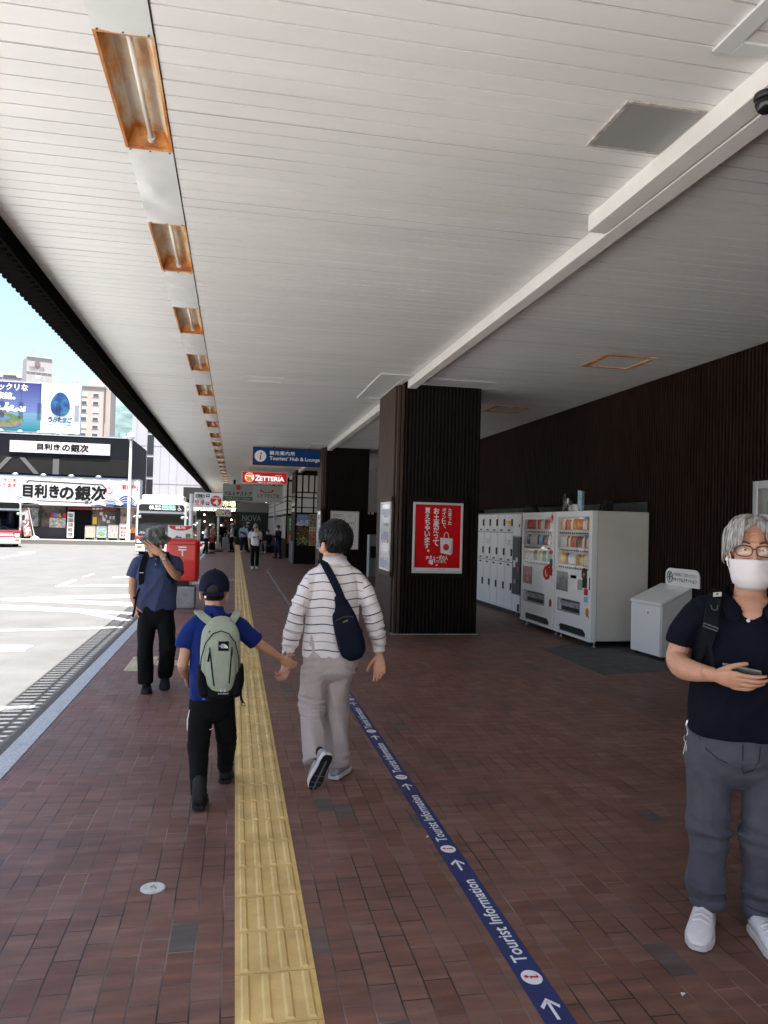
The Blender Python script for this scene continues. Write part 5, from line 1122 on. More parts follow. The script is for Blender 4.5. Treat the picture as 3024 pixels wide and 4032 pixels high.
# globe lamp post
t = thing('lamp_post', 'white street lamp post with a round globe before the restaurant', 'lamp post', (-7.13,54.8,.16))
mb = MB(); mb.cyl((-7.13,54.8,.16),(-7.13,54.8,7.0),.115,.085,18); mb.cyl((-7.13,54.8,.16),(-7.13,54.8,1.0),.15,.15,18); mb.build('pole', white_paint, t, smooth=False)
mb = MB(); mb.sph((-7.13,54.8,7.33),.27,20); mb.build('globe', M('globe_white', (.75,.74,.70), .3), t, smooth=True)
mb = MB(); mb.cyl((-7.13,54.8,7.0),(-7.13,54.8,7.12),.14,.16,18); mb.build('collar', M('collar_grey', (.25,.25,.25), .5), t)
# roof billboard of the aquarium
t = thing('billboard', 'big roof billboard, blue sea picture on its left and a shining blue egg on white', 'billboard', (-14,RY+1,7.3))
bx0, bxm, bx1, bz0, bz1 = -17.6, -13.46, -10.85, 7.5, 10.98; by = RY+.9
mb = MB(); mb.box(bx0,bx1,by,by+.35,bz0,bz1); mb.build('panel', M('panel_white', (.48,.49,.51), .5), t)
mb = MB(); n = 10; hz = bz0+1.35
for k in range(n): a = hz+(bz1-.06-hz)*k/n; mb.box(bx0,bxm,by-.006,by,a,a+(bz1-.06-hz)/n,k)
mb.build('sky_print', [M(f'bb_sky{k}', (.085-.0065*k,.125-.0105*k,.27-.014*k), .5) for k in range(n)], t)
mb = MB(); n = 6
for k in range(n): a = bz0+.05+(hz-bz0-.05)*k/n; mb.box(bx0,bxm,by-.006,by,a,a+(hz-bz0-.05)/n,k)
mb.build('sea_print', [M(f'bb_sea{k}', (.01+.018*k,.14+.012*k,.19+.016*k), .5) for k in range(n)], t)
mb = MB(); random.seed(12)
for cx_, s in ((-16.4,1),(-15.55,1.25),(-14.75,.9),(-17.2,1)):
    for k in range(16): mb.sph((cx_+random.gauss(0,.22)*s,by-.010,hz+.08+abs(random.gauss(0,.15))*s),(.10*s,.003,.075*s),8)
mb.build('cloud_print', letter_white, t)
mb = MB()
mb.prism([(bx0,8.1),(bx0,8.85),(-16.2,8.82),(-15.3,8.72),(-14.75,8.55),(-14.55,8.3),(-14.8,8.1),(-15.4,7.95),(-16.4,7.9)],(0,by-.009,0),X_,Z_,.003)
mb.prism([(bx0,7.95),(bx0,8.15),(-16.4,8.0),(-15.3,8.08),(-14.7,8.3),(-14.62,8.15),(-15.0,7.85),(-15.8,7.75)],(0,by-.012,0),X_,Z_,.003,1)
mb.prism([(bx0,8.3),(bx0,8.55),(-16,8.6),(-15.4,8.5),(-15.6,8.3),(-16.4,8.22)],(0,by-.012,0),X_,Z_,.003,2)
for k in range(30): mb.sph((random.uniform(bx0+.1,-15.6),by-.014,random.uniform(8.55,8.95)),(.1,.003,.05),6,3)
mb.build('island_print', [M('isl_green', (.08,.13,.05), .6, var=(5,.4)), M('isl_cliff', (.17,.12,.10), .6, var=(8,.4)), M('isl_pool', (.08,.15,.26), .5), M('isl_roofs', (.18,.10,.11), .6)], t)
mb = MB(); write(mb,'ビックリな',(-16.7,by-.012,10.35),X_,Z_,2.35,.46,bold=.03); write(mb,'水族館。',(-16.9,by-.012,9.72),X_,Z_,1.75,.48,bold=.03); mb.build('white_lettering', letter_white, t, norm=False)
egg = nodes('egg_blue'); nt_ = egg[1]; tc = N(nt_,'ShaderNodeTexCoord'); nz = N(nt_,'ShaderNodeTexNoise',i_Scale=1.6,i_Detail=3.0); nt_.links.new(tc.outputs['Object'],nz.inputs['Vector']); rp = ramp(nt_,[(.3,(.012,.014,.085)),(.5,(.010,.05,.17)),(.62,(.02,.14,.20)),(.76,(.20,.28,.33))]); nt_.links.new(nz.outputs['Fac'],rp.inputs[0]); nt_.links.new(rp.outputs[0],egg[2].inputs['Base Color']); egg[2].inputs['Roughness'].default_value = .3
mb = MB(); ex, ez = -12.2, 9.55
pts = [(ex+.63*math.sin(a)*(1-.16*math.cos(a)), ez+.83*math.cos(a)) for a in [2*PI*k/40 for k in range(40)]]
mb.prism(pts[::-1],(0,by-.012,0),X_,Z_,.012); mb.build('egg_print', egg[0], t)
mb = MB()
for k, ch in enumerate('うみたまご'): write(mb, ch, (-12.98+k*.32,by-.004,8.28),X_,Z_,.28,.36, (0,1,0,1,0)[k], bold=.045)
write(mb,'大分マリーンパレス水族館',(-12.96,by-.004,8.08),X_,Z_,1.5,.11,bold=.01,m=0); mb.build('logo_lettering', [M('logo_navy', (.022,.03,.11), .5), M('logo_teal', (.018,.16,.20), .5)], t, norm=False)
mb = MB()
for k in range(6): x = bx0+.4+k*1.22; mb.tube([(x,by+.1,bz1),(x,by-.5,bz1+.3)],.02,5); mb.box(x-.16,x+.16,by-.7,by-.45,bz1+.18,bz1+.36)
mb.build('top_lamp', white_paint, t)
mb = MB()
for k in range(6): x = bx0+.5+k*1.22; mb.sph((x,by-.4,bz0-.02),(.16,.1,.12),8); mb.cyl((x,by-.4,7.3),(x,by-.4,7.45),.05)
mb.build('bottom_lamp', white_paint, t)
mb = MB()
for k in range(5): x = bx0+.6+k*1.4; mb.box(x,x+.12,by+.35,by+.47,7.26,bz1-.2); mb.tube([(x+.06,by+.4,bz1-.5),(x+.06,by+2.6,7.3)],.05,6)
mb.build('scaffold', steel, t)
# ---------------------------------------------------------------- buildings beyond
def fz(z, Y): return 1.66+(z-1.66)*Y/150
def fx_(x, Y): return x*Y/150
Y = 310; s = Y/150
pale = M('hotel_pale', (.32,.30,.298), .8, var=(.05,.05)); pale2 = M('hotel_light', (.40,.37,.365), .8)
t = thing('hotel_tower', 'tall pinkish hotel lift tower with a round mark, rising over the billboard', 'building', (-76,Y,0))
P_ = [(-40.0*s,Y+9),(-38.17*s,Y),(-34.0*s,Y+3),(-35.8*s,Y+12)]
mb = MB(); mb.prism(P_,(0,0,0),X_,Y_,fz(30.9,Y)); mb.build('wall', pale, t)
u_ = (V((P_[2][0],P_[2][1],0))-V((P_[1][0],P_[1][1],0))).normalized(); o = V((P_[1][0],P_[1][1],0))-u_.cross(Z_)*(-.05)
mb = MB(); mb.prism([(0,0),(8.7,0),(8.7,.25),(0,.25)],o+Z_*fz(28.2,Y),u_,Z_,.2)
for k in range(4): mb.prism([(0,0),(.15,0),(.15,5),(0,5)],o+u_*(1.2+k*2)+Z_*(fz(28.2,Y)-5),u_,Z_,.2)
mb.prism([(0,0),(8.7,0),(8.7,.4),(0,.4)],o+Z_*(fz(30.9,Y)),u_,Z_,.3); mb.build('band', pale2, t)
mb = MB(); write(mb,'KAMENOI HOTEL',o+u_*1.0+Z_*fz(28.75,Y),u_,Z_,5.2,.9,bold=.03,rise=.15); c = o+u_*3.7+Z_*fz(29.75,Y)+u_.cross(Z_)*.15
mb.add([c+u_*(1.0*math.cos(a))+Z_*(1.0*math.sin(a)) for a in [2*PI*k/20 for k in range(20)]],[tuple(range(20))]); mb.build('lettering', M('hotel_ink', (.16,.11,.11), .7), t, norm=False)
mb = MB(); mb.cyl((-78,Y+5,fz(30.9,Y)),(-78,Y+5,fz(32.6,Y)),.12); mb.cyl((-72,Y+6,fz(30.9,Y)),(-72,Y+6,fz(31.3,Y)),.2); mb.build('aerial', steel, t)
t = thing('office_block', 'low grey roofed block at the left edge behind the billboard', 'building', (-90,Y-10,0))
mb = MB(); mb.box(-100,fx_(-40.3,Y),Y+15,Y+30,0,fz(28.5,Y)); mb.build('wall', M('office_grey', (.22,.21,.22), .8), t)
mb = MB(); mb.box(-100.3,fx_(-40.2,Y),Y+14.6,Y+30,fz(28.5,Y),fz(28.7,Y)); mb.build('roof_edge', pale2, t)
t = thing('brown_hotel', 'brown many-storeyed hotel block with small paired windows behind the billboard', 'building', (-55,Y+10,0))
bx_0, bx_1, bt = fx_(-32,Y), fx_(-24.63,Y), fz(26.0,Y)
brown = M('hotel_brown', (.34,.295,.265), .8, var=(.06,.06))
mb = MB(); mb.box(bx_0,bx_1,Y,Y+16,0,bt); mb.box(bx_1-.01,fx_(-23.6,Y),Y+3,Y+16,0,bt-.5); mb.build('wall', brown, t)
mb = MB(); mb.box(fx_(-27.6,Y),fx_(-24.2,Y),Y+6,Y+14,bt,fz(28.1,Y)); mb.build('roof_house', M('hotel_grey', (.34,.31,.30), .8), t)
mb = MB(); mb.box(bx_0-.3,bx_1+.3,Y-.4,Y+16.3,bt,bt+.5); mb.build('parapet', M('parapet_grey', (.30,.26,.24), .8), t)
wd, wl = M('win_dark', (.06,.07,.09), .1), M('win_light', (.34,.38,.40), .2)
random.seed(8)
for r_ in range(9):
    for c_ in range(3):
        zz = bt-3.9-r_*3.05; xx = bx_1-12.6+c_*4.3
        fr = MB(); fr.box(xx,xx+2.4,Y-.12,Y,zz,zz+1.45); w_ = fr.build('window_frame', M('frame_cream', (.50,.46,.42), .6), t)
        mb = MB(); mb.box(xx+.2,xx+2.2,Y-.16,Y-.12,zz+.15,zz+1.3); mb.build('pane', wd if random.random() < .6 else wl, w_)
# low blue-grey vaulted roof and pipes in front of the hotel
t = thing('vaulted_roof', 'blue grey vaulted roof behind the restaurant, right of the billboard', 'roof', (-13,85,8))
mb = MB(); mb.prism([(-14.6,8.3)]+[(-13.2+1.4*math.cos(a),9.2+1.15*math.sin(a)) for a in [PI-PI/2*k/8 for k in range(9)]]+[(-9.9,10.35),(-9.9,8.3)],(0,85,0),X_,Z_,-.3); mb.box(-16,-9.4,85.3,92,.2,9.6); mb.build('shell', M('roof_blue', (.20,.24,.33), .5), t)
mb = MB(); mb.tube([(-11.9,80,9.3),(-11.6,80,9.5),(-10.3,80,10.0),(-10.1,80,10.6)],.12,8); mb.cyl((-11.6,80,8.4),(-11.6,80,10.2),.07); mb.cyl((-10.9,80,8.4),(-10.9,80,10.1),.07); mb.build('pipe', steel, t)
mb = MB(); mb.box(-15.7,-12.9,70,70.15,10.42,10.58); mb.cyl((-14.9,70.1,7),(-14.9,70.1,10.45),.06); tag(mb.build('roof_lamp', white_paint), 'thin white strip lamp on a post over the restaurant roof', 'lamp')
# pale panelled building behind the bus
t = thing('pale_building', 'pale grey panelled building with a column of narrow dark windows behind the bus', 'building', (-7,72,.2))
pg = M('panel_lilac', (.34,.335,.35), .7, var=(.3,.05))
mb = MB(); mb.box(-9.3,-3.2,72,90,.16,26); mb.build('wall', pg, t)
mb = MB()
for x in (-8.9,-6.8,-6.0,-5.3,-4.4,-3.6): mb.box(x,x+.03,71.985,72,.2,26)
for k in range(7): mb.box(-9.3,-3.2,71.985,72,1.5+k*3.4,1.53+k*3.4)
mb.build('panel_joint', M('joint_grey', (.20,.195,.20), .8), t)
for k in range(10):
    z = 3.55+k*2.0; mb = MB(); mb.box(-7.95,-7.38,71.97,72,z,z+1.75); mb.build('window', M('window_black', (.025,.025,.03), .2), t)
mb = MB(); mb.box(-8.0,-7.3,71.9,72,3.3,3.5); mb.box(-6.3,-6.0,71.8,72,3.25,3.6); mb.build('sill', pg, t)
mb = MB(); mb.box(-5.35,-4.0,71.2,72,3.35,3.75); mb.build('balcony', white_paint, t)
mb = MB()
for k in range(9): mb.box(-5.3,-4.05,71.2,71.24,3.8+k*.09,3.83+k*.09)
for x in (-5.35,-4.05): mb.box(x,x+.06,71.2,71.26,3.7,5.6)
mb.build('railing', M('rail_grey', (.30,.30,.30), .5), t)
t = thing('grey_building', 'darker grey building glimpsed under the tip of the canopy', 'building', (-1,80,.2))
mb = MB(); mb.box(-3.3,2.4,78,95,.16,12); mb.build('wall', M('grey_dark', (.20,.20,.20), .8), t)
mb = MB(); mb.box(-3.2,2.3,77.9,78,3.2,3.6); mb.build('band', M('grey_band', (.3,.3,.3), .8), t)
# wooded hill far behind
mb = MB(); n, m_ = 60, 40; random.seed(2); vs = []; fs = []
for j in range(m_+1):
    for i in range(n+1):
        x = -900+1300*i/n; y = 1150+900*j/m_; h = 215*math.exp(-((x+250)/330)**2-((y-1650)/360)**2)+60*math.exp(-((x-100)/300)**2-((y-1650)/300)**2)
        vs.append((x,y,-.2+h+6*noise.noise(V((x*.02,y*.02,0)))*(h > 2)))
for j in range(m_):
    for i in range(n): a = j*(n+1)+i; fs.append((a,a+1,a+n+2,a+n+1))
mb.add(vs,fs); hl = mb.build('hill', M('forest_haze_tint', (.055,.088,.085), .9, var=(.035,.5), bump=(.05,5)), smooth=True); struct(hl)  # bluish haze of distance put into the forest's base colour
# ================================================================ people: the tools
def cr(P, sub):
    """Catmull-Rom through tuples of any length"""
    out = []; n = len(P)
    for i in range(n-1):
        a, b, c, d = P[max(i-1,0)], P[i], P[i+1], P[min(i+2,n-1)]
        for k in range(sub):
            t = k/sub; t2 = t*t; t3 = t2*t
            out.append([.5*((2*b[j])+(-a[j]+c[j])*t+(2*a[j]-5*b[j]+4*c[j]-d[j])*t2+(-a[j]+3*b[j]-3*c[j]+d[j])*t3) for j in range(len(b))])
    out.append(list(P[-1])); return out
def spow(x, p): return math.copysign(abs(x)**p, x)
def limb(mb, P, side=(1,0,0), n=16, sub=3, sq=1.0, caps=(True, True)):
    """a smooth tapering form through (x,y,z,a,b): a = half width along side, b = half depth"""
    Q = cr(P, sub) if sub > 1 else [list(p) for p in P]; rings = []; frames = []
    side = V(side)
    for i, q_ in enumerate(Q):
        d = V(Q[min(i+1,len(Q)-1)][:3])-V(Q[max(i-1,0)][:3]); d.normalize()
        u = (side-d*side.dot(d)).normalized(); w = d.cross(u); frames.append((V(q_[:3]), d, u, w, q_[3], q_[4]))
    def ring(c, u, w, a, b): return [c+u*(a*spow(math.cos(2*PI*k/n), sq))+w*(b*spow(math.sin(2*PI*k/n), sq)) for k in range(n)]
    def cap(fr, s):
        c, d, u, w, a, b = fr; r = min(a, b); return [ring(c+d*(s*r*.95*math.sin(t)), u, w, a*math.cos(t)+.0005, b*math.cos(t)+.0005) for t in (R(75), R(50), R(25))]
    if caps[0]: rings += cap(frames[0], -1)
    rings += [ring(c, u, w, a, b) for c, d, u, w, a, b in frames]
    if caps[1]: rings += cap(frames[-1], 1)[::-1]
    return mb.loft(rings)
def fuse(mb, vox, it=4, fac=.5, name='form'):
    """one continuous surface grown from the overlapping forms in mb"""
    me = mb.mesh(name); bm = bmesh.new(); bm.from_mesh(me); bmesh.ops.recalc_face_normals(bm, faces=bm.faces); bm.to_mesh(me); bm.free()
    o = bpy.data.objects.new(name, me); COL.objects.link(o)
    r = o.modifiers.new('r', 'REMESH'); r.mode = 'VOXEL'; r.voxel_size = vox
    s = o.modifiers.new('s', 'SMOOTH'); s.factor = fac; s.iterations = it
    dg = bpy.context.evaluated_depsgraph_get(); dg.update()
    out = bpy.data.meshes.new_from_object(o.evaluated_get(dg)); bpy.data.objects.remove(o); bpy.data.meshes.remove(me)
    out.name = name; return out
def concat(meshes, name):
    bm = bmesh.new()
    for m in meshes: bm.from_mesh(m); bpy.data.meshes.remove(m)
    me = bpy.data.meshes.new(name); bm.to_mesh(me); bm.free(); return me
def push(me, fn):
    """moves each vertex along its normal by fn(point)"""
    nr = [v.normal.copy() for v in me.vertices]
    for v, n in zip(me.vertices, nr): v.co += n*fn(v.co, n)
    me.update(); return me
def fold(c, sx, sy, sz, seed=0): return noise.noise(V((c.x*sx+seed, c.y*sy, c.z*sz)))
def ridge(c, sx, sy, sz, seed=0): return 1-2*abs(noise.noise(V((c.x*sx+seed, c.y*sy, c.z*sz))))
def drape(amp, seed=0):
    return lambda c, n: amp*(fold(c,14,14,4,seed)+.7*ridge(c,9,9,3.4,seed+5)-.35)
def cloth(t, name, mb, vox, mat, fn=None, it=4, world=True, label=None):
    me = fuse(mb, vox, it, name=name)
    if fn: push(me, fn)
    return link(name, me, mat, t, True, 0, world, label)
def hand(mb, wr, d, nrm, right, s=1.0, curl=(.6,.65,.7,.75), spread=0.0, thumb=.5, tv=(.62,.62,.45)):
    wr, d, nrm = V(wr), V(d).normalized(), V(nrm); nrm = (nrm-d*nrm.dot(d)).normalized(); th = d.cross(nrm)*(1 if right else -1)
    p = lambda q_, a, b: (*q_, a*s, b*s)
    limb(mb, [p(wr-d*.03*s,.027,.021), p(wr,.026,.020), p(wr+d*.04*s,.036,.019), p(wr+d*.078*s+nrm*.003*s,.040,.0155), p(wr+d*.097*s+nrm*.004*s,.038,.012)], side=th, n=14)
    L = ((.044,.027,.023),(.049,.031,.024),(.045,.029,.023),(.036,.022,.02))
    for i in range(4):
        o = wr+d*((.094,.098,.094,.086)[i]*s)+th*((.030-.0205*i)*s); ang = 0; q_ = o; pts = [p(o-d*.012*s,.0095,.0095)]
        dd = (d+th*(spread*(1.5-i))).normalized(); f_ = (.55,1.0,.75)
        for j in range(3):
            ang += curl[i]*f_[j]; v = dd*math.cos(ang)+nrm*math.sin(ang); pts.append(p(q_,.0093-.0008*j,.0093-.0008*j)); q_ = q_+v*(L[i][j]*s)
        pts.append(p(q_,.0062,.006)); limb(mb, pts, side=th, n=10, sub=2)
    o = wr+d*.022*s+th*.022*s+nrm*.006*s; v = (d*tv[0]+th*tv[1]+nrm*tv[2]).normalized(); pts = [p(o,.014,.013)]
    for j, l in enumerate((.042,.034,.026)):
        o = o+v*l*s; pts.append(p(o,.0115-.0016*j,.0105-.0016*j)); v = (v+d*thumb*.7+nrm*thumb*.55-th*thumb*.35).normalized()
    limb(mb, pts, side=th, n=10, sub=2)
def head_form(T, s, look=True):
    """skull, face, nose, ears and neck root in head space: x to the viewer's right when facing us, face towards -y"""
    mb = MB(); E = lambda c, r, n=18: mb.sph(tuple(k*s for k in c), tuple(k*s for k in r), n)
    E((0,.012,.03),(.077,.096,.088)); E((0,-.022,-.015),(.067,.070,.085)); E((0,-.045,-.075),(.045,.042,.042)); E((0,-.02,-.065),(.058,.055,.05))
    E((0,-.078,-.098),(.022,.016,.018),12); E((0,-.082,.028),(.052,.014,.012),12)
    for g in (-1,1):
        E((g*.040,-.066,-.035),(.026,.024,.024),12); E((g*.0795,.008,-.022),(.010,.022,.034),12); E((g*.086,.014,-.014),(.007,.018,.024),10)
        E((g*.015,-.098,-.044),(.010,.011,.009),8); E((g*.032,-.0735,.0175),(.019,.0125,.0062),12); E((g*.032,-.0735,-.0025),(.017,.0105,.0050),12)
    limb(mb, [(0,-.088*s,.018*s,.009*s,.010*s),(0,-.098*s,-.012*s,.010*s,.012*s),(0,-.108*s,-.036*s,.013*s,.013*s),(0,-.098*s,-.048*s,.010*s,.010*s)], n=10)
    for z, w, r in ((-.068,.024,.0065),(-.078,.021,.008)): limb(mb, [(-w*s,-.082*s,z*s,.003*s,.003*s),(0,-.0935*s,z*s,r*s,r*s),(w*s,-.082*s,z*s,.003*s,.003*s)], side=(0,0,1), n=8)
    mb.v = [tuple(T @ V(p)) for p in mb.v]; return mb
def eyes(t, T, s, world=True, skin=None):
    """eyeballs with iris, lids and brows"""
    w = MB(); ir = MB()
    for g in (-1,1):
        c = V((g*.032,-.0705,.008))*s; w.sph(T @ c, .0118*s, 14)
        c2 = c+V((g*-.001,-.0090,-.0012))*s; ir.sph(T @ c2, (.0055*s,.0055*s,.0055*s), 10)
    w.build_each('eye', M('eye_white', (.55,.52,.49), .25), t, smooth=True, world=world); ir.build_each('iris', M('iris_dark', (.015,.010,.008), .15), t, smooth=True, world=world)
def cap_shell(T, s, fn, n=64, m=40, lo=-.98):
    """closed shell round the skull: fn(direction) gives its height over the skull (negative = under the skin)"""
    mb = MB(); c0 = V((0,.012,.03))*s; rr = (.077,.096,.088); rings = []
    for j in range(m+1):
        ph = -PI/2+PI*(.02+.96*j/m); ring = []
        for i in range(n):
            a = 2*PI*i/n; d = V((math.cos(ph)*math.cos(a), math.cos(ph)*math.sin(a), math.sin(ph)))
            k = 1+fn(d, a, ph)/.085; ring.append(T @ (c0+V((d.x*rr[0],d.y*rr[1],d.z*rr[2]))*k*s))
        rings.append(ring)
    mb.loft(rings); return mb
def shoe(t, heel, toe, up=(0,0,1), s=1.0, mats=None, name='shoe', world=True, width=1.0, sole=.022):
    heel, toe, up = V(heel), V(toe), V(up); d = (toe-heel); L = d.length; d.normalize(); up = (up-d*up.dot(d)).normalized(); sd = d.cross(up)
    secs = [(0,.022,.055),(.05,.033,.078),(.18,.037,.092),(.33,.037,.088),(.5,.042,.070),(.7,.047,.056),(.86,.041,.046),(.96,.026,.036),(1,.012,.026)]
    mb = MB(); rings = []; n = 16
    for f_, w, h in secs:
        c = heel+d*(L*f_); rings.append([c+sd*(w*width*spow(math.cos(2*PI*k/n),.8))+up*(sole*.7+(h-sole*.7)*(.5+.5*spow(math.sin(2*PI*k/n),.8))) for k in range(n)])
    mb.loft(rings); o = mb.build(name, mats[0], t, smooth=True, world=world)
    mb = MB(); ol = []
    for f_, w, h in secs: ol.append((f_*L, (w+.004)*width))
    pts = [(a, b) for a, b in ol]+[(a, -b) for a, b in ol[::-1]]
    mb.prism(pts, heel, d, sd, sole if d.cross(sd).dot(up) > 0 else -sole); sl = mb.build('sole', mats[1], o, world=False if not world else True, bevel=.004)
    if not world: pass
    return o, sl, (heel, d, up, sd, L)
def skin(name, col):
    m = M(name, col, .48, var=(22,.10), bump=(160,.0004)); b = m.node_tree.nodes['Principled BSDF']
    b.inputs['Subsurface Weight'].default_value = .12; b.inputs['Subsurface Radius'].default_value = (.012,.004,.002); b.inputs['Subsurface Scale'].default_value = .6; return m
def strands(name, c0, c1, rough=.4, scale=120, grain=(1,1,.12)):
    m, nt, b = nodes(name); tc = N(nt,'ShaderNodeTexCoord'); mp = N(nt,'ShaderNodeMapping'); mp.inputs['Scale'].default_value = grain; nt.links.new(tc.outputs['Object'],mp.inputs[0])
    nz = N(nt,'ShaderNodeTexNoise',i_Scale=scale,i_Detail=3.0); nt.links.new(mp.outputs[0],nz.inputs['Vector']); rp = ramp(nt,[(.35,c0),(.65,c1)]); nt.links.new(nz.outputs['Fac'],rp.inputs[0]); nt.links.new(rp.outputs[0],b.inputs['Base Color'])
    b.inputs['Roughness'].default_value = rough; bp = N(nt,'ShaderNodeBump',i_Strength=.8,i_Distance=.002); nt.links.new(nz.outputs['Fac'],bp.inputs['Height']); nt.links.new(bp.outputs[0],b.inputs['Normal']); return m
def fabric(name, col, rough=.85, amt=.10, weave=420, sheen=.05):
    return M(name, col, rough, var=(14,amt), bump=(weave,.0006), sheen=sheen, spec=.15)
def band(mb, pts, w, nrm, th=.006):
    """flat strap through pts, w wide, lying square to the normals"""
    Q = cr([(*p,) for p in pts], 4); rings = []
    nn = nrm if isinstance(nrm, list) else [nrm]*len(pts); NQ = cr([(*p,) for p in nn], 4)
    for i, q_ in enumerate(Q):
        d = (V(Q[min(i+1,len(Q)-1)])-V(Q[max(i-1,0)])).normalized(); n = V(NQ[i]); n = (n-d*n.dot(d)).normalized(); sd = d.cross(n)
        c = V(q_); rings.append([c+sd*w/2, c+sd*w*.47+n*th, c-sd*w*.47+n*th, c-sd*w/2])
    mb.loft(rings); return mb
def collar(mb, c, rx, ry, z0, z1, gap, tilt=.0, flare=.012, th=.004, front=-1):
    """stand-and-fall collar: a band round the neck, open over the angle gap at the front (front = -1: towards -y)"""
    n = 40; rings = []
    for k in range(n+1):
        a = gap/2+(2*PI-gap)*k/n; ca, sa = math.sin(a), math.cos(a)*front
        f_ = .5+.5*math.cos(a); drop = tilt*f_
        p = lambda r, z: V((c[0]+ca*(rx+r), c[1]+sa*(ry+r), z-drop))
        rings.append([p(0,z0), p(0,z1), p(th,z1+.003), p(flare+th,z0-.012-.018*f_), p(flare,z0-.012-.018*f_)])
    mb.loft(rings); return mb

def tufts(mb, T, s, fn, n, seed, length=.05, w=(.004,.007), lift=.003, keep=lambda d: True, crown=V((.15,.45,.88))):
    """locks of hair lying on the shell fn, combed away from the crown"""
    rnd = random.Random(seed); c0 = V((0,.012,.03))*s; rr = (.077,.096,.088); crown = crown.normalized(); done = 0
    def pt(d, up):
        d = d.normalized(); a = math.atan2(d.y,d.x); ph = math.asin(max(-1,min(1,d.z))); k = 1+(max(.001,fn(d,a,ph))+up)/.085
        return T @ (c0+V((d.x*rr[0],d.y*rr[1],d.z*rr[2]))*k*s)
    while done < n:
        d = V((rnd.gauss(0,1),rnd.gauss(0,1),rnd.gauss(0,1))).normalized(); a = math.atan2(d.y,d.x)
        if fn(d,a,math.asin(d.z)) < .004 or not keep(d): continue
        f = (d-crown*d.dot(crown)); f = f-d*f.dot(d)+V((rnd.gauss(0,.18),rnd.gauss(0,.18),-.25)); f = (f-d*f.dot(d)).normalized()
        st = length/.09*rnd.uniform(.6,1.2); ww = rnd.uniform(*w); L = []
        for k in range(4):
            q = d+f*(st*k/3); L.append((*pt(q, lift*(.3+.9*k/3)*rnd.uniform(.5,1.3)), ww*(1,1.15,.9,.2)[k], ww*(.4,.5,.45,.15)[k]))
        limb(mb, L, side=T.to_3x3() @ d.cross(f), n=6, sub=2); done += 1
    return mb
skin_a, skin_b, skin_c = skin('skin_warm', (.54,.275,.175)), skin('skin_tan', (.42,.21,.125)), skin('skin_boy', (.48,.25,.15))
hair_black = strands('hair_black', (.003,.0025,.0025), (.010,.009,.0085), .5); hair_black.node_tree.nodes['Principled BSDF'].inputs['Specular IOR Level'].default_value = .25
shoe_black = M('shoe_black', (.010,.010,.011), .65, spec=.3, bump=(90,.0012)); sole_black = M('sole_black', (.01,.01,.011), .7)
TR = Matrix.Translation
def HM(c, yaw=0, pitch=0, roll=0): return TR(V(c)) @ Matrix.Rotation(yaw,4,'Z') @ Matrix.Rotation(pitch,4,'X') @ Matrix.Rotation(roll,4,'Y')

# ---------------------------------------------------------------- the striped man, walking away
t = dad = thing('person', 'man in white striped shirt and beige trousers walking away, holding the boy by the hand', 'person', (.66,5.0,0))
T = HM((.652,5.07,1.535), PI+R(24), R(4)); s = 1.12
parts = [fuse(head_form(T, s), .0032, 5)]
mb = MB(); limb(mb, [(.655,5.06,1.36,.075,.07),(.655,5.065,1.44,.060,.060),(.653,5.075,1.51,.056,.058)])
limb(mb, [(.645,5.05,.8,.15,.10),(.65,5.05,1.0,.15,.10),(.655,5.05,1.25,.16,.09),(.655,5.05,1.37,.12,.07)]); parts.append(fuse(mb, .009, 3))
mb = MB(); limb(mb, [(.41,5.0,1.1,.04,.04),(.38,5.01,.96,.038,.036),(.366,5.03,.84,.030,.026),(.362,5.03,.81,.028,.022)]); hand(mb, (.360,5.02,.805), (-.12,-.10,-1), (-.75,-.62,0), False, 1.02, (.75,.8,.85,.9), thumb=.5); parts.append(fuse(mb, .0028, 4))
mb = MB(); limb(mb, [(.915,5.0,1.09,.04,.04),(.945,5.01,.95,.038,.036),(.962,5.03,.84,.030,.026),(.965,5.03,.81,.028,.022)]); hand(mb, (.966,5.03,.805), (.04,-.06,-1), (-.35,-1,0), True, 1.04, (.6,.7,.8,.9), spread=.02, thumb=.35); parts.append(fuse(mb, .0028, 4))
mb = MB()
for P_ in ([(.565,5.05,.82),(.53,5.06,.47),(.54,4.9,.14)],[(.735,5.05,.82),(.70,5.1,.43),(.705,5.04,.08)]): limb(mb, [(*P_[0],.07,.07),(*P_[1],.05,.05),(*P_[2],.035,.035)])
parts.append(fuse(mb, .012, 2))
link('body', concat(parts, 'body'), skin_a, t, True)
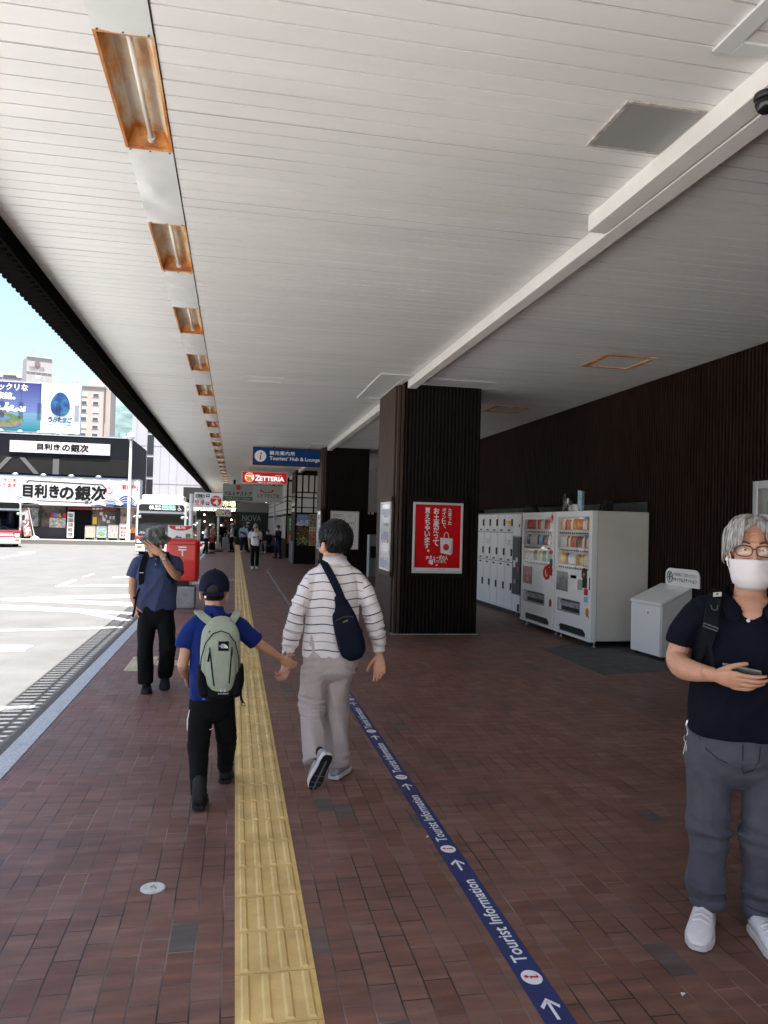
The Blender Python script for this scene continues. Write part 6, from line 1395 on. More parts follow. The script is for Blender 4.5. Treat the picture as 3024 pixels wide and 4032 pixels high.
# shirt, its stripes measured down the trunk and down each sleeve
def dad_stripe():
    m, nt, b = nodes('shirt_striped'); L = nt.links.new
    at = N(nt,'ShaderNodeAttribute',attribute_name='run'); tc = N(nt,'ShaderNodeTexCoord'); nz = N(nt,'ShaderNodeTexNoise',i_Scale=16.0)
    L(tc.outputs['Object'],nz.inputs['Vector'])
    md = N(nt,'ShaderNodeMath',operation='FRACT'); dv = N(nt,'ShaderNodeMath',operation='DIVIDE',i_1=.163); L(at.outputs['Fac'],dv.inputs[0]); L(dv.outputs[0],md.inputs[0])
    w = (.72,.66,.645); d1 = (.05,.035,.06); d2 = (.022,.016,.075); d3 = (.40,.35,.335)
    rp = ramp(nt,[(0,w),(.135,d1),(.172,w),(.47,d2),(.515,w),(.80,d3),(.845,w)],'CONSTANT'); L(md.outputs[0],rp.inputs[0])
    mx = N(nt,'ShaderNodeMix',data_type='RGBA',blend_type='MULTIPLY'); mx.inputs[0].default_value = 1; r2 = ramp(nt,[(.3,(.94,.94,.94)),(.7,(1.03,1.03,1.03))]); L(nz.outputs['Fac'],r2.inputs[0]); L(rp.outputs[0],mx.inputs[6]); L(r2.outputs[0],mx.inputs[7]); L(mx.outputs[2],b.inputs['Base Color'])
    b.inputs['Roughness'].default_value = .85; b.inputs['Sheen Weight'].default_value = .1
    nb = N(nt,'ShaderNodeTexNoise',i_Scale=420.0); L(tc.outputs['Object'],nb.inputs['Vector']); bp = N(nt,'ShaderNodeBump',i_Distance=.0006); L(nb.outputs['Fac'],bp.inputs['Height']); L(bp.outputs[0],b.inputs['Normal'])
    return m
mb = MB()
limb(mb, [(.643,5.05,.795,.186,.130),(.644,5.05,.86,.184,.130),(.646,5.05,1.0,.174,.124),(.650,5.045,1.15,.172,.120),(.655,5.045,1.27,.174,.112),(.656,5.05,1.335,.155,.095),(.657,5.055,1.378,.115,.085),(.655,5.06,1.402,.082,.074)], sq=.9, caps=(False,True), n=24)
SL = ([(.56,5.05,1.335,.050,.060),(.515,5.04,1.295,.056,.064),(.462,5.015,1.21,.056,.060),(.420,5.0,1.10,.052,.055),(.390,5.01,.97,.050,.052),(.374,5.03,.885,.049,.046)],
      [(.755,5.05,1.34,.050,.060),(.805,5.04,1.30,.056,.064),(.858,5.015,1.21,.056,.060),(.902,5.0,1.09,.052,.055),(.938,5.01,.97,.052,.054),(.955,5.03,.885,.049,.046)])
for P_ in SL: limb(mb, P_, n=16)
def dad_fold(c, n):
    arm = abs(c.x-.65) > .20 and c.z < 1.3
    d = .007*(fold(c,9,12,7,1)+.9*ridge(V((c.x+.45*c.z,c.y,c.z)),9,8,3,3)-.4)
    if arm: d += .011*ridge(c,6,6,26,8)*(1 if c.z < 1.17 else .4)
    return d
me = fuse(mb, .006, 4, name='shirt'); push(me, dad_fold)
at = me.attributes.new('run','FLOAT','POINT'); val = []
for v in me.vertices:
    c = v.co; best = None
    if c.z < 1.33 and (c.x < .655-.175-.02*(c.z < 1.1) or c.x > .655+.178):
        P_ = SL[0] if c.x < .655 else SL[1]; acc = 0; bd = 9
        for i in range(len(P_)-1):
            a, b_ = V(P_[i][:3]), V(P_[i+1][:3]); ab = b_-a; f_ = max(0,min(1,(c-a).dot(ab)/ab.length_squared)); dd = (c-a-ab*f_).length
            if dd < bd: bd = dd; best = acc+ab.length*f_
            acc += ab.length
        val.append(.163*3-best+.06)
    else: val.append(c.z-.768-.028*(abs(c.x-.655)/.18)**2*(c.z > 1.2)*0+.006*math.sin(c.x*30))
at.data.foreach_set('value', val)
shirt = link('shirt', me, dad_stripe(), t, True)
wcol = fabric('shirt_white', (.72,.66,.645))
mb = MB(); collar(mb, (.655,5.062), .072,.074,1.395,1.450,R(60),flare=.016,front=1); mb.build('collar', wcol, shirt, smooth=True)
for P_ in ([(.374,5.03,.895,.048,.042),(.368,5.03,.865,.041,.036),(.365,5.03,.825,.039,.034)],[(.955,5.03,.895,.047,.042),(.961,5.03,.865,.041,.036),(.964,5.03,.825,.039,.034)]):
    mb = MB(); limb(mb, P_, caps=(True,False)); cloth(shirt, 'cuff', mb, .004, wcol, lambda c,n: .002*ridge(c,5,5,60,2))
mb = MB(); limb(mb, [(.362,5.025,.828,.033,.028),(.361,5.025,.812,.033,.028)], sub=1, caps=(False,False)); mb.box(.322,.336,5.0,5.03,.802,.838); mb.build('watch', steel, t)
# trousers
beige = fabric('trousers_beige', (.43,.365,.345), .8, .06)
mb = MB(); limb(mb, [(.645,5.05,.93,.168,.115),(.645,5.05,.84,.176,.125),(.645,5.04,.74,.170,.12)], sq=.9, n=22)
limb(mb, [(.575,5.04,.80,.10,.115),(.548,5.05,.66,.096,.10),(.533,5.065,.50,.076,.082),(.532,5.02,.40,.074,.080),(.538,4.94,.26,.073,.074),(.545,4.875,.165,.070,.068)], caps=(True,False)); limb(mb, [(.72,5.05,.80,.10,.115),(.705,5.07,.66,.094,.10),(.700,5.10,.47,.078,.085),(.703,5.09,.32,.074,.08),(.706,5.05,.17,.068,.072),(.708,5.03,.075,.064,.07)], caps=(True,False))
def trou(c, n):
    d = .007*fold(c,12,12,4,4)+.009*ridge(V((c.x+.25*c.z,c.y,c.z)),10,10,3,7)
    d += .022*max(0,1-abs(c.z-.49)/.10)*ridge(c,5,5,30,2)*(c.x < .63)+.012*max(0,1-abs(c.z-.14)/.1)*ridge(c,6,6,24,5)+.012*max(0,1-abs(c.z-.72)/.12)*ridge(V((c.x,c.y,c.z+.5*abs(c.x-.645))),5,5,22,9)
    return d
tr = cloth(t, 'trousers', mb, .006, beige, trou)
mb = MB()
for g in (-1,1): band(mb, [(.645+g*.055,4.915,.80),(.645+g*.10,4.92,.797),(.645+g*.135,4.94,.795)], .012, (0,-1,0), .003)
mb.build('back_pocket', beige, tr)
# trainers: right foot flat, left heel lifted so that its sole shows
greyup, midsole, outsole = M('trainer_grey', (.34,.34,.37), .7, var=(40,.2), bump=(150,.001)), M('midsole_white', (.66,.62,.60), .6), M('outsole_black', (.010,.012,.018), .6, bump=(60,.002))
shoe(t, (.672,4.985,.004), (.80,5.215,.004), mats=(greyup, midsole), sole=.03, width=1.02)
h_, to = V((.607,4.775,.215)), V((.525,4.835,-.0)); dirn = (to-h_).normalized()
o, sl, (hh, dd, uu, ss, LL) = shoe(t, h_+dirn*-.02, to, up=(-.25,.8,.45), mats=(greyup, midsole), sole=.026, width=1.05)
mb = MB(); secs = [(0,.020),(.05,.034),(.18,.039),(.33,.037),(.5,.040),(.7,.047),(.86,.042),(.95,.030),(.99,.015)]
pts = [(f_*LL+.004, w_) for f_, w_ in secs]+[(f_*LL+.004,-w_) for f_, w_ in secs[::-1]]
mb.prism(pts, hh-uu*.0005, dd, ss, -.005 if dd.cross(ss).dot(uu) > 0 else .005)
mb.prism([(.05,-.006),(.26,-.006),(.265,0),(.26,.006),(.05,.006),(.045,0)], hh-uu*.0058, dd, ss, -.001 if dd.cross(ss).dot(uu) > 0 else .001, 1)
for a in (.155,.20,.235): mb.prism([(a,-.036),(a+.004,-.036),(a+.004,.036),(a,.036)], hh-uu*.0058, dd, ss, -.001 if dd.cross(ss).dot(uu) > 0 else .001, 1)
mb.build('tread', [outsole, M('tread_grey', (.20,.20,.20), .6)], sl)
mb = MB()
for P_ in ([(.56,4.86,.22,.040,.04),(.575,4.83,.16,.04,.045)],): limb(mb, P_)
mb.build_each('sock', rubber, t, smooth=True)
# hair, ear arms of the glasses
def dad_hair(d, a, ph):
    back = d.y; h_ = .017
    line = -.97 if back > .12 else (-.2+1.2*max(0,-back))               # hairline: low at the nape, high on the brow
    side_ = abs(d.x) > .80 and abs(d.y) < .40
    m_ = (d.z-(line if not side_ else -.30))*.11
    return max(-.02, min(h_+.006*max(0,d.z)+.004*abs(d.x), m_))+.0035*noise.noise(V((a*7,ph*5,0)))+.0016*noise.noise(V((a*26,ph*9,3)))
me = cap_shell(T, s, dad_hair).mesh('hair'); hr = link('hair', me, hair_black, t, True)
mb = MB(); tufts(mb, T, s, dad_hair, 330, 3, .045, (.003,.006), .004, crown=V((.2,.55,.8))); mb.build('locks', hair_black, hr, smooth=True)
mb = MB(); tp = lambda x,y,z: T @ V((x,y,z)); mb.tube([tp(-.082,.01,.012),tp(-.081,-.05,.012),tp(-.072,-.098,.010)],.0022,6); mb.tube([tp(.082,.01,.012),tp(.081,-.05,.012),tp(.072,-.098,.010),tp(0,-.112,.010),tp(-.072,-.098,.010)],.0022,6); mb.build('glasses', black_plastic, t)
# sling bag, on his back
navy = fabric('sling_navy', (.006,.008,.018), .8, .15, 300, 0)
t = bag = thing('sling_bag', 'dark navy sling bag across the back of the striped man', 'bag', (.735,4.88,.96))
ax = V((.30,0,-.954)); sdv = V((.954,0,.30)); c = V((.733,4.895,.972))
mb = MB()
for off, sc in ((0,1.0),): limb(mb, [(*(c-ax*.155),.045,.022),(*(c-ax*.13),.070,.034),(*(c-ax*.04),.083,.044),(*(c+ax*.07),.088,.046),(*(c+ax*.14),.080,.038),(*(c+ax*.165),.055,.024)], side=sdv, sq=.75, n=24)
bd = cloth(t, 'pouch', mb, .005, navy, lambda c_,n: .0015*fold(c_,20,20,20,2), it=2)
mb = MB(); band(mb, [(.712,4.925,1.12),(.672,4.918,1.22),(.628,4.925,1.31),(.588,4.965,1.385),(.572,5.03,1.418),(.572,5.09,1.41),(.60,5.15,1.33)], .052, [(0,-1,.1),(0,-1,.15),(0,-1,.3),(0,-.7,.7),(0,-.1,1),(0,.5,.8),(0,1,.3)], .006)
limb(mb, [(.668,4.922,1.20,.03,.010),(.69,4.912,1.15,.045,.014),(.70,4.905,1.11,.06,.02)], n=12); mb.build('strap', navy, t, smooth=False)
mb = MB(); band(mb, [(.80,4.90,.90),(.835,4.96,.93),(.842,5.03,.97)], .026, [(.5,-.8,0),(1,-.3,0),(1,.2,0)], .004); mb.build('lower_strap', navy, t)
mb = MB(); band(mb, [c-ax*.10-sdv*.06+V((0,-.042,0)),c-ax*.11+V((0,-.050,0)),c-ax*.09+sdv*.055+V((0,-.045,0))], .006, (0,-1,0), .003); band(mb,[c+ax*.0-sdv*.082+V((0,-.02,0)),c+ax*.09-sdv*.085+V((0,-.02,0))],.012,(-.6,-.8,0),.004); mb.build('zip', M('zip_black', (.02,.02,.025), .35), bd)
mb = MB(); write(mb,'OUTDOOR', c-ax*.075-sdv*.02+V((0,-.050,0)), V((.9,0,.43)), V((-.43,0,.9)), .035, .008, bold=.03); mb.build('label', M('label_gold', (.45,.38,.16), .5), bd, norm=False)

# ---------------------------------------------------------------- the boy
t = boy = thing('person', 'boy in a navy cap and blue T-shirt with a green backpack, walking away', 'person', (-.11,4.8,0))
T = HM((-.113,4.885,1.222), PI-R(3), R(3)); s = .98
parts = [fuse(head_form(T, s), .0032, 5)]
mb = MB(); limb(mb, [(-.108,4.86,1.02,.06,.05),(-.108,4.865,1.09,.046,.046),(-.110,4.88,1.17,.044,.046)]); limb(mb, [(-.105,4.85,.6,.11,.08),(-.105,4.85,.85,.11,.07),(-.105,4.85,1.02,.10,.055)]); parts.append(fuse(mb,.008,3))
mb = MB(); limb(mb, [(-.255,4.84,.97,.036,.036),(-.283,4.82,.80,.032,.032),(-.285,4.83,.775,.032,.032),(-.280,4.88,.735,.029,.029),(-.272,4.95,.695,.021,.021)]); hand(mb, (-.270,4.965,.690), (.05,.72,-.6), (1,.0,.0), False, .8, (.5,.55,.6,.6)); parts.append(fuse(mb,.0028,4))
mb = MB(); limb(mb, [(.085,4.86,.965,.034,.036),(.175,4.875,.90,.031,.033),(.225,4.89,.865,.030,.031),(.275,4.91,.83,.024,.025),(.305,4.925,.808,.019,.021)]); hand(mb, (.310,4.93,.804), (.80,.14,-.56), (.1,.95,.0), True, .84, (.85,.9,.9,.9), thumb=.4); parts.append(fuse(mb,.0028,4))
mb = MB()
for P_ in ([(-.165,4.85,.55),(-.175,4.80,.31),(-.16,4.60,.09)],[(-.045,4.85,.55),(-.012,4.92,.30),(-.015,5.02,.09)]): limb(mb, [(*P_[0],.055,.055),(*P_[1],.04,.04),(*P_[2],.03,.03)])
parts.append(fuse(mb,.012,2)); link('body', concat(parts,'body'), skin_c, t, True)
tee = fabric('tee_blue', (.006,.019,.13), .8, .12)
mb = MB(); limb(mb, [(-.105,4.845,.585,.138,.105),(-.105,4.845,.68,.135,.10),(-.105,4.85,.85,.140,.098),(-.106,4.85,.97,.145,.092),(-.107,4.852,1.03,.130,.078),(-.108,4.858,1.075,.085,.062),(-.109,4.862,1.10,.060,.056),(-.109,4.868,1.132,.051,.052)], sq=.9, caps=(False,False), n=22)
limb(mb, [(-.20,4.85,1.03,.055,.058),(-.248,4.845,.985,.056,.06),(-.272,4.835,.93,.054,.058),(-.287,4.83,.890,.052,.056)], caps=(True,False)); limb(mb, [(-.01,4.85,1.035,.055,.058),(.045,4.855,1.005,.055,.06),(.10,4.865,.955,.052,.058),(.148,4.875,.915,.050,.056)], caps=(True,False))
cloth(t, 'shirt', mb, .0055, tee, lambda c,n: .006*fold(c,12,12,6,3)+.008*ridge(V((c.x+.4*c.z,c.y,c.z)),12,10,4,6))
blackpant = fabric('trousers_black', (.006,.006,.0065), .85, .2, 420, 0)
mb = MB(); limb(mb, [(-.105,4.85,.63,.128,.098),(-.105,4.845,.52,.130,.10)], sq=.9); limb(mb, [(-.165,4.845,.56,.078,.09),(-.172,4.84,.45,.074,.082),(-.177,4.815,.32,.066,.07),(-.170,4.72,.20,.056,.06),(-.162,4.635,.115,.046,.05),(-.160,4.60,.075,.044,.046)], caps=(True,False)); limb(mb, [(-.048,4.85,.56,.078,.09),(-.03,4.88,.45,.072,.08),(-.012,4.92,.31,.064,.07),(-.014,4.985,.18,.054,.058),(-.018,5.02,.09,.046,.05)], caps=(True,False))
bt_ = cloth(t, 'trousers', mb, .0055, blackpant, lambda c,n: .004*fold(c,10,10,6,5)+.005*max(0,1-abs(c.z-.30)/.1)*ridge(c,6,6,30,3)+.005*max(0,1-abs(c.z-.11)/.08)*ridge(c,6,6,34,6))
mb = MB(); mb.tube([(-.236,4.80,.52),(-.246,4.79,.46),(-.245,4.78,.40)],[.002,.004,.002],6); mb.tube([(-.115,4.775,.402),(-.095,4.775,.408)],.002,6); mb.build_each('reflective_mark', letter_white, bt_)
shoe(t, (-.158,4.515,.02), (-.150,4.73,.004), mats=(shoe_black, sole_black), width=.95); shoe(t, (-.02,4.985,.004), (.0,5.19,.004), mats=(shoe_black, sole_black), width=.95)
mb = MB()
for P_ in ([(-.160,4.60,.15,.036,.036),(-.159,4.57,.07,.038,.042)],[(-.018,5.02,.13,.036,.036),(-.018,5.03,.06,.036,.04)]): limb(mb, P_)
mb.build_each('sock', rubber, t, smooth=True)
def boy_hair(d, a, ph):
    line = -.93+(0 if d.y > .1 else 1.1); m_ = (d.z-line)*.09
    if abs(d.x) > .8 and abs(d.y) < .5: m_ = (d.z+.15)*.1
    return max(-.02, min(.010, m_))+.002*noise.noise(V((a*9,ph*6,2)))
link('hair', cap_shell(T, s, boy_hair).mesh('hair'), hair_black, t, True)
# cap: six gores, back strap over an arched gap
denim = fabric('cap_navy', (.008,.010,.022), .9, .2, 350, 0)
t2 = thing('cap', 'dark navy baseball cap with an open strapped back on the head of the boy', 'cap', (-.113,4.885,1.25))
def cap_fn(d, a, ph):
    arch = (1 if (d.y > .35 and d.z < .02+.30*max(0,1-(d.x/.42)**2)) else 0)
    m_ = (d.z+.30)*.3
    if arch and abs(d.x) < .5: m_ = min(m_, (d.z-(-.16+.36*max(0,1-(d.x/.5)**2)))*.5)
    return max(-.03, min(.019+.007*max(0,d.z)-.0012*(abs(math.sin(a*3)) < .06), m_))
link('crown', cap_shell(T, s, cap_fn, 96, 60).mesh('crown'), denim, t2, True)
mb = MB(); mb.sph(T @ (V((0,.012,.1455))*s), (.009,.009,.006), 10); mb.build('button', denim, t2, smooth=True)
mb = MB(); rg = []
for k in range(17):
    x = -.075+.15*k/16; yy = -.085-.07*math.sqrt(max(0,1-(x/.078)**2)); rg.append([T @ (V((x,-.07*math.sqrt(max(.05,1-(x/.1)**2)),.055))*s), T @ (V((x,yy,.045))*s), T @ (V((x,yy,.041))*s), T @ (V((x,-.07*math.sqrt(max(.05,1-(x/.1)**2)),.049))*s)])
mb.loft(rg); mb.build('peak', denim, t2)
mb = MB(); band(mb, [T @ (V((x,.112-.35*x*x*8,-.008))*s) for x in (-.062,-.03,0,.03,.062)], .018, [tuple(T.to_3x3() @ V((x*8,1,0))) for x in (-.062,-.03,0,.03,.062)], .005); mb.build('strap', denim, t2)
mb = MB(); mb.box(-.168,-.158,4.782,4.79,1.195,1.208); mb.build('buckle', steel, t2)
# backpack
sage, packblack = fabric('pack_sage', (.30,.33,.25), .7, .06, 300), fabric('pack_black', (.005,.005,.006), .8, .2, 300, 0)
t = thing('backpack', 'sage green backpack with a square black emblem on the back of the boy', 'backpack', (-.06,4.66,.63))
bx = -.062
mb = MB(); limb(mb, [(bx+.005,4.69,.69,.10,.05),(bx+.003,4.685,.76,.118,.062),(bx,4.685,.88,.117,.064),(bx-.002,4.70,.98,.110,.056),(bx-.002,4.712,1.035,.090,.044),(bx-.002,4.725,1.062,.062,.032)], sq=.72, n=28); mn = cloth(t, 'main_bag', mb, .005, sage, lambda c,n: .003*fold(c,16,16,9,2)+.002*ridge(c,10,10,8,5), it=3)
mb = MB(); limb(mb, [(bx+.008,4.645,.675,.070,.035),(bx+.006,4.640,.74,.085,.045),(bx+.003,4.640,.86,.088,.045),(bx,4.652,.95,.072,.036),(bx,4.665,.985,.045,.024)], sq=.75, n=26); fp = cloth(t, 'front_pocket', mb, .0045, sage, lambda c,n: .0025*fold(c,18,18,10,7)+.0015*ridge(c,12,12,9,1), it=3)
mb = MB(); limb(mb, [(bx+.008,4.66,.640,.090,.052),(bx+.006,4.675,.672,.112,.070)], sq=.75, n=24); bs = cloth(t, 'base', mb, .005, packblack, None, it=3)
for g in (-1,1):
    mb = MB(); limb(mb, [(bx+.005+g*.088,4.672,.655,.040,.056),(bx+.005+g*.106,4.680,.73,.034,.060),(bx+.004+g*.113,4.70,.80,.018,.040)], sq=.8, n=18); cloth(t, 'side_pocket', mb, .005, packblack, lambda c,n: .003*fold(c,20,20,20,g), it=3)
mb = MB(); mb.tube([(bx-.112,4.618,.74),(bx-.108,4.612,.86),(bx-.085,4.622,.95),(bx-.045,4.640,1.0),(bx,4.648,1.015),(bx+.045,4.640,1.0),(bx+.085,4.622,.95),(bx+.108,4.612,.86),(bx+.112,4.618,.74)],.0032,6); mb.tube([(bx-.07,4.655,1.005),(bx-.035,4.672,1.035),(bx+.01,4.682,1.043),(bx+.05,4.672,1.03)],.0045,6); mb.build('zip', packblack, mn)
mb = MB()
for g, x0_, x1_, z0_, z1_ in ((-1,-.062,-.030,.925,.70),(1,.066,.056,.925,.715)):
    band(mb, [(bx+x0_,4.603,z0_),(bx+(x0_+x1_)/2,4.593,(z0_+z1_)/2),(bx+x1_,4.603,z1_)], .0075, (0,-1,0), .003)
mb.tube([(bx-.058,4.595,.915),(bx-.062,4.588,.885),(bx-.068,4.59,.845)],[.003,.005,.006],6); mb.tube([(bx+.066,4.598,.93),(bx+.067,4.592,.905),(bx+.066,4.594,.88)],[.003,.005,.005],6); mb.build_each('pocket_zip', packblack, fp)
mb = MB(); mb.box(bx-.012,bx+.048,4.598,4.602,.905,.96); em = mb.build('emblem_patch', packblack, fp)
mb = MB()
for k, w_ in enumerate(('THE','NORTH','FACE')): write(mb, w_, (bx-.006+(.010 if k != 1 else 0),4.5975,.938-k*.0085), X_, Z_, .020 if k != 1 else .030, .0072, bold=.03, rise=.0006)
for k in range(3):
    r0_ = .006+.0055*k; mb.prism([(r0_*math.cos(a),r0_*math.sin(a)) for a in [PI/2*q_/8 for q_ in range(9)]]+[((r0_+.0042)*math.cos(a),(r0_+.0042)*math.sin(a)) for a in [PI/2*q_/8 for q_ in range(8,-1,-1)]], (bx+.022,4.5972,.921), X_, Z_, .0006)
mb.build('emblem', letter_white, em, norm=False)
mb = MB(); write(mb,'ROUBERT',(bx-.005,4.598,.652),X_,Z_,.06,.009,bold=.02,rise=.001); write(mb,'H',(bx+.008,4.597,.668),X_,Z_,.028,.016,bold=.06,rise=.001); mb.build('base_lettering', M('print_silver', (.45,.46,.45), .5), bs, norm=False)
mb = MB()
for g in (-1,1):
    band(mb, [(bx+.012*(g<0)+g*.045,4.735,1.035),(bx+g*.085-.012,4.755,1.075),(bx+g*.115-.022,4.80,1.105),(bx+g*.12-.026,4.86,1.10),(bx+g*.115-.03,4.93,1.05),(bx+g*.105-.035,4.955,.93)], .048, [(0,-1,.3),(0,-.8,.6),(0,-.4,1),(0,.3,1),(0,1,.4),(0,1,0)], .008)
mb.build_each('shoulder_strap', sage, t)
mb = MB(); band(mb, [(bx-.062,4.792,1.098),(bx-.048,4.757,1.068),(bx-.035,4.745,1.05),(bx+.03,4.745,1.05),(bx+.042,4.757,1.068),(bx+.056,4.792,1.098)], .014, [(0,-1,.3)]*6, .006); mb.build('haul_loop', packblack, t)
mb = MB(); band(mb, [(bx+.12,4.69,.70),(bx+.125,4.68,.66),(bx+.128,4.672,.615),(bx+.14,4.668,.585)], .014, (.4,-.9,0), .003); mb.tube([(bx+.132,4.665,.592),(bx+.15,4.665,.584),(bx+.156,4.665,.57),(bx+.135,4.665,.568),(bx+.132,4.665,.592)],.003,6); mb.build('loose_strap', packblack, t)
mb = MB(); band(mb, [(bx-.118,4.70,.72),(bx-.105,4.695,.665),(bx-.085,4.69,.60)], .02, (-.5,-.85,0), .004); mb.build('side_strap', M('strap_blue', (.03,.07,.28), .6), t)
# ---------------------------------------------------------------- the man in the camouflage hat, walking towards us
t = thing('person', 'man in blue polo shirt and camouflage hat, one hand over his mouth', 'person', (-.72,7.75,0))
T = HM((-.752,7.69,1.432), R(-14), R(14), R(3)); s = 1.0
parts = [fuse(head_form(T, s), .0034, 4)]
mb = MB(); limb(mb, [(-.735,7.75,1.25,.075,.06),(-.738,7.745,1.32,.058,.058),(-.745,7.725,1.39,.054,.056)]); limb(mb, [(-.72,7.78,.8,.14,.09),(-.725,7.78,1.05,.145,.10),(-.73,7.77,1.25,.14,.08)]); parts.append(fuse(mb,.009,3))
mb = MB(); limb(mb, [(-.945,7.79,1.13,.043,.043),(-.957,7.80,.99,.039,.039),(-.942,7.78,.90,.034,.034),(-.918,7.75,.835,.026,.026)]); hand(mb,(-.915,7.75,.83),(.25,-.1,-1),(1,.1,.2),True,.95); parts.append(fuse(mb,.0032,4))
mb = MB(); limb(mb, [(-.545,7.70,1.19,.042,.042),(-.532,7.635,1.125,.040,.040),(-.585,7.575,1.195,.038,.039),(-.645,7.54,1.29,.029,.029),(-.665,7.54,1.325,.025,.022)]); hand(mb,(-.672,7.54,1.335),(-.80,.03,.52),(.12,1,.12),False,1.0,(.12,.12,.15,.2),spread=.03,thumb=.05); parts.append(fuse(mb,.003,3))
mb = MB()
for P_ in ([(-.80,7.77,.78),(-.815,7.73,.40),(-.80,7.73,.09)],[(-.65,7.77,.78),(-.605,7.72,.42),(-.63,7.86,.15)]): limb(mb, [(*P_[0],.07,.07),(*P_[1],.05,.05),(*P_[2],.035,.035)])
parts.append(fuse(mb,.013,2)); link('body', concat(parts,'body'), skin_b, t, True)
eyes(t, T, s)
polo = fabric('polo_blue', (.044,.056,.115), .85, .10)
mb = MB(); limb(mb, [(-.717,7.775,.795,.182,.125),(-.72,7.77,.90,.180,.135),(-.725,7.765,1.05,.182,.13),(-.73,7.765,1.18,.185,.115),(-.732,7.765,1.26,.168,.095),(-.735,7.755,1.305,.110,.078),(-.738,7.75,1.33,.07,.066)], sq=.9, caps=(False,False), n=24)
limb(mb, [(-.855,7.77,1.265,.055,.062),(-.905,7.775,1.235,.063,.068),(-.935,7.785,1.17,.063,.068),(-.952,7.79,1.105,.062,.066)], caps=(True,False)); limb(mb, [(-.605,7.765,1.27,.055,.062),(-.555,7.75,1.24,.063,.068),(-.540,7.71,1.195,.062,.066),(-.532,7.665,1.150,.060,.062)], caps=(True,False))
def polo_fold(c, n): return .013*ridge(V((c.x-.45*c.z,c.y,c.z)),8,8,3.2,4)+.005*fold(c,11,12,6,2)-.003
sh = cloth(t, 'shirt', mb, .0065, polo, polo_fold)
mb = MB(); collar(mb,(-.738,7.748),.064,.064,1.318,1.362,R(70),flare=.018,front=-1); mb.build('collar', polo, sh, smooth=True)
mb = MB(); band(mb,[(-.735,7.668,1.30),(-.732,7.645,1.25),(-.730,7.632,1.20)],.028,(0,-1,.2),.004); mb.build('placket', fabric('polo_dark', (.035,.05,.115)), sh)
mb = MB()
for z_,y_ in ((1.285,7.657),(1.235,7.637)): mb.sph((-.733,y_,z_),(.006,.003,.006),8)
mb.build('button', M('button_pale', (.45,.45,.42), .4), sh)
mb = MB(); mb.add([(-.66,7.655,1.15),(-.585,7.675,1.16),(-.588,7.672,1.06),(-.655,7.650,1.05)],[(0,1,2,3)]); o = mb.build('chest_pocket', polo, sh, norm=False); o.modifiers.new('thick','SOLIDIFY').thickness = .008
mb = MB(); limb(mb, [(-.72,7.775,.93,.160,.115),(-.72,7.775,.80,.164,.122),(-.722,7.77,.71,.155,.115)], sq=.9, n=20)
limb(mb, [(-.80,7.77,.76,.088,.105),(-.808,7.75,.62,.084,.094),(-.815,7.73,.42,.073,.080),(-.808,7.73,.25,.070,.076),(-.802,7.73,.13,.066,.072),(-.80,7.73,.085,.066,.072)], caps=(True,False)); limb(mb, [(-.65,7.77,.76,.088,.105),(-.622,7.74,.60,.083,.092),(-.605,7.715,.42,.072,.080),(-.615,7.78,.28,.070,.076),(-.628,7.85,.18,.068,.072),(-.632,7.875,.135,.066,.07)], caps=(True,False))
cloth(t,'trousers',mb,.0065,blackpant,lambda c,n: .006*ridge(c,8,8,3,2)+.006*fold(c,9,9,8,4)+.010*max(0,1-abs(c.z-.42)/.12)*ridge(c,5,5,24,3)*(c.x > -.7)+.006*max(0,1-abs(c.z-.1)/.1)*ridge(c,5,5,30,6))
shoe(t,(-.80,7.83,.004),(-.775,7.60,.004),mats=(shoe_black,sole_black),width=1.08); shoe(t,(-.637,7.935,.085),(-.62,7.70,.012),up=(0,.25,1),mats=(shoe_black,sole_black),width=1.08)
# glasses, watch
mb = MB(); tp = lambda x,y,z: T @ (V((x,y,z))*s)
for g in (-1,1): mb.tube([tp(g*.034+.026*math.cos(a),-.100+.012*abs(g*.034+.026*math.cos(a))/.06,.004+.019*math.sin(a)) for a in [2*PI*k/18 for k in range(19)]],.0016,5,cap=False); mb.tube([tp(g*.060,-.090,.008),tp(g*.078,-.03,.012),tp(g*.082,.01,.008)],.0016,5)
mb.tube([tp(-.009,-.102,.008),tp(.009,-.102,.008)],.0016,5); mb.build('glasses', M('wire_brown', (.10,.06,.03), .35, metal=.6), t)
mb = MB(); ct = V((-.648,7.54,1.296)); dw = V((-.52,-.0,.85)).normalized(); sw = dw.cross(Y_)
mb.tube([ct+sw*(.031*math.cos(a))+Y_*(.029*math.sin(a)) for a in [2*PI*k/24 for k in range(25)]],.009,6,flat=1,cap=False); mb.build('watch', black_plastic, t)
mb = MB(); cc = ct-Y_*.033; mb.tube([cc,cc-Y_*.012],.023,20); mb.tube([cc-Y_*.012,cc-Y_*.014],.016,20,1); mb.build('watch_face', [M('watch_bezel', (.12,.12,.12), .3, metal=.7), M('watch_dial', (.30,.32,.33), .2)], t)
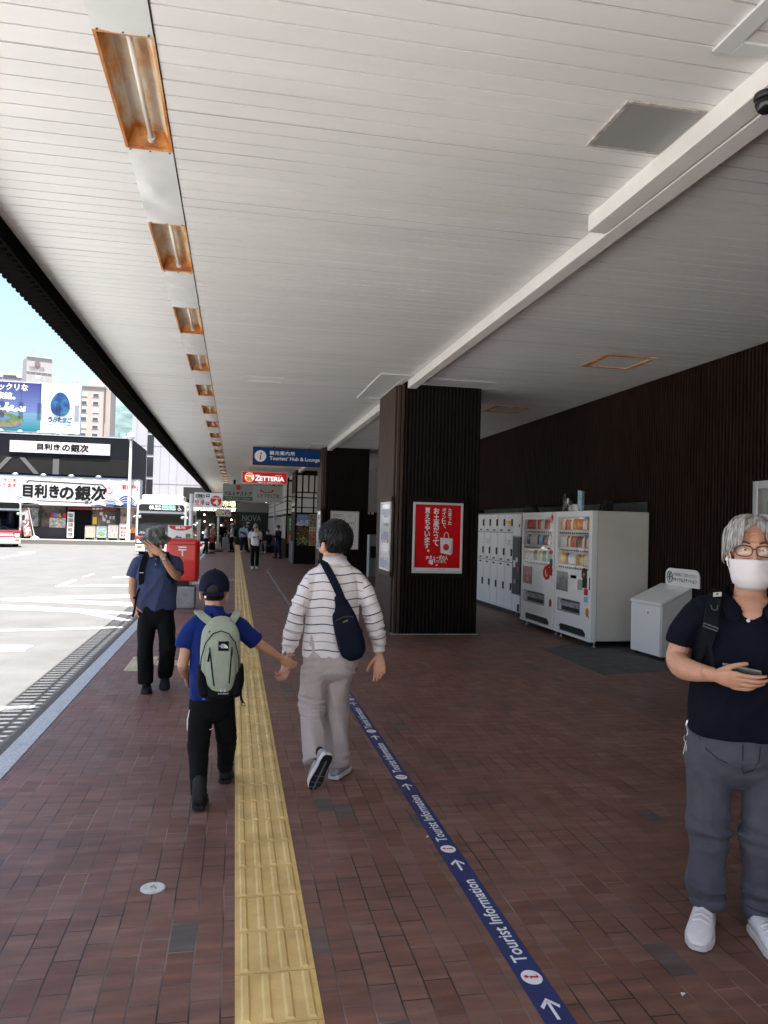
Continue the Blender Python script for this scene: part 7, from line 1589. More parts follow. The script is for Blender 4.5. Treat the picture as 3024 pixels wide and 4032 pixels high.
# his rucksack: straps in front, bag behind
t2 = thing('backpack', 'black rucksack worn by the man in the camouflage hat, one loose strap hanging', 'backpack', (-.73,7.95,.9))
mb = MB(); limb(mb,[(-.73,7.96,.85,.13,.07),(-.73,7.98,1.0,.14,.085),(-.73,7.96,1.2,.13,.075),(-.73,7.94,1.3,.09,.05)],sq=.75); cloth(t2,'main_bag',mb,.008,packblack,None)
mb = MB(); band(mb,[(-.80,7.86,1.325),(-.82,7.78,1.335),(-.835,7.69,1.295),(-.858,7.655,1.20),(-.862,7.66,1.10),(-.86,7.70,1.01),(-.87,7.80,.95)],.05,[(0,.3,1),(0,-.1,1),(0,-.8,.6),(0,-1,.1),(0,-1,-.1),(-.3,-1,-.2),(-1,-.3,-.3)],.010); band(mb,[(-.66,7.86,1.33),(-.645,7.78,1.34),(-.63,7.69,1.30),(-.61,7.655,1.20),(-.605,7.665,1.10),(-.59,7.71,1.02)],.05,[(0,.3,1),(0,-.1,1),(0,-.8,.6),(0,-1,.1),(0,-1,-.1),(.3,-1,-.2)],.010); mb.build_each('shoulder_strap', packblack, t2)
mb = MB(); band(mb,[(-.865,7.69,1.02),(-.885,7.67,.98),(-.905,7.665,.90),(-.915,7.665,.80),(-.93,7.665,.73)],.020,(0,-1,0),.004); mb.box(-.93,-.90,7.655,7.668,.90,.925); mb.build('loose_strap', packblack, t2)
mb = MB(); mb.box(-.878,-.842,7.640,7.648,1.150,1.156); mb.build('strap_tab', letter_white, t2)
# camouflage bucket hat
def camo():
    m, nt, b = nodes('camouflage'); tc = N(nt,'ShaderNodeTexCoord'); vo = N(nt,'ShaderNodeTexVoronoi',i_Scale=46.0,distance='CHEBYCHEV'); nz = N(nt,'ShaderNodeTexNoise',i_Scale=16.0,i_Detail=2.0)
    nt.links.new(tc.outputs['Object'],vo.inputs['Vector']); nt.links.new(vo.outputs['Position'],nz.inputs['Vector'])
    rp = ramp(nt,[(0,(.035,.038,.035)),(.42,(.085,.09,.082)),(.52,(.15,.155,.14)),(.60,(.27,.27,.25))],'CONSTANT'); nt.links.new(nz.outputs['Fac'],rp.inputs[0]); nt.links.new(rp.outputs[0],b.inputs['Base Color']); b.inputs['Roughness'].default_value = .9; return m
ht = thing('bucket_hat', 'grey camouflage bucket hat with a wavy brim', 'hat', (-.755,7.70,1.5))
mb = MB(); rings = []; n = 48
prof = [(.150,.030,1),(.151,.036,1),(.120,.055,.6),(.100,.072,.15),(.097,.078,0),(.095,.11,0),(.091,.145,0),(.085,.160,0),(.06,.168,0),(.02,.170,0)]
for r_, z_, wv in prof:
    ring = []
    for k in range(n):
        a = 2*PI*k/n; w = wv*(.014*math.sin(2*a+.6)+.009*math.sin(5*a+1.0)+.016*max(0,-math.sin(a))*math.cos(a*1.0)); rr_ = r_*(1+.012*noise.noise(V((a*2,z_*30,1))))
        ring.append(T @ V((rr_*math.cos(a)*(.95 if wv == 0 else 1), .012+rr_*math.sin(a)*1.06, z_+.0+w+.003*noise.noise(V((a*3,z_*60,4))))))
    rings.append(ring)
inner = [[T @ V((x_,y_,z_)) for x_,y_,z_ in [(.092*math.cos(2*PI*k/n),.012+.1*math.sin(2*PI*k/n),.075) for k in range(n)]]]
mb.loft(inner+[rings[0]]+rings[1:]); mb.build('crown_and_brim', camo(), ht, smooth=True)
mb = MB(); mb.tube([T @ V((-.088,-.02,.05)), T @ V((-.082,-.04,-.02)), T @ V((-.060,-.06,-.10)), T @ V((-.03,-.07,-.13))],.004,6); mb.build('chin_cord', rubber, ht)
link('hair', cap_shell(T, s, lambda d,a,ph: max(-.02,min(.008,(d.z-(-.55 if d.y > .1 else .55))*.1))).mesh('hair'), hair_black, t, True)

# ---------------------------------------------------------------- the masked man with the phone, at the right edge (local space: x right, -y towards us)
K = .977
def k_(s_, y_, z_): return (s_*K, y_, 1.66+(z_-1.66)*K)
BO = V((2.19,2.96,0))
t = rm = thing('person', 'grey haired man in glasses and white mask holding a phone, at the right edge', 'person', BO, rz=R(-30))
L_ = dict(world=False)
T = HM((.004,-.012,1.588), R(-2), R(-2), R(1)); s = 1.10
parts = [fuse(head_form(T, s), .0032, 4)]
mb = MB(); limb(mb,[(0,.02,1.30,.09,.065),(0,.015,1.37,.070,.066),(.002,.01,1.44,.064,.064),(.003,.005,1.50,.062,.064)]); limb(mb,[(0,.0,.85,.19,.14),(0,0,1.05,.19,.15),(0,.01,1.25,.19,.125),(0,.015,1.335,.13,.095),(0,-.03,1.30,.08,.09)]); parts.append(fuse(mb,.007,4))
mb = MB(); limb(mb,[(-.265,.04,1.21,.050,.052),(-.275,.04,1.15,.050,.052),(-.287,.03,1.10,.050,.053),(-.268,-.05,1.078,.047,.052),(-.225,-.13,1.078,.040,.044),(-.180,-.185,1.082,.030,.034),(-.160,-.205,1.083,.026,.031)]); hand(mb,(-.155,-.21,1.082),(.95,-.25,-.14),(.05,.92,.38),True,1.04,(.30,.36,.40,.46),thumb=.35,tv=(.80,.50,.35)); parts.append(fuse(mb,.0028,4))
mb = MB(); limb(mb,[(.265,.05,1.22,.05,.05),(.30,.06,1.10,.046,.048),(.305,.04,.98,.042,.042),(.30,.0,.86,.028,.028)]); hand(mb,(.30,-.005,.85),(0,-.1,-1),(-1,.1,0),False,1.0); parts.append(fuse(mb,.004,3))
link('body', concat(parts,'body'), skin_a, t, True, **L_)
eyes(t, T, s, world=False)
black_knit = fabric('polo_navy', (.0045,.0055,.0115), .9, .2, 420, 0)
mb = MB(); limb(mb,[(-.02,-.01,.815,.225,.165),(-.02,-.01,.90,.222,.172),(-.01,-.01,1.05,.212,.165),(0,0,1.18,.212,.150),(0,.005,1.27,.200,.128),(0,.01,1.335,.155,.098),(0,.012,1.375,.105,.080),(0,.012,1.40,.080,.074)],sq=.88,caps=(False,False),n=26)
limb(mb,[(-.135,.015,1.34,.055,.062),(-.19,.025,1.315,.066,.074),(-.232,.035,1.26,.070,.076),(-.256,.042,1.20,.072,.076),(-.266,.045,1.165,.072,.075)],side=(1,0,.5),caps=(True,False)); limb(mb,[(.135,.015,1.34,.055,.062),(.19,.025,1.315,.066,.074),(.232,.035,1.26,.070,.076),(.262,.042,1.18,.070,.076)],side=(1,0,-.5),caps=(True,False))
me = fuse(mb,.006,4,name='shirt')
# open V of the neck
bm = bmesh.new(); bm.from_mesh(me); kill = [f for f in bm.faces if f.calc_center_median().y < -.01 and f.calc_center_median().z > 1.315 and abs(f.calc_center_median().x) < .010+(f.calc_center_median().z-1.315)*.80]; bmesh.ops.delete(bm, geom=kill, context='FACES'); bm.to_mesh(me); bm.free()
push(me, lambda c,n: .006*fold(c,9,9,5,6)+.011*ridge(V((c.x-.5*c.z,c.y,c.z)),7,7,4,2)-.004); sh = link('shirt', me, black_knit, t, True, **L_)
mb = MB()
for g in (-1,1):
    pr = [(g*.070,.075,1.425),(g*.092,.02,1.418),(g*.088,-.045,1.392),(g*.062,-.088,1.362),(g*.040,-.110,1.338)]; ou = [(g*.085,.095,1.385),(g*.118,.02,1.372),(g*.112,-.075,1.335),(g*.092,-.112,1.305),(g*.060,-.128,1.292)]
    th_ = .006; rings = [[V(p), V(p)+V((g*.002,-.002,.008)), V(o_)+V((g*.002,-.004,.003)), V(o_)] for p,o_ in zip(cr(pr,4),cr(ou,4))]; mb.loft(rings)
mb.build('collar', black_knit, sh, smooth=True, **L_)
mb = MB(); mb.cyl((-.022,-.150,1.308),(-.0225,-.153,1.3085),.0075,n=14); mb.build('button', M('button_ring', (.55,.55,.52), .3), sh, **L_)
slate = fabric('trousers_slate', (.075,.075,.09), .85, .12)
mb = MB(); limb(mb,[(-.03,.0,.92,.205,.15),(-.03,.0,.80,.210,.158),(-.035,.0,.715,.200,.15)],sq=.9,n=22)
limb(mb,[(-.140,.0,.76,.104,.135),(-.150,-.02,.60,.090,.110),(-.153,-.045,.46,.076,.09),(-.152,-.055,.37,.072,.084),(-.156,-.05,.24,.073,.08),(-.154,-.05,.13,.066,.076),(-.150,-.05,.085,.063,.073)],caps=(True,False)); limb(mb,[(.072,.0,.76,.106,.135),(.072,-.02,.60,.095,.112),(.066,-.04,.46,.082,.092),(.064,-.045,.36,.080,.086),(.064,-.04,.22,.077,.082),(.060,-.04,.10,.068,.076),(.058,-.04,.07,.066,.074)],caps=(True,False))
def rmt(c, n): return .006*fold(c,9,9,5,4)+.009*ridge(V((c.x+.3*c.z,c.y,c.z)),8,8,3,7)+.022*max(0,1-abs(c.z-.40)/.11)*ridge(c,4,4,24,2)+.018*max(0,1-abs(c.z-.15)/.09)*ridge(c,4,4,24,5)+.014*max(0,1-abs(c.z-.70)/.10)*ridge(V((c.x,c.y,c.z-.5*abs(c.x+.03))),5,5,20,3)
tr = cloth(t,'trousers',mb,.006,slate,rmt,world=False)
mb = MB()
for (x_,y_,z_) in ((-.150,-.05,.088),(.058,-.04,.074)): limb(mb,[(x_,y_,z_+.035,.073,.082),(x_,y_,z_-.012,.072,.081)],sub=1,caps=(False,False))
mb.build_each('turn_up', slate, tr, smooth=True, **L_)
seam = fabric('seam_dark', (.028,.028,.036)); dg_ = tr.data
def on_cloth(x, z):
    best = min((v.co for v in dg_.vertices if v.co.y < 0), key=lambda c: (c.x-x)**2+(c.z-z)**2); return (x, best.y-.001, z)
for pts in ([(-.20,.80),(-.17,.755),(-.125,.725),(-.09,.715)],[(-.035,.80),(-.036,.75),(-.036,.70),(-.03,.675)],[(.03,.80),(.025,.74),(.005,.70),(-.03,.675)]):
    mb = MB(); mb.tube([on_cloth(*p) for p in pts],.0022,6); mb.build('seam', seam, tr, **L_)
wshoe, wsole = M('shoe_white', (.70,.66,.65), .5, var=(12,.08), bump=(120,.0008)), M('sole_offwhite', (.62,.58,.54), .6)
for hl, to in (((-.155,.0,.004),(-.205,-.325,.004)),((.035,-.05,.004),(.125,-.335,.004))):
    o, sl, (hh, dd, uu, ss, LL) = shoe(t,hl,to,mats=(wshoe,wsole),sole=.028,width=1.14,world=False)
    mb = MB()
    for f_,hgt,w_ in ((.40,.083,.036),(.50,.074,.040),(.60,.066,.043)):
        c = hh+dd*(LL*f_); mb.tube([c-ss*w_*1.1+uu*(hgt*.55),c-ss*w_*.7+uu*(hgt*.93),c+uu*(hgt+.005),c+ss*w_*.7+uu*(hgt*.93),c+ss*w_*1.1+uu*(hgt*.55)],.011,6,flat=.4,up=tuple(uu))
    mb.build('strap', wshoe, o, smooth=True, **L_)
    mb = MB(); c = hh+dd*(LL*.76); mb.tube([c-ss*.047+uu*.03,c-ss*.03+uu*.05+dd*-.01,c+uu*.055-dd*.02,c+ss*.03+uu*.05-dd*.01,c+ss*.047+uu*.03],.003,5); mb.build('toe_seam', wsole, o, **L_)
# mask, glasses, earbud
mb = MB(); rows = []; nu = 22
for j in range(9):
    f_ = j/8; row = []
    for i in range(nu+1):
        a = R(-66)+R(132)*i/nu; z_ = -.030-.108*f_
        rad = .096+.016*math.exp(-(a/.32)**2)*math.exp(-((f_-.12)/.25)**2)+.012*math.exp(-(a/.9)**2)*(1-f_*.4)-.030*max(0,f_-.72)/.28
        row.append(T @ (V((math.sin(a)*rad*.93*(1-.16*f_), -.002-math.cos(a)*rad+.0048*(1 if (f_*8)%2 < 1 else -1)*math.cos(a)*(.15 < f_ < .8), z_-.008*math.cos(a)*f_-.010*math.cos(a)*0))*s))
    rows.append(row)
mb.v = [tuple(p) for r_ in rows for p in r_]; mb.f = []
for j in range(8):
    for i in range(nu): a = j*(nu+1)+i; mb.f.append([a,a+1,a+nu+2,a+nu+1]); mb.m.append(0)
mk = mb.build('face_mask', fabric('mask_white', (.72,.66,.66), .9, .03, 200), t, smooth=True, world=False, norm=False); mk.modifiers.new('thick','SOLIDIFY').thickness = .0025
mb = MB(); tp = lambda x,y,z: T @ (V((x,y,z))*s)
for g in (-1,1):
    mb.tube([tp(g*.077,-.036,-.035),tp(g*.083,-.01,.005),tp(g*.088,.02,.020),tp(g*.086,.03,-.01)],.0020,6); mb.tube([tp(g*.066,-.034,-.125),tp(g*.082,.01,-.06),tp(g*.086,.03,-.02)],.0020,6)
mb.build_each('ear_loop', letter_white, mk, **L_)
mb = MB()
for g in (-1,1):
    pts = [tp(g*.036+.029*spow(math.cos(a),.75),-.103+.22*max(0,abs(g*.036+.029*math.cos(a))-.03),.002+.0205*spow(math.sin(a),.75)) for a in [2*PI*k/24 for k in range(25)]]
    mb.tube(pts,.0022,6,cap=False); mb.tube([tp(g*.066,-.095,.010),tp(g*.080,-.045,.012),tp(g*.084,.0,.012),tp(g*.084,.02,.0)],.0022,6)
mb.tube([tp(-.009,-.1035,.008),tp(0,-.106,.011),tp(.009,-.1035,.008)],.0022,6); gs = mb.build('glasses', M('specs_brown', (.025,.016,.014), .3), t, **L_)
mb = MB()
for g in (-1,1): mb.add([tp(g*.036+.028*spow(math.cos(a),.75),-.102+.22*max(0,abs(g*.036+.029*math.cos(a))-.03),.002+.0195*spow(math.sin(a),.75)) for a in [2*PI*k/24 for k in range(24)]],[tuple(range(24))])
mb.build('lens', thin_glass('lens_clear', .08), gs, norm=False, **L_)
mb = MB()
for g in (-1,1): limb(mb,[(*tp(g*.018,-.094,.031),.003*s,.004*s),(*tp(g*.036,-.092,.037),.004*s,.005*s),(*tp(g*.058,-.080,.030),.003*s,.003*s)],side=(0,0,1),n=8,sub=2)
mb.build_each('eyebrow', M('brow_grey', (.06,.045,.04), .8, bump=(300,.001)), t, smooth=True, **L_)
mb = MB(); mb.sph(tp(-.088,-.012,-.032),(.009,.009,.011),10); mb.cyl(tp(-.089,-.016,-.036),tp(-.086,-.026,-.058),.0035); mb.build('earbud', letter_white, t, smooth=True, **L_)
mb = MB()
for k_i,zz in enumerate((.060,.069,.078)): mb.tube([tp(x_/1000,-.0835+.9*(x_/1000)**2*6,zz+.004*math.sin(x_/18+k_i)) for x_ in range(-40,41,10)],.0011,5)
mb.build('brow_lines', skin_a, t, **L_)
# silver hair: shell plus parted locks
silver = strands('hair_silver', (.15,.135,.122), (.48,.45,.42), .38, 150, (1,1,.15)); 
def rm_hair(d, a, ph):
    front = max(0,-d.y); line = -.62 if d.y > .15 else (-.10 if abs(d.x) > .72 else .30+.30*front+.42*max(0,1-abs(d.x)/.5)*(front > .3))
    return max(-.02, min(.021+.008*max(0,d.z), (d.z-line)*.10))+.0018*noise.noise(V((a*16,ph*6,1)))
mb0 = cap_shell(T, s, rm_hair); hr = link('hair', mb0.mesh('hair'), silver, t, True, **L_)
mb = MB(); random.seed(21)
for k in range(190):
    side_ = 1 if k % 2 else -1; f_ = random.random()
    x0_ = .012*side_+.05*side_*f_*random.random(); st = V((x0_+.008,-.035+.03*f_,.143+random.uniform(-.006,.003)))
    ex_ = side_*(.040+.052*f_+random.uniform(-.006,.006)); ez_ = .064-.046*f_+random.uniform(-.014,.010); ey_ = -.098+.085*f_**1.3
    mid = V(((st.x+ex_)/2+side_*.016, (st.y+ey_)/2-.020, (st.z+ez_)/2+.030)); end = V((ex_+side_*.004,ey_-.003,ez_)); e2 = end+V((side_*.006,.002,-.022-random.uniform(0,.012)))
    w_ = random.uniform(.0022,.0046)
    limb(mb,[(*(T@(st*s)),w_*.8,.003),(*(T@(mid*s)),w_*1.2,.0034),(*(T@(end*s)),w_,.003),(*(T@(e2*s)),w_*.25,.001)],side=(1,.2,0),n=7,sub=3)
for k in range(110):
    g = -1 if k % 2 else 1; f_ = random.random(); st = V((g*random.uniform(.03,.06),.0+.06*f_,.135-.03*f_)); end = V((g*(.100+random.uniform(-.003,.005)),-.03+.10*f_,.035+random.uniform(-.02,.02)-.05*f_)); mid = V((g*.098,-.02+.085*f_,.09)); e2 = end+V((-g*.004,.004,-.02))
    w_ = random.uniform(.0026,.0050); limb(mb,[(*(T@(st*s)),w_,.003),(*(T@(mid*s)),w_*1.2,.0035),(*(T@(end*s)),w_,.003),(*(T@(e2*s)),w_*.3,.001)],side=(0,1,0),n=7,sub=3)
mb.build('locks', silver, hr, smooth=True, **L_)
# phone in his hand (a thing of its own)
ph_t = thing('phone', 'smartphone in a grey green case held in the hand of the masked man', 'phone', (2.05,2.75,1.07))
Rz = Matrix.Rotation(R(-30),4,'Z'); Wm = TR(BO) @ Rz
pc = V((-.048,-.205,1.100)); pu = V((.95,-.28,-.10)).normalized(); pn = V((.05,.62,.78)); pn = (pn-pu*pn.dot(pu)).normalized(); pv = pn.cross(pu)
def pbox(u0,u1,v0,v1,n0,n1,m=0):
    mb = MB(); mb.obox(Wm @ (pc+pu*u0+pv*v0+pn*n0), Rz @ (pu*(u1-u0)), Rz @ (pv*(v1-v0)), Rz @ (pn*(n1-n0))); return mb
pbox(-.074,.074,-.036,.036,.0,.0095).build('case', M('phone_case', (.16,.16,.135), .5), ph_t, bevel=.004)
pbox(-.070,.070,-.032,.032,.0095,.0102).build('screen', M('screen_black', (.01,.01,.012), .08), ph_t)
pbox(-.070,-.030,-.030,.004,-.0025,0).build('camera_plate', M('phone_dark', (.02,.02,.022), .2), ph_t, bevel=.002)
# rucksack straps, name tab, keys
t2 = thing('backpack', 'black rucksack on the shoulders of the masked man, with a padded strap', 'backpack', BO, rz=R(-30))
mb = MB(); limb(mb,[(0,.19,.95,.15,.08),(0,.21,1.1,.16,.09),(0,.19,1.28,.14,.08),(0,.16,1.38,.10,.05)],sq=.75); cloth(t2,'main_bag',mb,.009,packblack,None,world=False)
strapm = fabric('strap_black', (.006,.0065,.009), .8, .2, 250, 0)
mb = MB()
for g in (-1,1): band(mb,[(g*.105,.12,1.385),(g*.120,.05,1.408),(g*.140,-.035,1.392),(g*.158,-.100,1.32),(g*.172,-.135,1.24),(g*.185,-.120,1.175)],.058,[(0,.5,1),(0,0,1),(0,-.6,.8),(0,-1,.3),(0,-1,.1),(g*.3,-1,0)],.013)
mb.build_each('shoulder_strap', strapm, t2, **L_)
mb = MB()
for g in (-1,1): band(mb,[(g*.180,-.145,1.235),(g*.196,-.130,1.165),(g*.205,-.085,1.10),(g*.212,-.03,1.06)],.026,[(0,-1,.1),(g*.3,-1,0),(g*.8,-.7,0),(g*1,-.3,0)],.005); band(mb,[(g*.172,-.150,1.215),(g*.158,-.165,1.13),(g*.15,-.168,1.06)],.016,(0,-1,.05),.003)
mb.build_each('webbing', strapm, t2, **L_)
mb = MB(); band(mb,[(-.150,-.052,1.400),(-.118,-.060,1.405)],.024,(0,-.75,.75),.002); mb.build('name_tab', M('tab_pale', (.48,.46,.42), .6), t2, **L_)
mb = MB(); band(mb,[(-.139,-.056,1.4025),(-.130,-.058,1.404)],.006,(0,-.75,.75),.0032); mb.build('tab_mark', letter_black, t2, **L_)
mb = MB(); c = V((-.163,-.155,1.275)); mb.tube([c+V((-.028,.0,.012)),c+V((.026,-.004,-.006)),c+V((.024,-.006,-.018)),c+V((-.030,-.002,.0)),c+V((-.028,.0,.012))],.0028,6); c = V((-.150,-.122,1.355)); mb.tube([c+V((-.014,0,.008)),c+V((-.010,-.012,-.010)),c+V((.0,-.014,-.014)),c+V((.010,-.012,-.010)),c+V((.014,0,.008))],.002,6); mb.build('buckle', M('buckle_grey', (.09,.09,.10), .4), t2, **L_)
t3 = thing('key_ring', 'bunch of silver keys on a clip hanging at the hip of the masked man', 'keys', BO, rz=R(-30))
c = V((-.243,-.045,.83)); mb = MB()
mb.tube([c+V((0,0,.02)),c+V((-.006,-.002,.0)),c+V((.002,0,-.03)),c+V((.0,0,-.045))],.0045,6); mb.tube([c+V((.010*math.cos(a)-.004,0,-.06+.014*math.sin(a))) for a in [2*PI*k/16 for k in range(17)]],.0022,5,cap=False); mb.build_each('clip', steel, t3, **L_)
mb = MB()
for dx,l_ in ((-.016,.055),(.006,.068),(-.006,.06)): mb.tube([c+V((dx*.3,0,-.07)),c+V((dx,-.004,-.07-l_))],.0042,6,flat=.4)
mb.build_each('key', steel, t3, **L_)
# ---------------------------------------------------------------- people further along the walk
skin_far = M('skin_far', (.42,.26,.19), .6)
def far_person(label, x, y, h, face, top, bottom, hair=None, vox=.014, skirt=False, arms=('down','down'), mask=False, shoes=None, step=.05, seated=False, bag=None, hat=None):
    """a whole small figure; face = direction it looks, degrees clockwise from away-from-us"""
    t = thing('person', label, 'person', (x,y,0), rz=-R(face)+PI); k = h/1.68; L = dict(world=False)      # local: -y is forward
    P = lambda *a: tuple(v*k for v in a)
    dz = -.40 if seated else 0
    mb = MB(); T = HM(P(0,-.02,1.545+dz/k*k), 0, R(6)); hf = head_form(T, k*.98); body = [fuse(hf, max(.007,vox*.6), 2)]
    mb = MB(); limb(mb,[P(0,.0,1.38+dz,.055,.055),P(0,-.01,1.47+dz,.05,.05)]); limb(mb,[P(0,0,.95+dz,.13,.09),P(0,0,1.2+dz,.14,.09),P(0,0,1.36+dz,.12,.07)])
    sl = []
    for g, a in ((-1,arms[0]),(1,arms[1])):
        sh = (g*.185,.0,1.335+dz)
        if a == 'down': el, wr = (g*.235,.02,1.08+dz), (g*.225,-.03,.86+dz); d_, n_ = (0,-.1,-1), (-g,0,0)
        elif a == 'phone': el, wr = (g*.215,-.02,1.08+dz), (g*.09,-.24,1.16+dz); d_, n_ = (-g*.4,-.5,.5), (0,.7,.5)
        elif a == 'ear': el, wr = (g*.225,-.10,1.12+dz), (g*.085,-.14,1.37+dz); d_, n_ = (-g*.15,.0,1), (0,1,0)
        else: el, wr = (g*.215,.0,1.08+dz), (g*.07,-.20,1.0+dz); d_, n_ = (-g*.8,-.5,.0), (0,.6,.8)
        limb(mb,[P(*sh,.04,.04),P(*el,.036,.036),P(*wr,.026,.026)]); hand(mb,P(*wr),d_,n_,g < 0,k,(.5,.5,.5,.5)); sl.append((sh,el,wr))
    if seated: legs = [[(g*.09,.0,.52),(g*.13,-.40,.50),(g*.13,-.36,.08)] for g in (-1,1)]
    else: legs = [[(g*.085,.0,.88),(g*.095,-.03+g*step,.48),(g*.09,.02+g*step*2,.08)] for g in (-1,1)]
    for l_ in legs: limb(mb,[P(*l_[0],.06,.06),P(*l_[1],.045,.045),P(*l_[2],.032,.032)])
    body.append(fuse(mb, max(.008,vox*.7), 2)); link('body', concat(body,'body'), skin_far, t, True, **L)
    mb = MB(); limb(mb,[P(0,.0,.86+dz,.165,.12),P(0,.0,1.0+dz,.16,.115),P(0,0,1.2+dz,.17,.11),P(0,0,1.33+dz,.145,.085),P(0,0,1.385+dz,.07,.065)],sq=.9,caps=(False,True))
    for (sh,el,wr), full in zip(sl, (top[1],top[1])):
        e2 = V(sh).lerp(V(el),.72) if not full else V(wr)
        pts = [P(sh[0]*.75,sh[1],sh[2]+.015,.05,.055),P(*sh,.06,.062)]+([P(*el,.055,.055)] if full else [])+[P(*e2,.052,.052)]; limb(mb,pts,caps=(True,False))
    cloth(t,'shirt',mb,vox,top[0],lambda c,n: .008*ridge(c,8,8,4,x*7)-.003,it=3,world=False)
    mb = MB(); limb(mb,[P(0,0,.92+dz,.15,.105),P(0,0,.78+dz,.16,.115)],sq=.9)
    if skirt: limb(mb,[P(0,0,.85,.16,.12),P(0,.0,.5,.19,.16),P(0,0,.22,.21,.19)],caps=(True,False))
    else:
        for l_ in legs: limb(mb,[P(*l_[0],.085,.095),P(*l_[1],.072,.075),P(l_[2][0],l_[2][1],l_[2][2]+.02,.062,.066)],caps=(True,False))
    cloth(t,'skirt' if skirt else 'trousers',mb,vox,bottom,lambda c,n: .008*ridge(c,7,7,4,x*3)-.003,it=3,world=False)
    for l_ in legs: a = V(P(*l_[2])); shoe(t,(a.x,a.y+.08*k,.004),(a.x,a.y-.17*k,.004),mats=(shoes or shoe_black,shoes or sole_black),world=False)
    if hair: link('hair', cap_shell(T, k*.98, lambda d,a,ph: max(-.02,min(.018,(d.z-(-.9 if d.y > .1 else (-.25 if abs(d.x) > .7 else .3)))*.1)),40,24).mesh('hair'), hair, t, True, **L)
    if mask: mb = MB(); mb.sph(T @ V((0,-.062*k,-.062*k)),(.054*k,.062*k,.058*k),14); mb.build('face_mask', letter_white, t, smooth=True, **L)
    if hat:
        mb = MB(); mb.loft([[T @ V((r_*k*math.cos(2*PI*q_/20),.012+r_*k*math.sin(2*PI*q_/20)*1.08,z_*k)) for q_ in range(20)] for r_,z_ in ((.085,.06),(hat[1],.052),(hat[1]-.003,.060),(.096,.075),(.092,.125),(.06,.15),(.01,.155))]); mb.build('hat', hat[0], t, smooth=True, **L)
    if bag == 'back': mb = MB(); limb(mb,[P(0,.17,.98,.13,.06),P(0,.19,1.15,.14,.07),P(0,.17,1.33,.10,.05)],sq=.75); cloth(t,'backpack',mb,vox,packblack,it=2,world=False)
    if bag == 'cross': mb = MB(); limb(mb,[P(-.12,.16,1.06,.05,.04),P(.0,.18,1.10,.06,.05),P(.13,.16,1.16,.05,.04)],side=(0,0,1)); band(mb,[P(.13,.13,1.18),P(.16,.0,1.36),P(.05,-.10,1.28)],.03,(0,0,1),.006); cloth(t,'sling_bag',mb,vox*.8,M('bag_charcoal',(.05,.05,.06),.7),it=2,world=False)
    if bag == 'red': mb = MB(); mb.loft([[V(P(-.26+g*.015,-.10+a,b)) for g,a,b in ((-1,-.14,z_),(1,-.14,z_),(1,.14*s_,z_),(-1,.14*s_,z_))] for z_,s_ in ((.62,.5),(.85,1),(.93,.9))]); mb.tube([P(-.26,-.2,.93),P(-.22,-.1,1.2),P(-.26,.0,.93)],.008,5); mb.build('shoulder_bag', M('bag_red',(.40,.02,.025),.6), t, **L)
    return t
f_white, f_black, f_navy, f_sky, f_beige, f_grey = fabric('far_white',(.68,.67,.68)), fabric('far_black',(.008,.008,.009),.9,.2,420,0), fabric('far_navy',(.012,.016,.035)), fabric('far_sky',(.36,.42,.52)), fabric('far_beige',(.42,.33,.25)), fabric('far_grey',(.17,.165,.165))
grey_hair = strands('hair_far_grey',(.16,.15,.14),(.36,.34,.32)); brown_hair = strands('hair_far_dark',(.006,.005,.0045),(.016,.013,.012))
fm = far_person('man in white shirt with black chest stripe, hand at his ear, walking towards us', .74, 28.1, 1.61, 180, (f_white,False), f_black, grey_hair, .010, arms=('down','ear'), shoes=wshoe, step=.06)
k = 1.61/1.68; mb = MB(); mb.box(-.11*k,.02*k,-.128,-.118,1.165*k,1.20*k); mb.box(.07*k,.13*k,-.122,-.11,1.19*k,1.23*k); mb.box(.06*k,.13*k,-.124,-.112,1.14*k,1.165*k); mb.build_each('chest_stripe', f_black, fm, world=False)
mb = MB(); mb.tube([(-.06,-.118,1.478),(-.03,-.125,1.474),(.0,-.128,1.478),(.03,-.125,1.474),(.06,-.118,1.478)],.012,6); mb.build('dark_glasses', black_plastic, fm, world=False)
far_person('woman in pale sun hat and long black skirt with a red shoulder bag', -1.12, 40.7, 1.54, 118, (f_beige,False), f_black, brown_hair, arms=('phone','hold'), mask=True, skirt=True, bag='red', hat=(M('hat_straw',(.55,.50,.44),.8),.15))
far_person('person in a white top half hidden by the steel post at the kerb', -1.42, 40.2, 1.5, 95, (f_white,False), f_black, brown_hair, arms=('hold','hold'))
far_person('woman in a white sleeveless top and black trousers with a black backpack beside the suitcase', -.13, 43.2, 1.56, -80, (f_white,False), f_black, brown_hair, arms=('phone','phone'), bag='back', hat=(M('cap_white',(.6,.6,.58),.8),.10))
far_person('person in pale blue shirt seen from behind with a bag across the back', .50, 43.1, 1.62, 15, (f_sky,True), f_navy, brown_hair, bag='cross', shoes=wshoe)
far_person('person in a pinkish cap and dark vest standing next to the pale blue shirt', .74, 43.6, 1.66, -60, (fabric('far_charcoal',(.04,.04,.045)),False), f_black, brown_hair, mask=True, hat=(M('cap_pink',(.50,.38,.34),.8),.12))
far_person('masked person all in black standing at the shop front and looking at a phone', 2.02, 36.4, 1.57, -115, (f_black,True), f_navy, brown_hair, arms=('phone','phone'), mask=True)
far_person('masked person in a black top and grey trousers sitting on a ledge by the shops', 1.84, 43.4, 1.68, -140, (f_black,True), f_grey, brown_hair, arms=('hold','hold'), mask=True, seated=True, shoes=wshoe)
mb = MB(); mb.box(1.5,2.38,43.3,44.0,0,.40); tag(mb.build('bench', dark_wood, bevel=.02), 'dark low bench under the sitting person by the shops', 'bench')
far_person('dark figure standing under the market hall sign behind the suitcase', -.72, 49.5, 1.62, 160, (f_black,True), f_black, brown_hair, vox=.018)
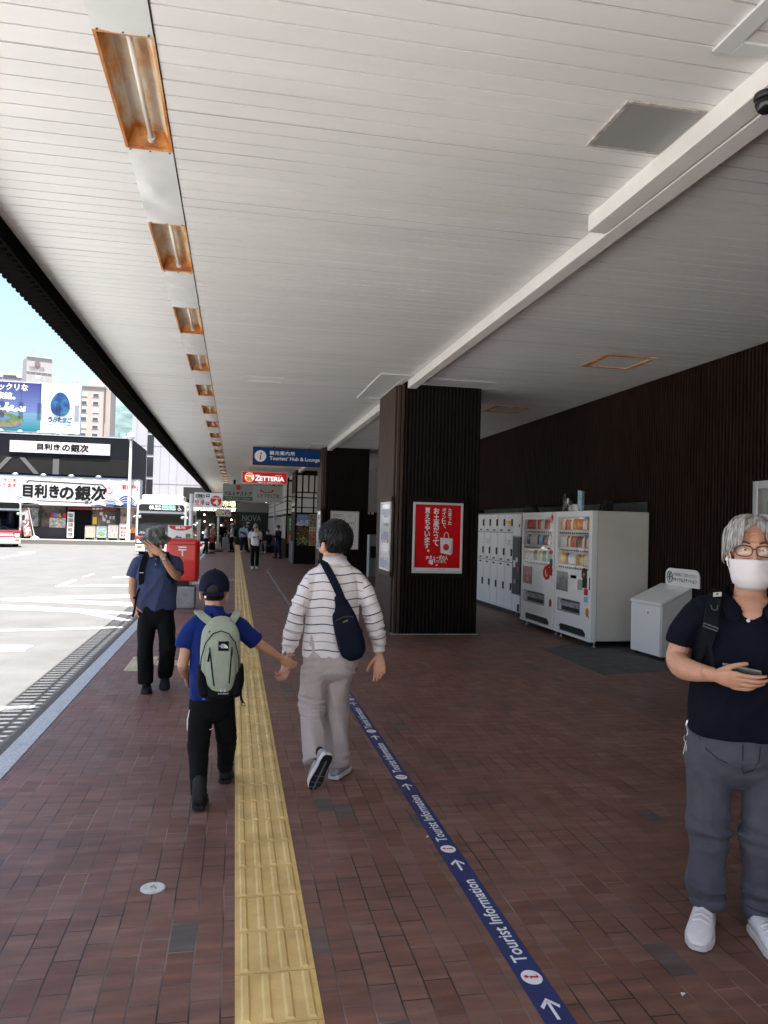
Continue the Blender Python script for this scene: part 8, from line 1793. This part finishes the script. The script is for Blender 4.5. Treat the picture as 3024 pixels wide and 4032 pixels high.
far_person('dark figure in the shade between the sitting person and the white shirt', 1.25, 46.5, 1.66, -30, (f_black,True), f_black, brown_hair, vox=.018)
far_person('bus driver in a light blue shirt behind the windscreen of the route 60 bus', -4.05, 40.75, 1.55, 180, (fabric('driver_blue',(.16,.36,.50)),False), f_navy, brown_hair, arms=('phone','phone'), seated=True, vox=.016).location.z = .42
t = thing('suitcase', 'silver grey suitcase with a pull handle standing by the yellow strip', 'suitcase', (-.48,43.6,0))
mb = MB(); mb.box(-.66,-.30,43.5,43.74,.07,.78); mb.build('shell', M('case_silver',(.30,.30,.31),.35,metal=.3,var=(6,.15)), t, bevel=.05)
mb = MB()
for x_ in (-.56,-.48,-.40): mb.box(x_-.012,x_+.012,43.488,43.5,.12,.73)
mb.build('rib', M('case_dark',(.10,.10,.105),.5), t)
for x_ in (-.62,-.34):
    mb = MB(); mb.cyl((x_-.015,43.55,.035),(x_+.015,43.55,.035),.035); mb.build('wheel', rubber, t)
mb = MB(); mb.tube([(-.56,43.7,.76),(-.56,43.7,1.0),(-.40,43.7,1.0),(-.40,43.7,.76)],.012,6); mb.build('handle', steel, t)
# ================================================================ light, camera
w = bpy.data.worlds.new('World'); S.world = w; w.use_nodes = True
nt = w.node_tree; bg = nt.nodes['Background']
sky = nt.nodes.new('ShaderNodeTexSky'); sky.sky_type = 'NISHITA'; sky.sun_disc = False
sky.sun_elevation = R(76); sky.sun_rotation = R(180); sky.air_density = 1.0; sky.dust_density = 3.0; sky.ozone_density = 1.0
nt.links.new(sky.outputs[0], bg.inputs[0]); bg.inputs[1].default_value = .08
sd = bpy.data.lights.new('sun', 'SUN'); sd.energy = 4.3; sd.angle = R(.53); sd.color = (1,.97,.925)
so = bpy.data.objects.new('sun', sd); COL.objects.link(so); so.rotation_euler = (R(14), 0, 0); so.location = (-10,0,30)
cd = bpy.data.cameras.new('camera'); cam = bpy.data.objects.new('camera', cd); COL.objects.link(cam); S.camera = cam
cd.sensor_fit = 'AUTO'; cd.sensor_width = 36; cd.lens = 36*1661/2212; cd.clip_start = .05; cd.clip_end = 6000
yaw, pitch, roll = R(10.9471), R(1.0320), R(1.5)
f = V((math.sin(yaw)*math.cos(pitch), math.cos(yaw)*math.cos(pitch), math.sin(pitch)))
r0 = f.cross(Z_).normalized(); u0 = r0.cross(f)
r = r0*math.cos(roll)+u0*math.sin(roll); u = u0*math.cos(roll)-r0*math.sin(roll)
cam.matrix_world = Matrix(((r.x,u.x,-f.x,0),(r.y,u.y,-f.y,0),(r.z,u.z,-f.z,1.66),(0,0,0,1)))
S.view_settings.view_transform = 'Standard'; S.view_settings.look = 'None'; S.view_settings.gamma = 1
S.view_settings.exposure = 2.2
c = S.cycles; c.use_denoising = True; c.max_bounces = 10; c.diffuse_bounces = 6; c.glossy_bounces = 4; c.transmission_bounces = 6; c.sample_clamp_indirect = 8; c.caustics_reflective = False; c.caustics_refractive = False
if _fc is not None: bpy.data.objects.remove(_fc)
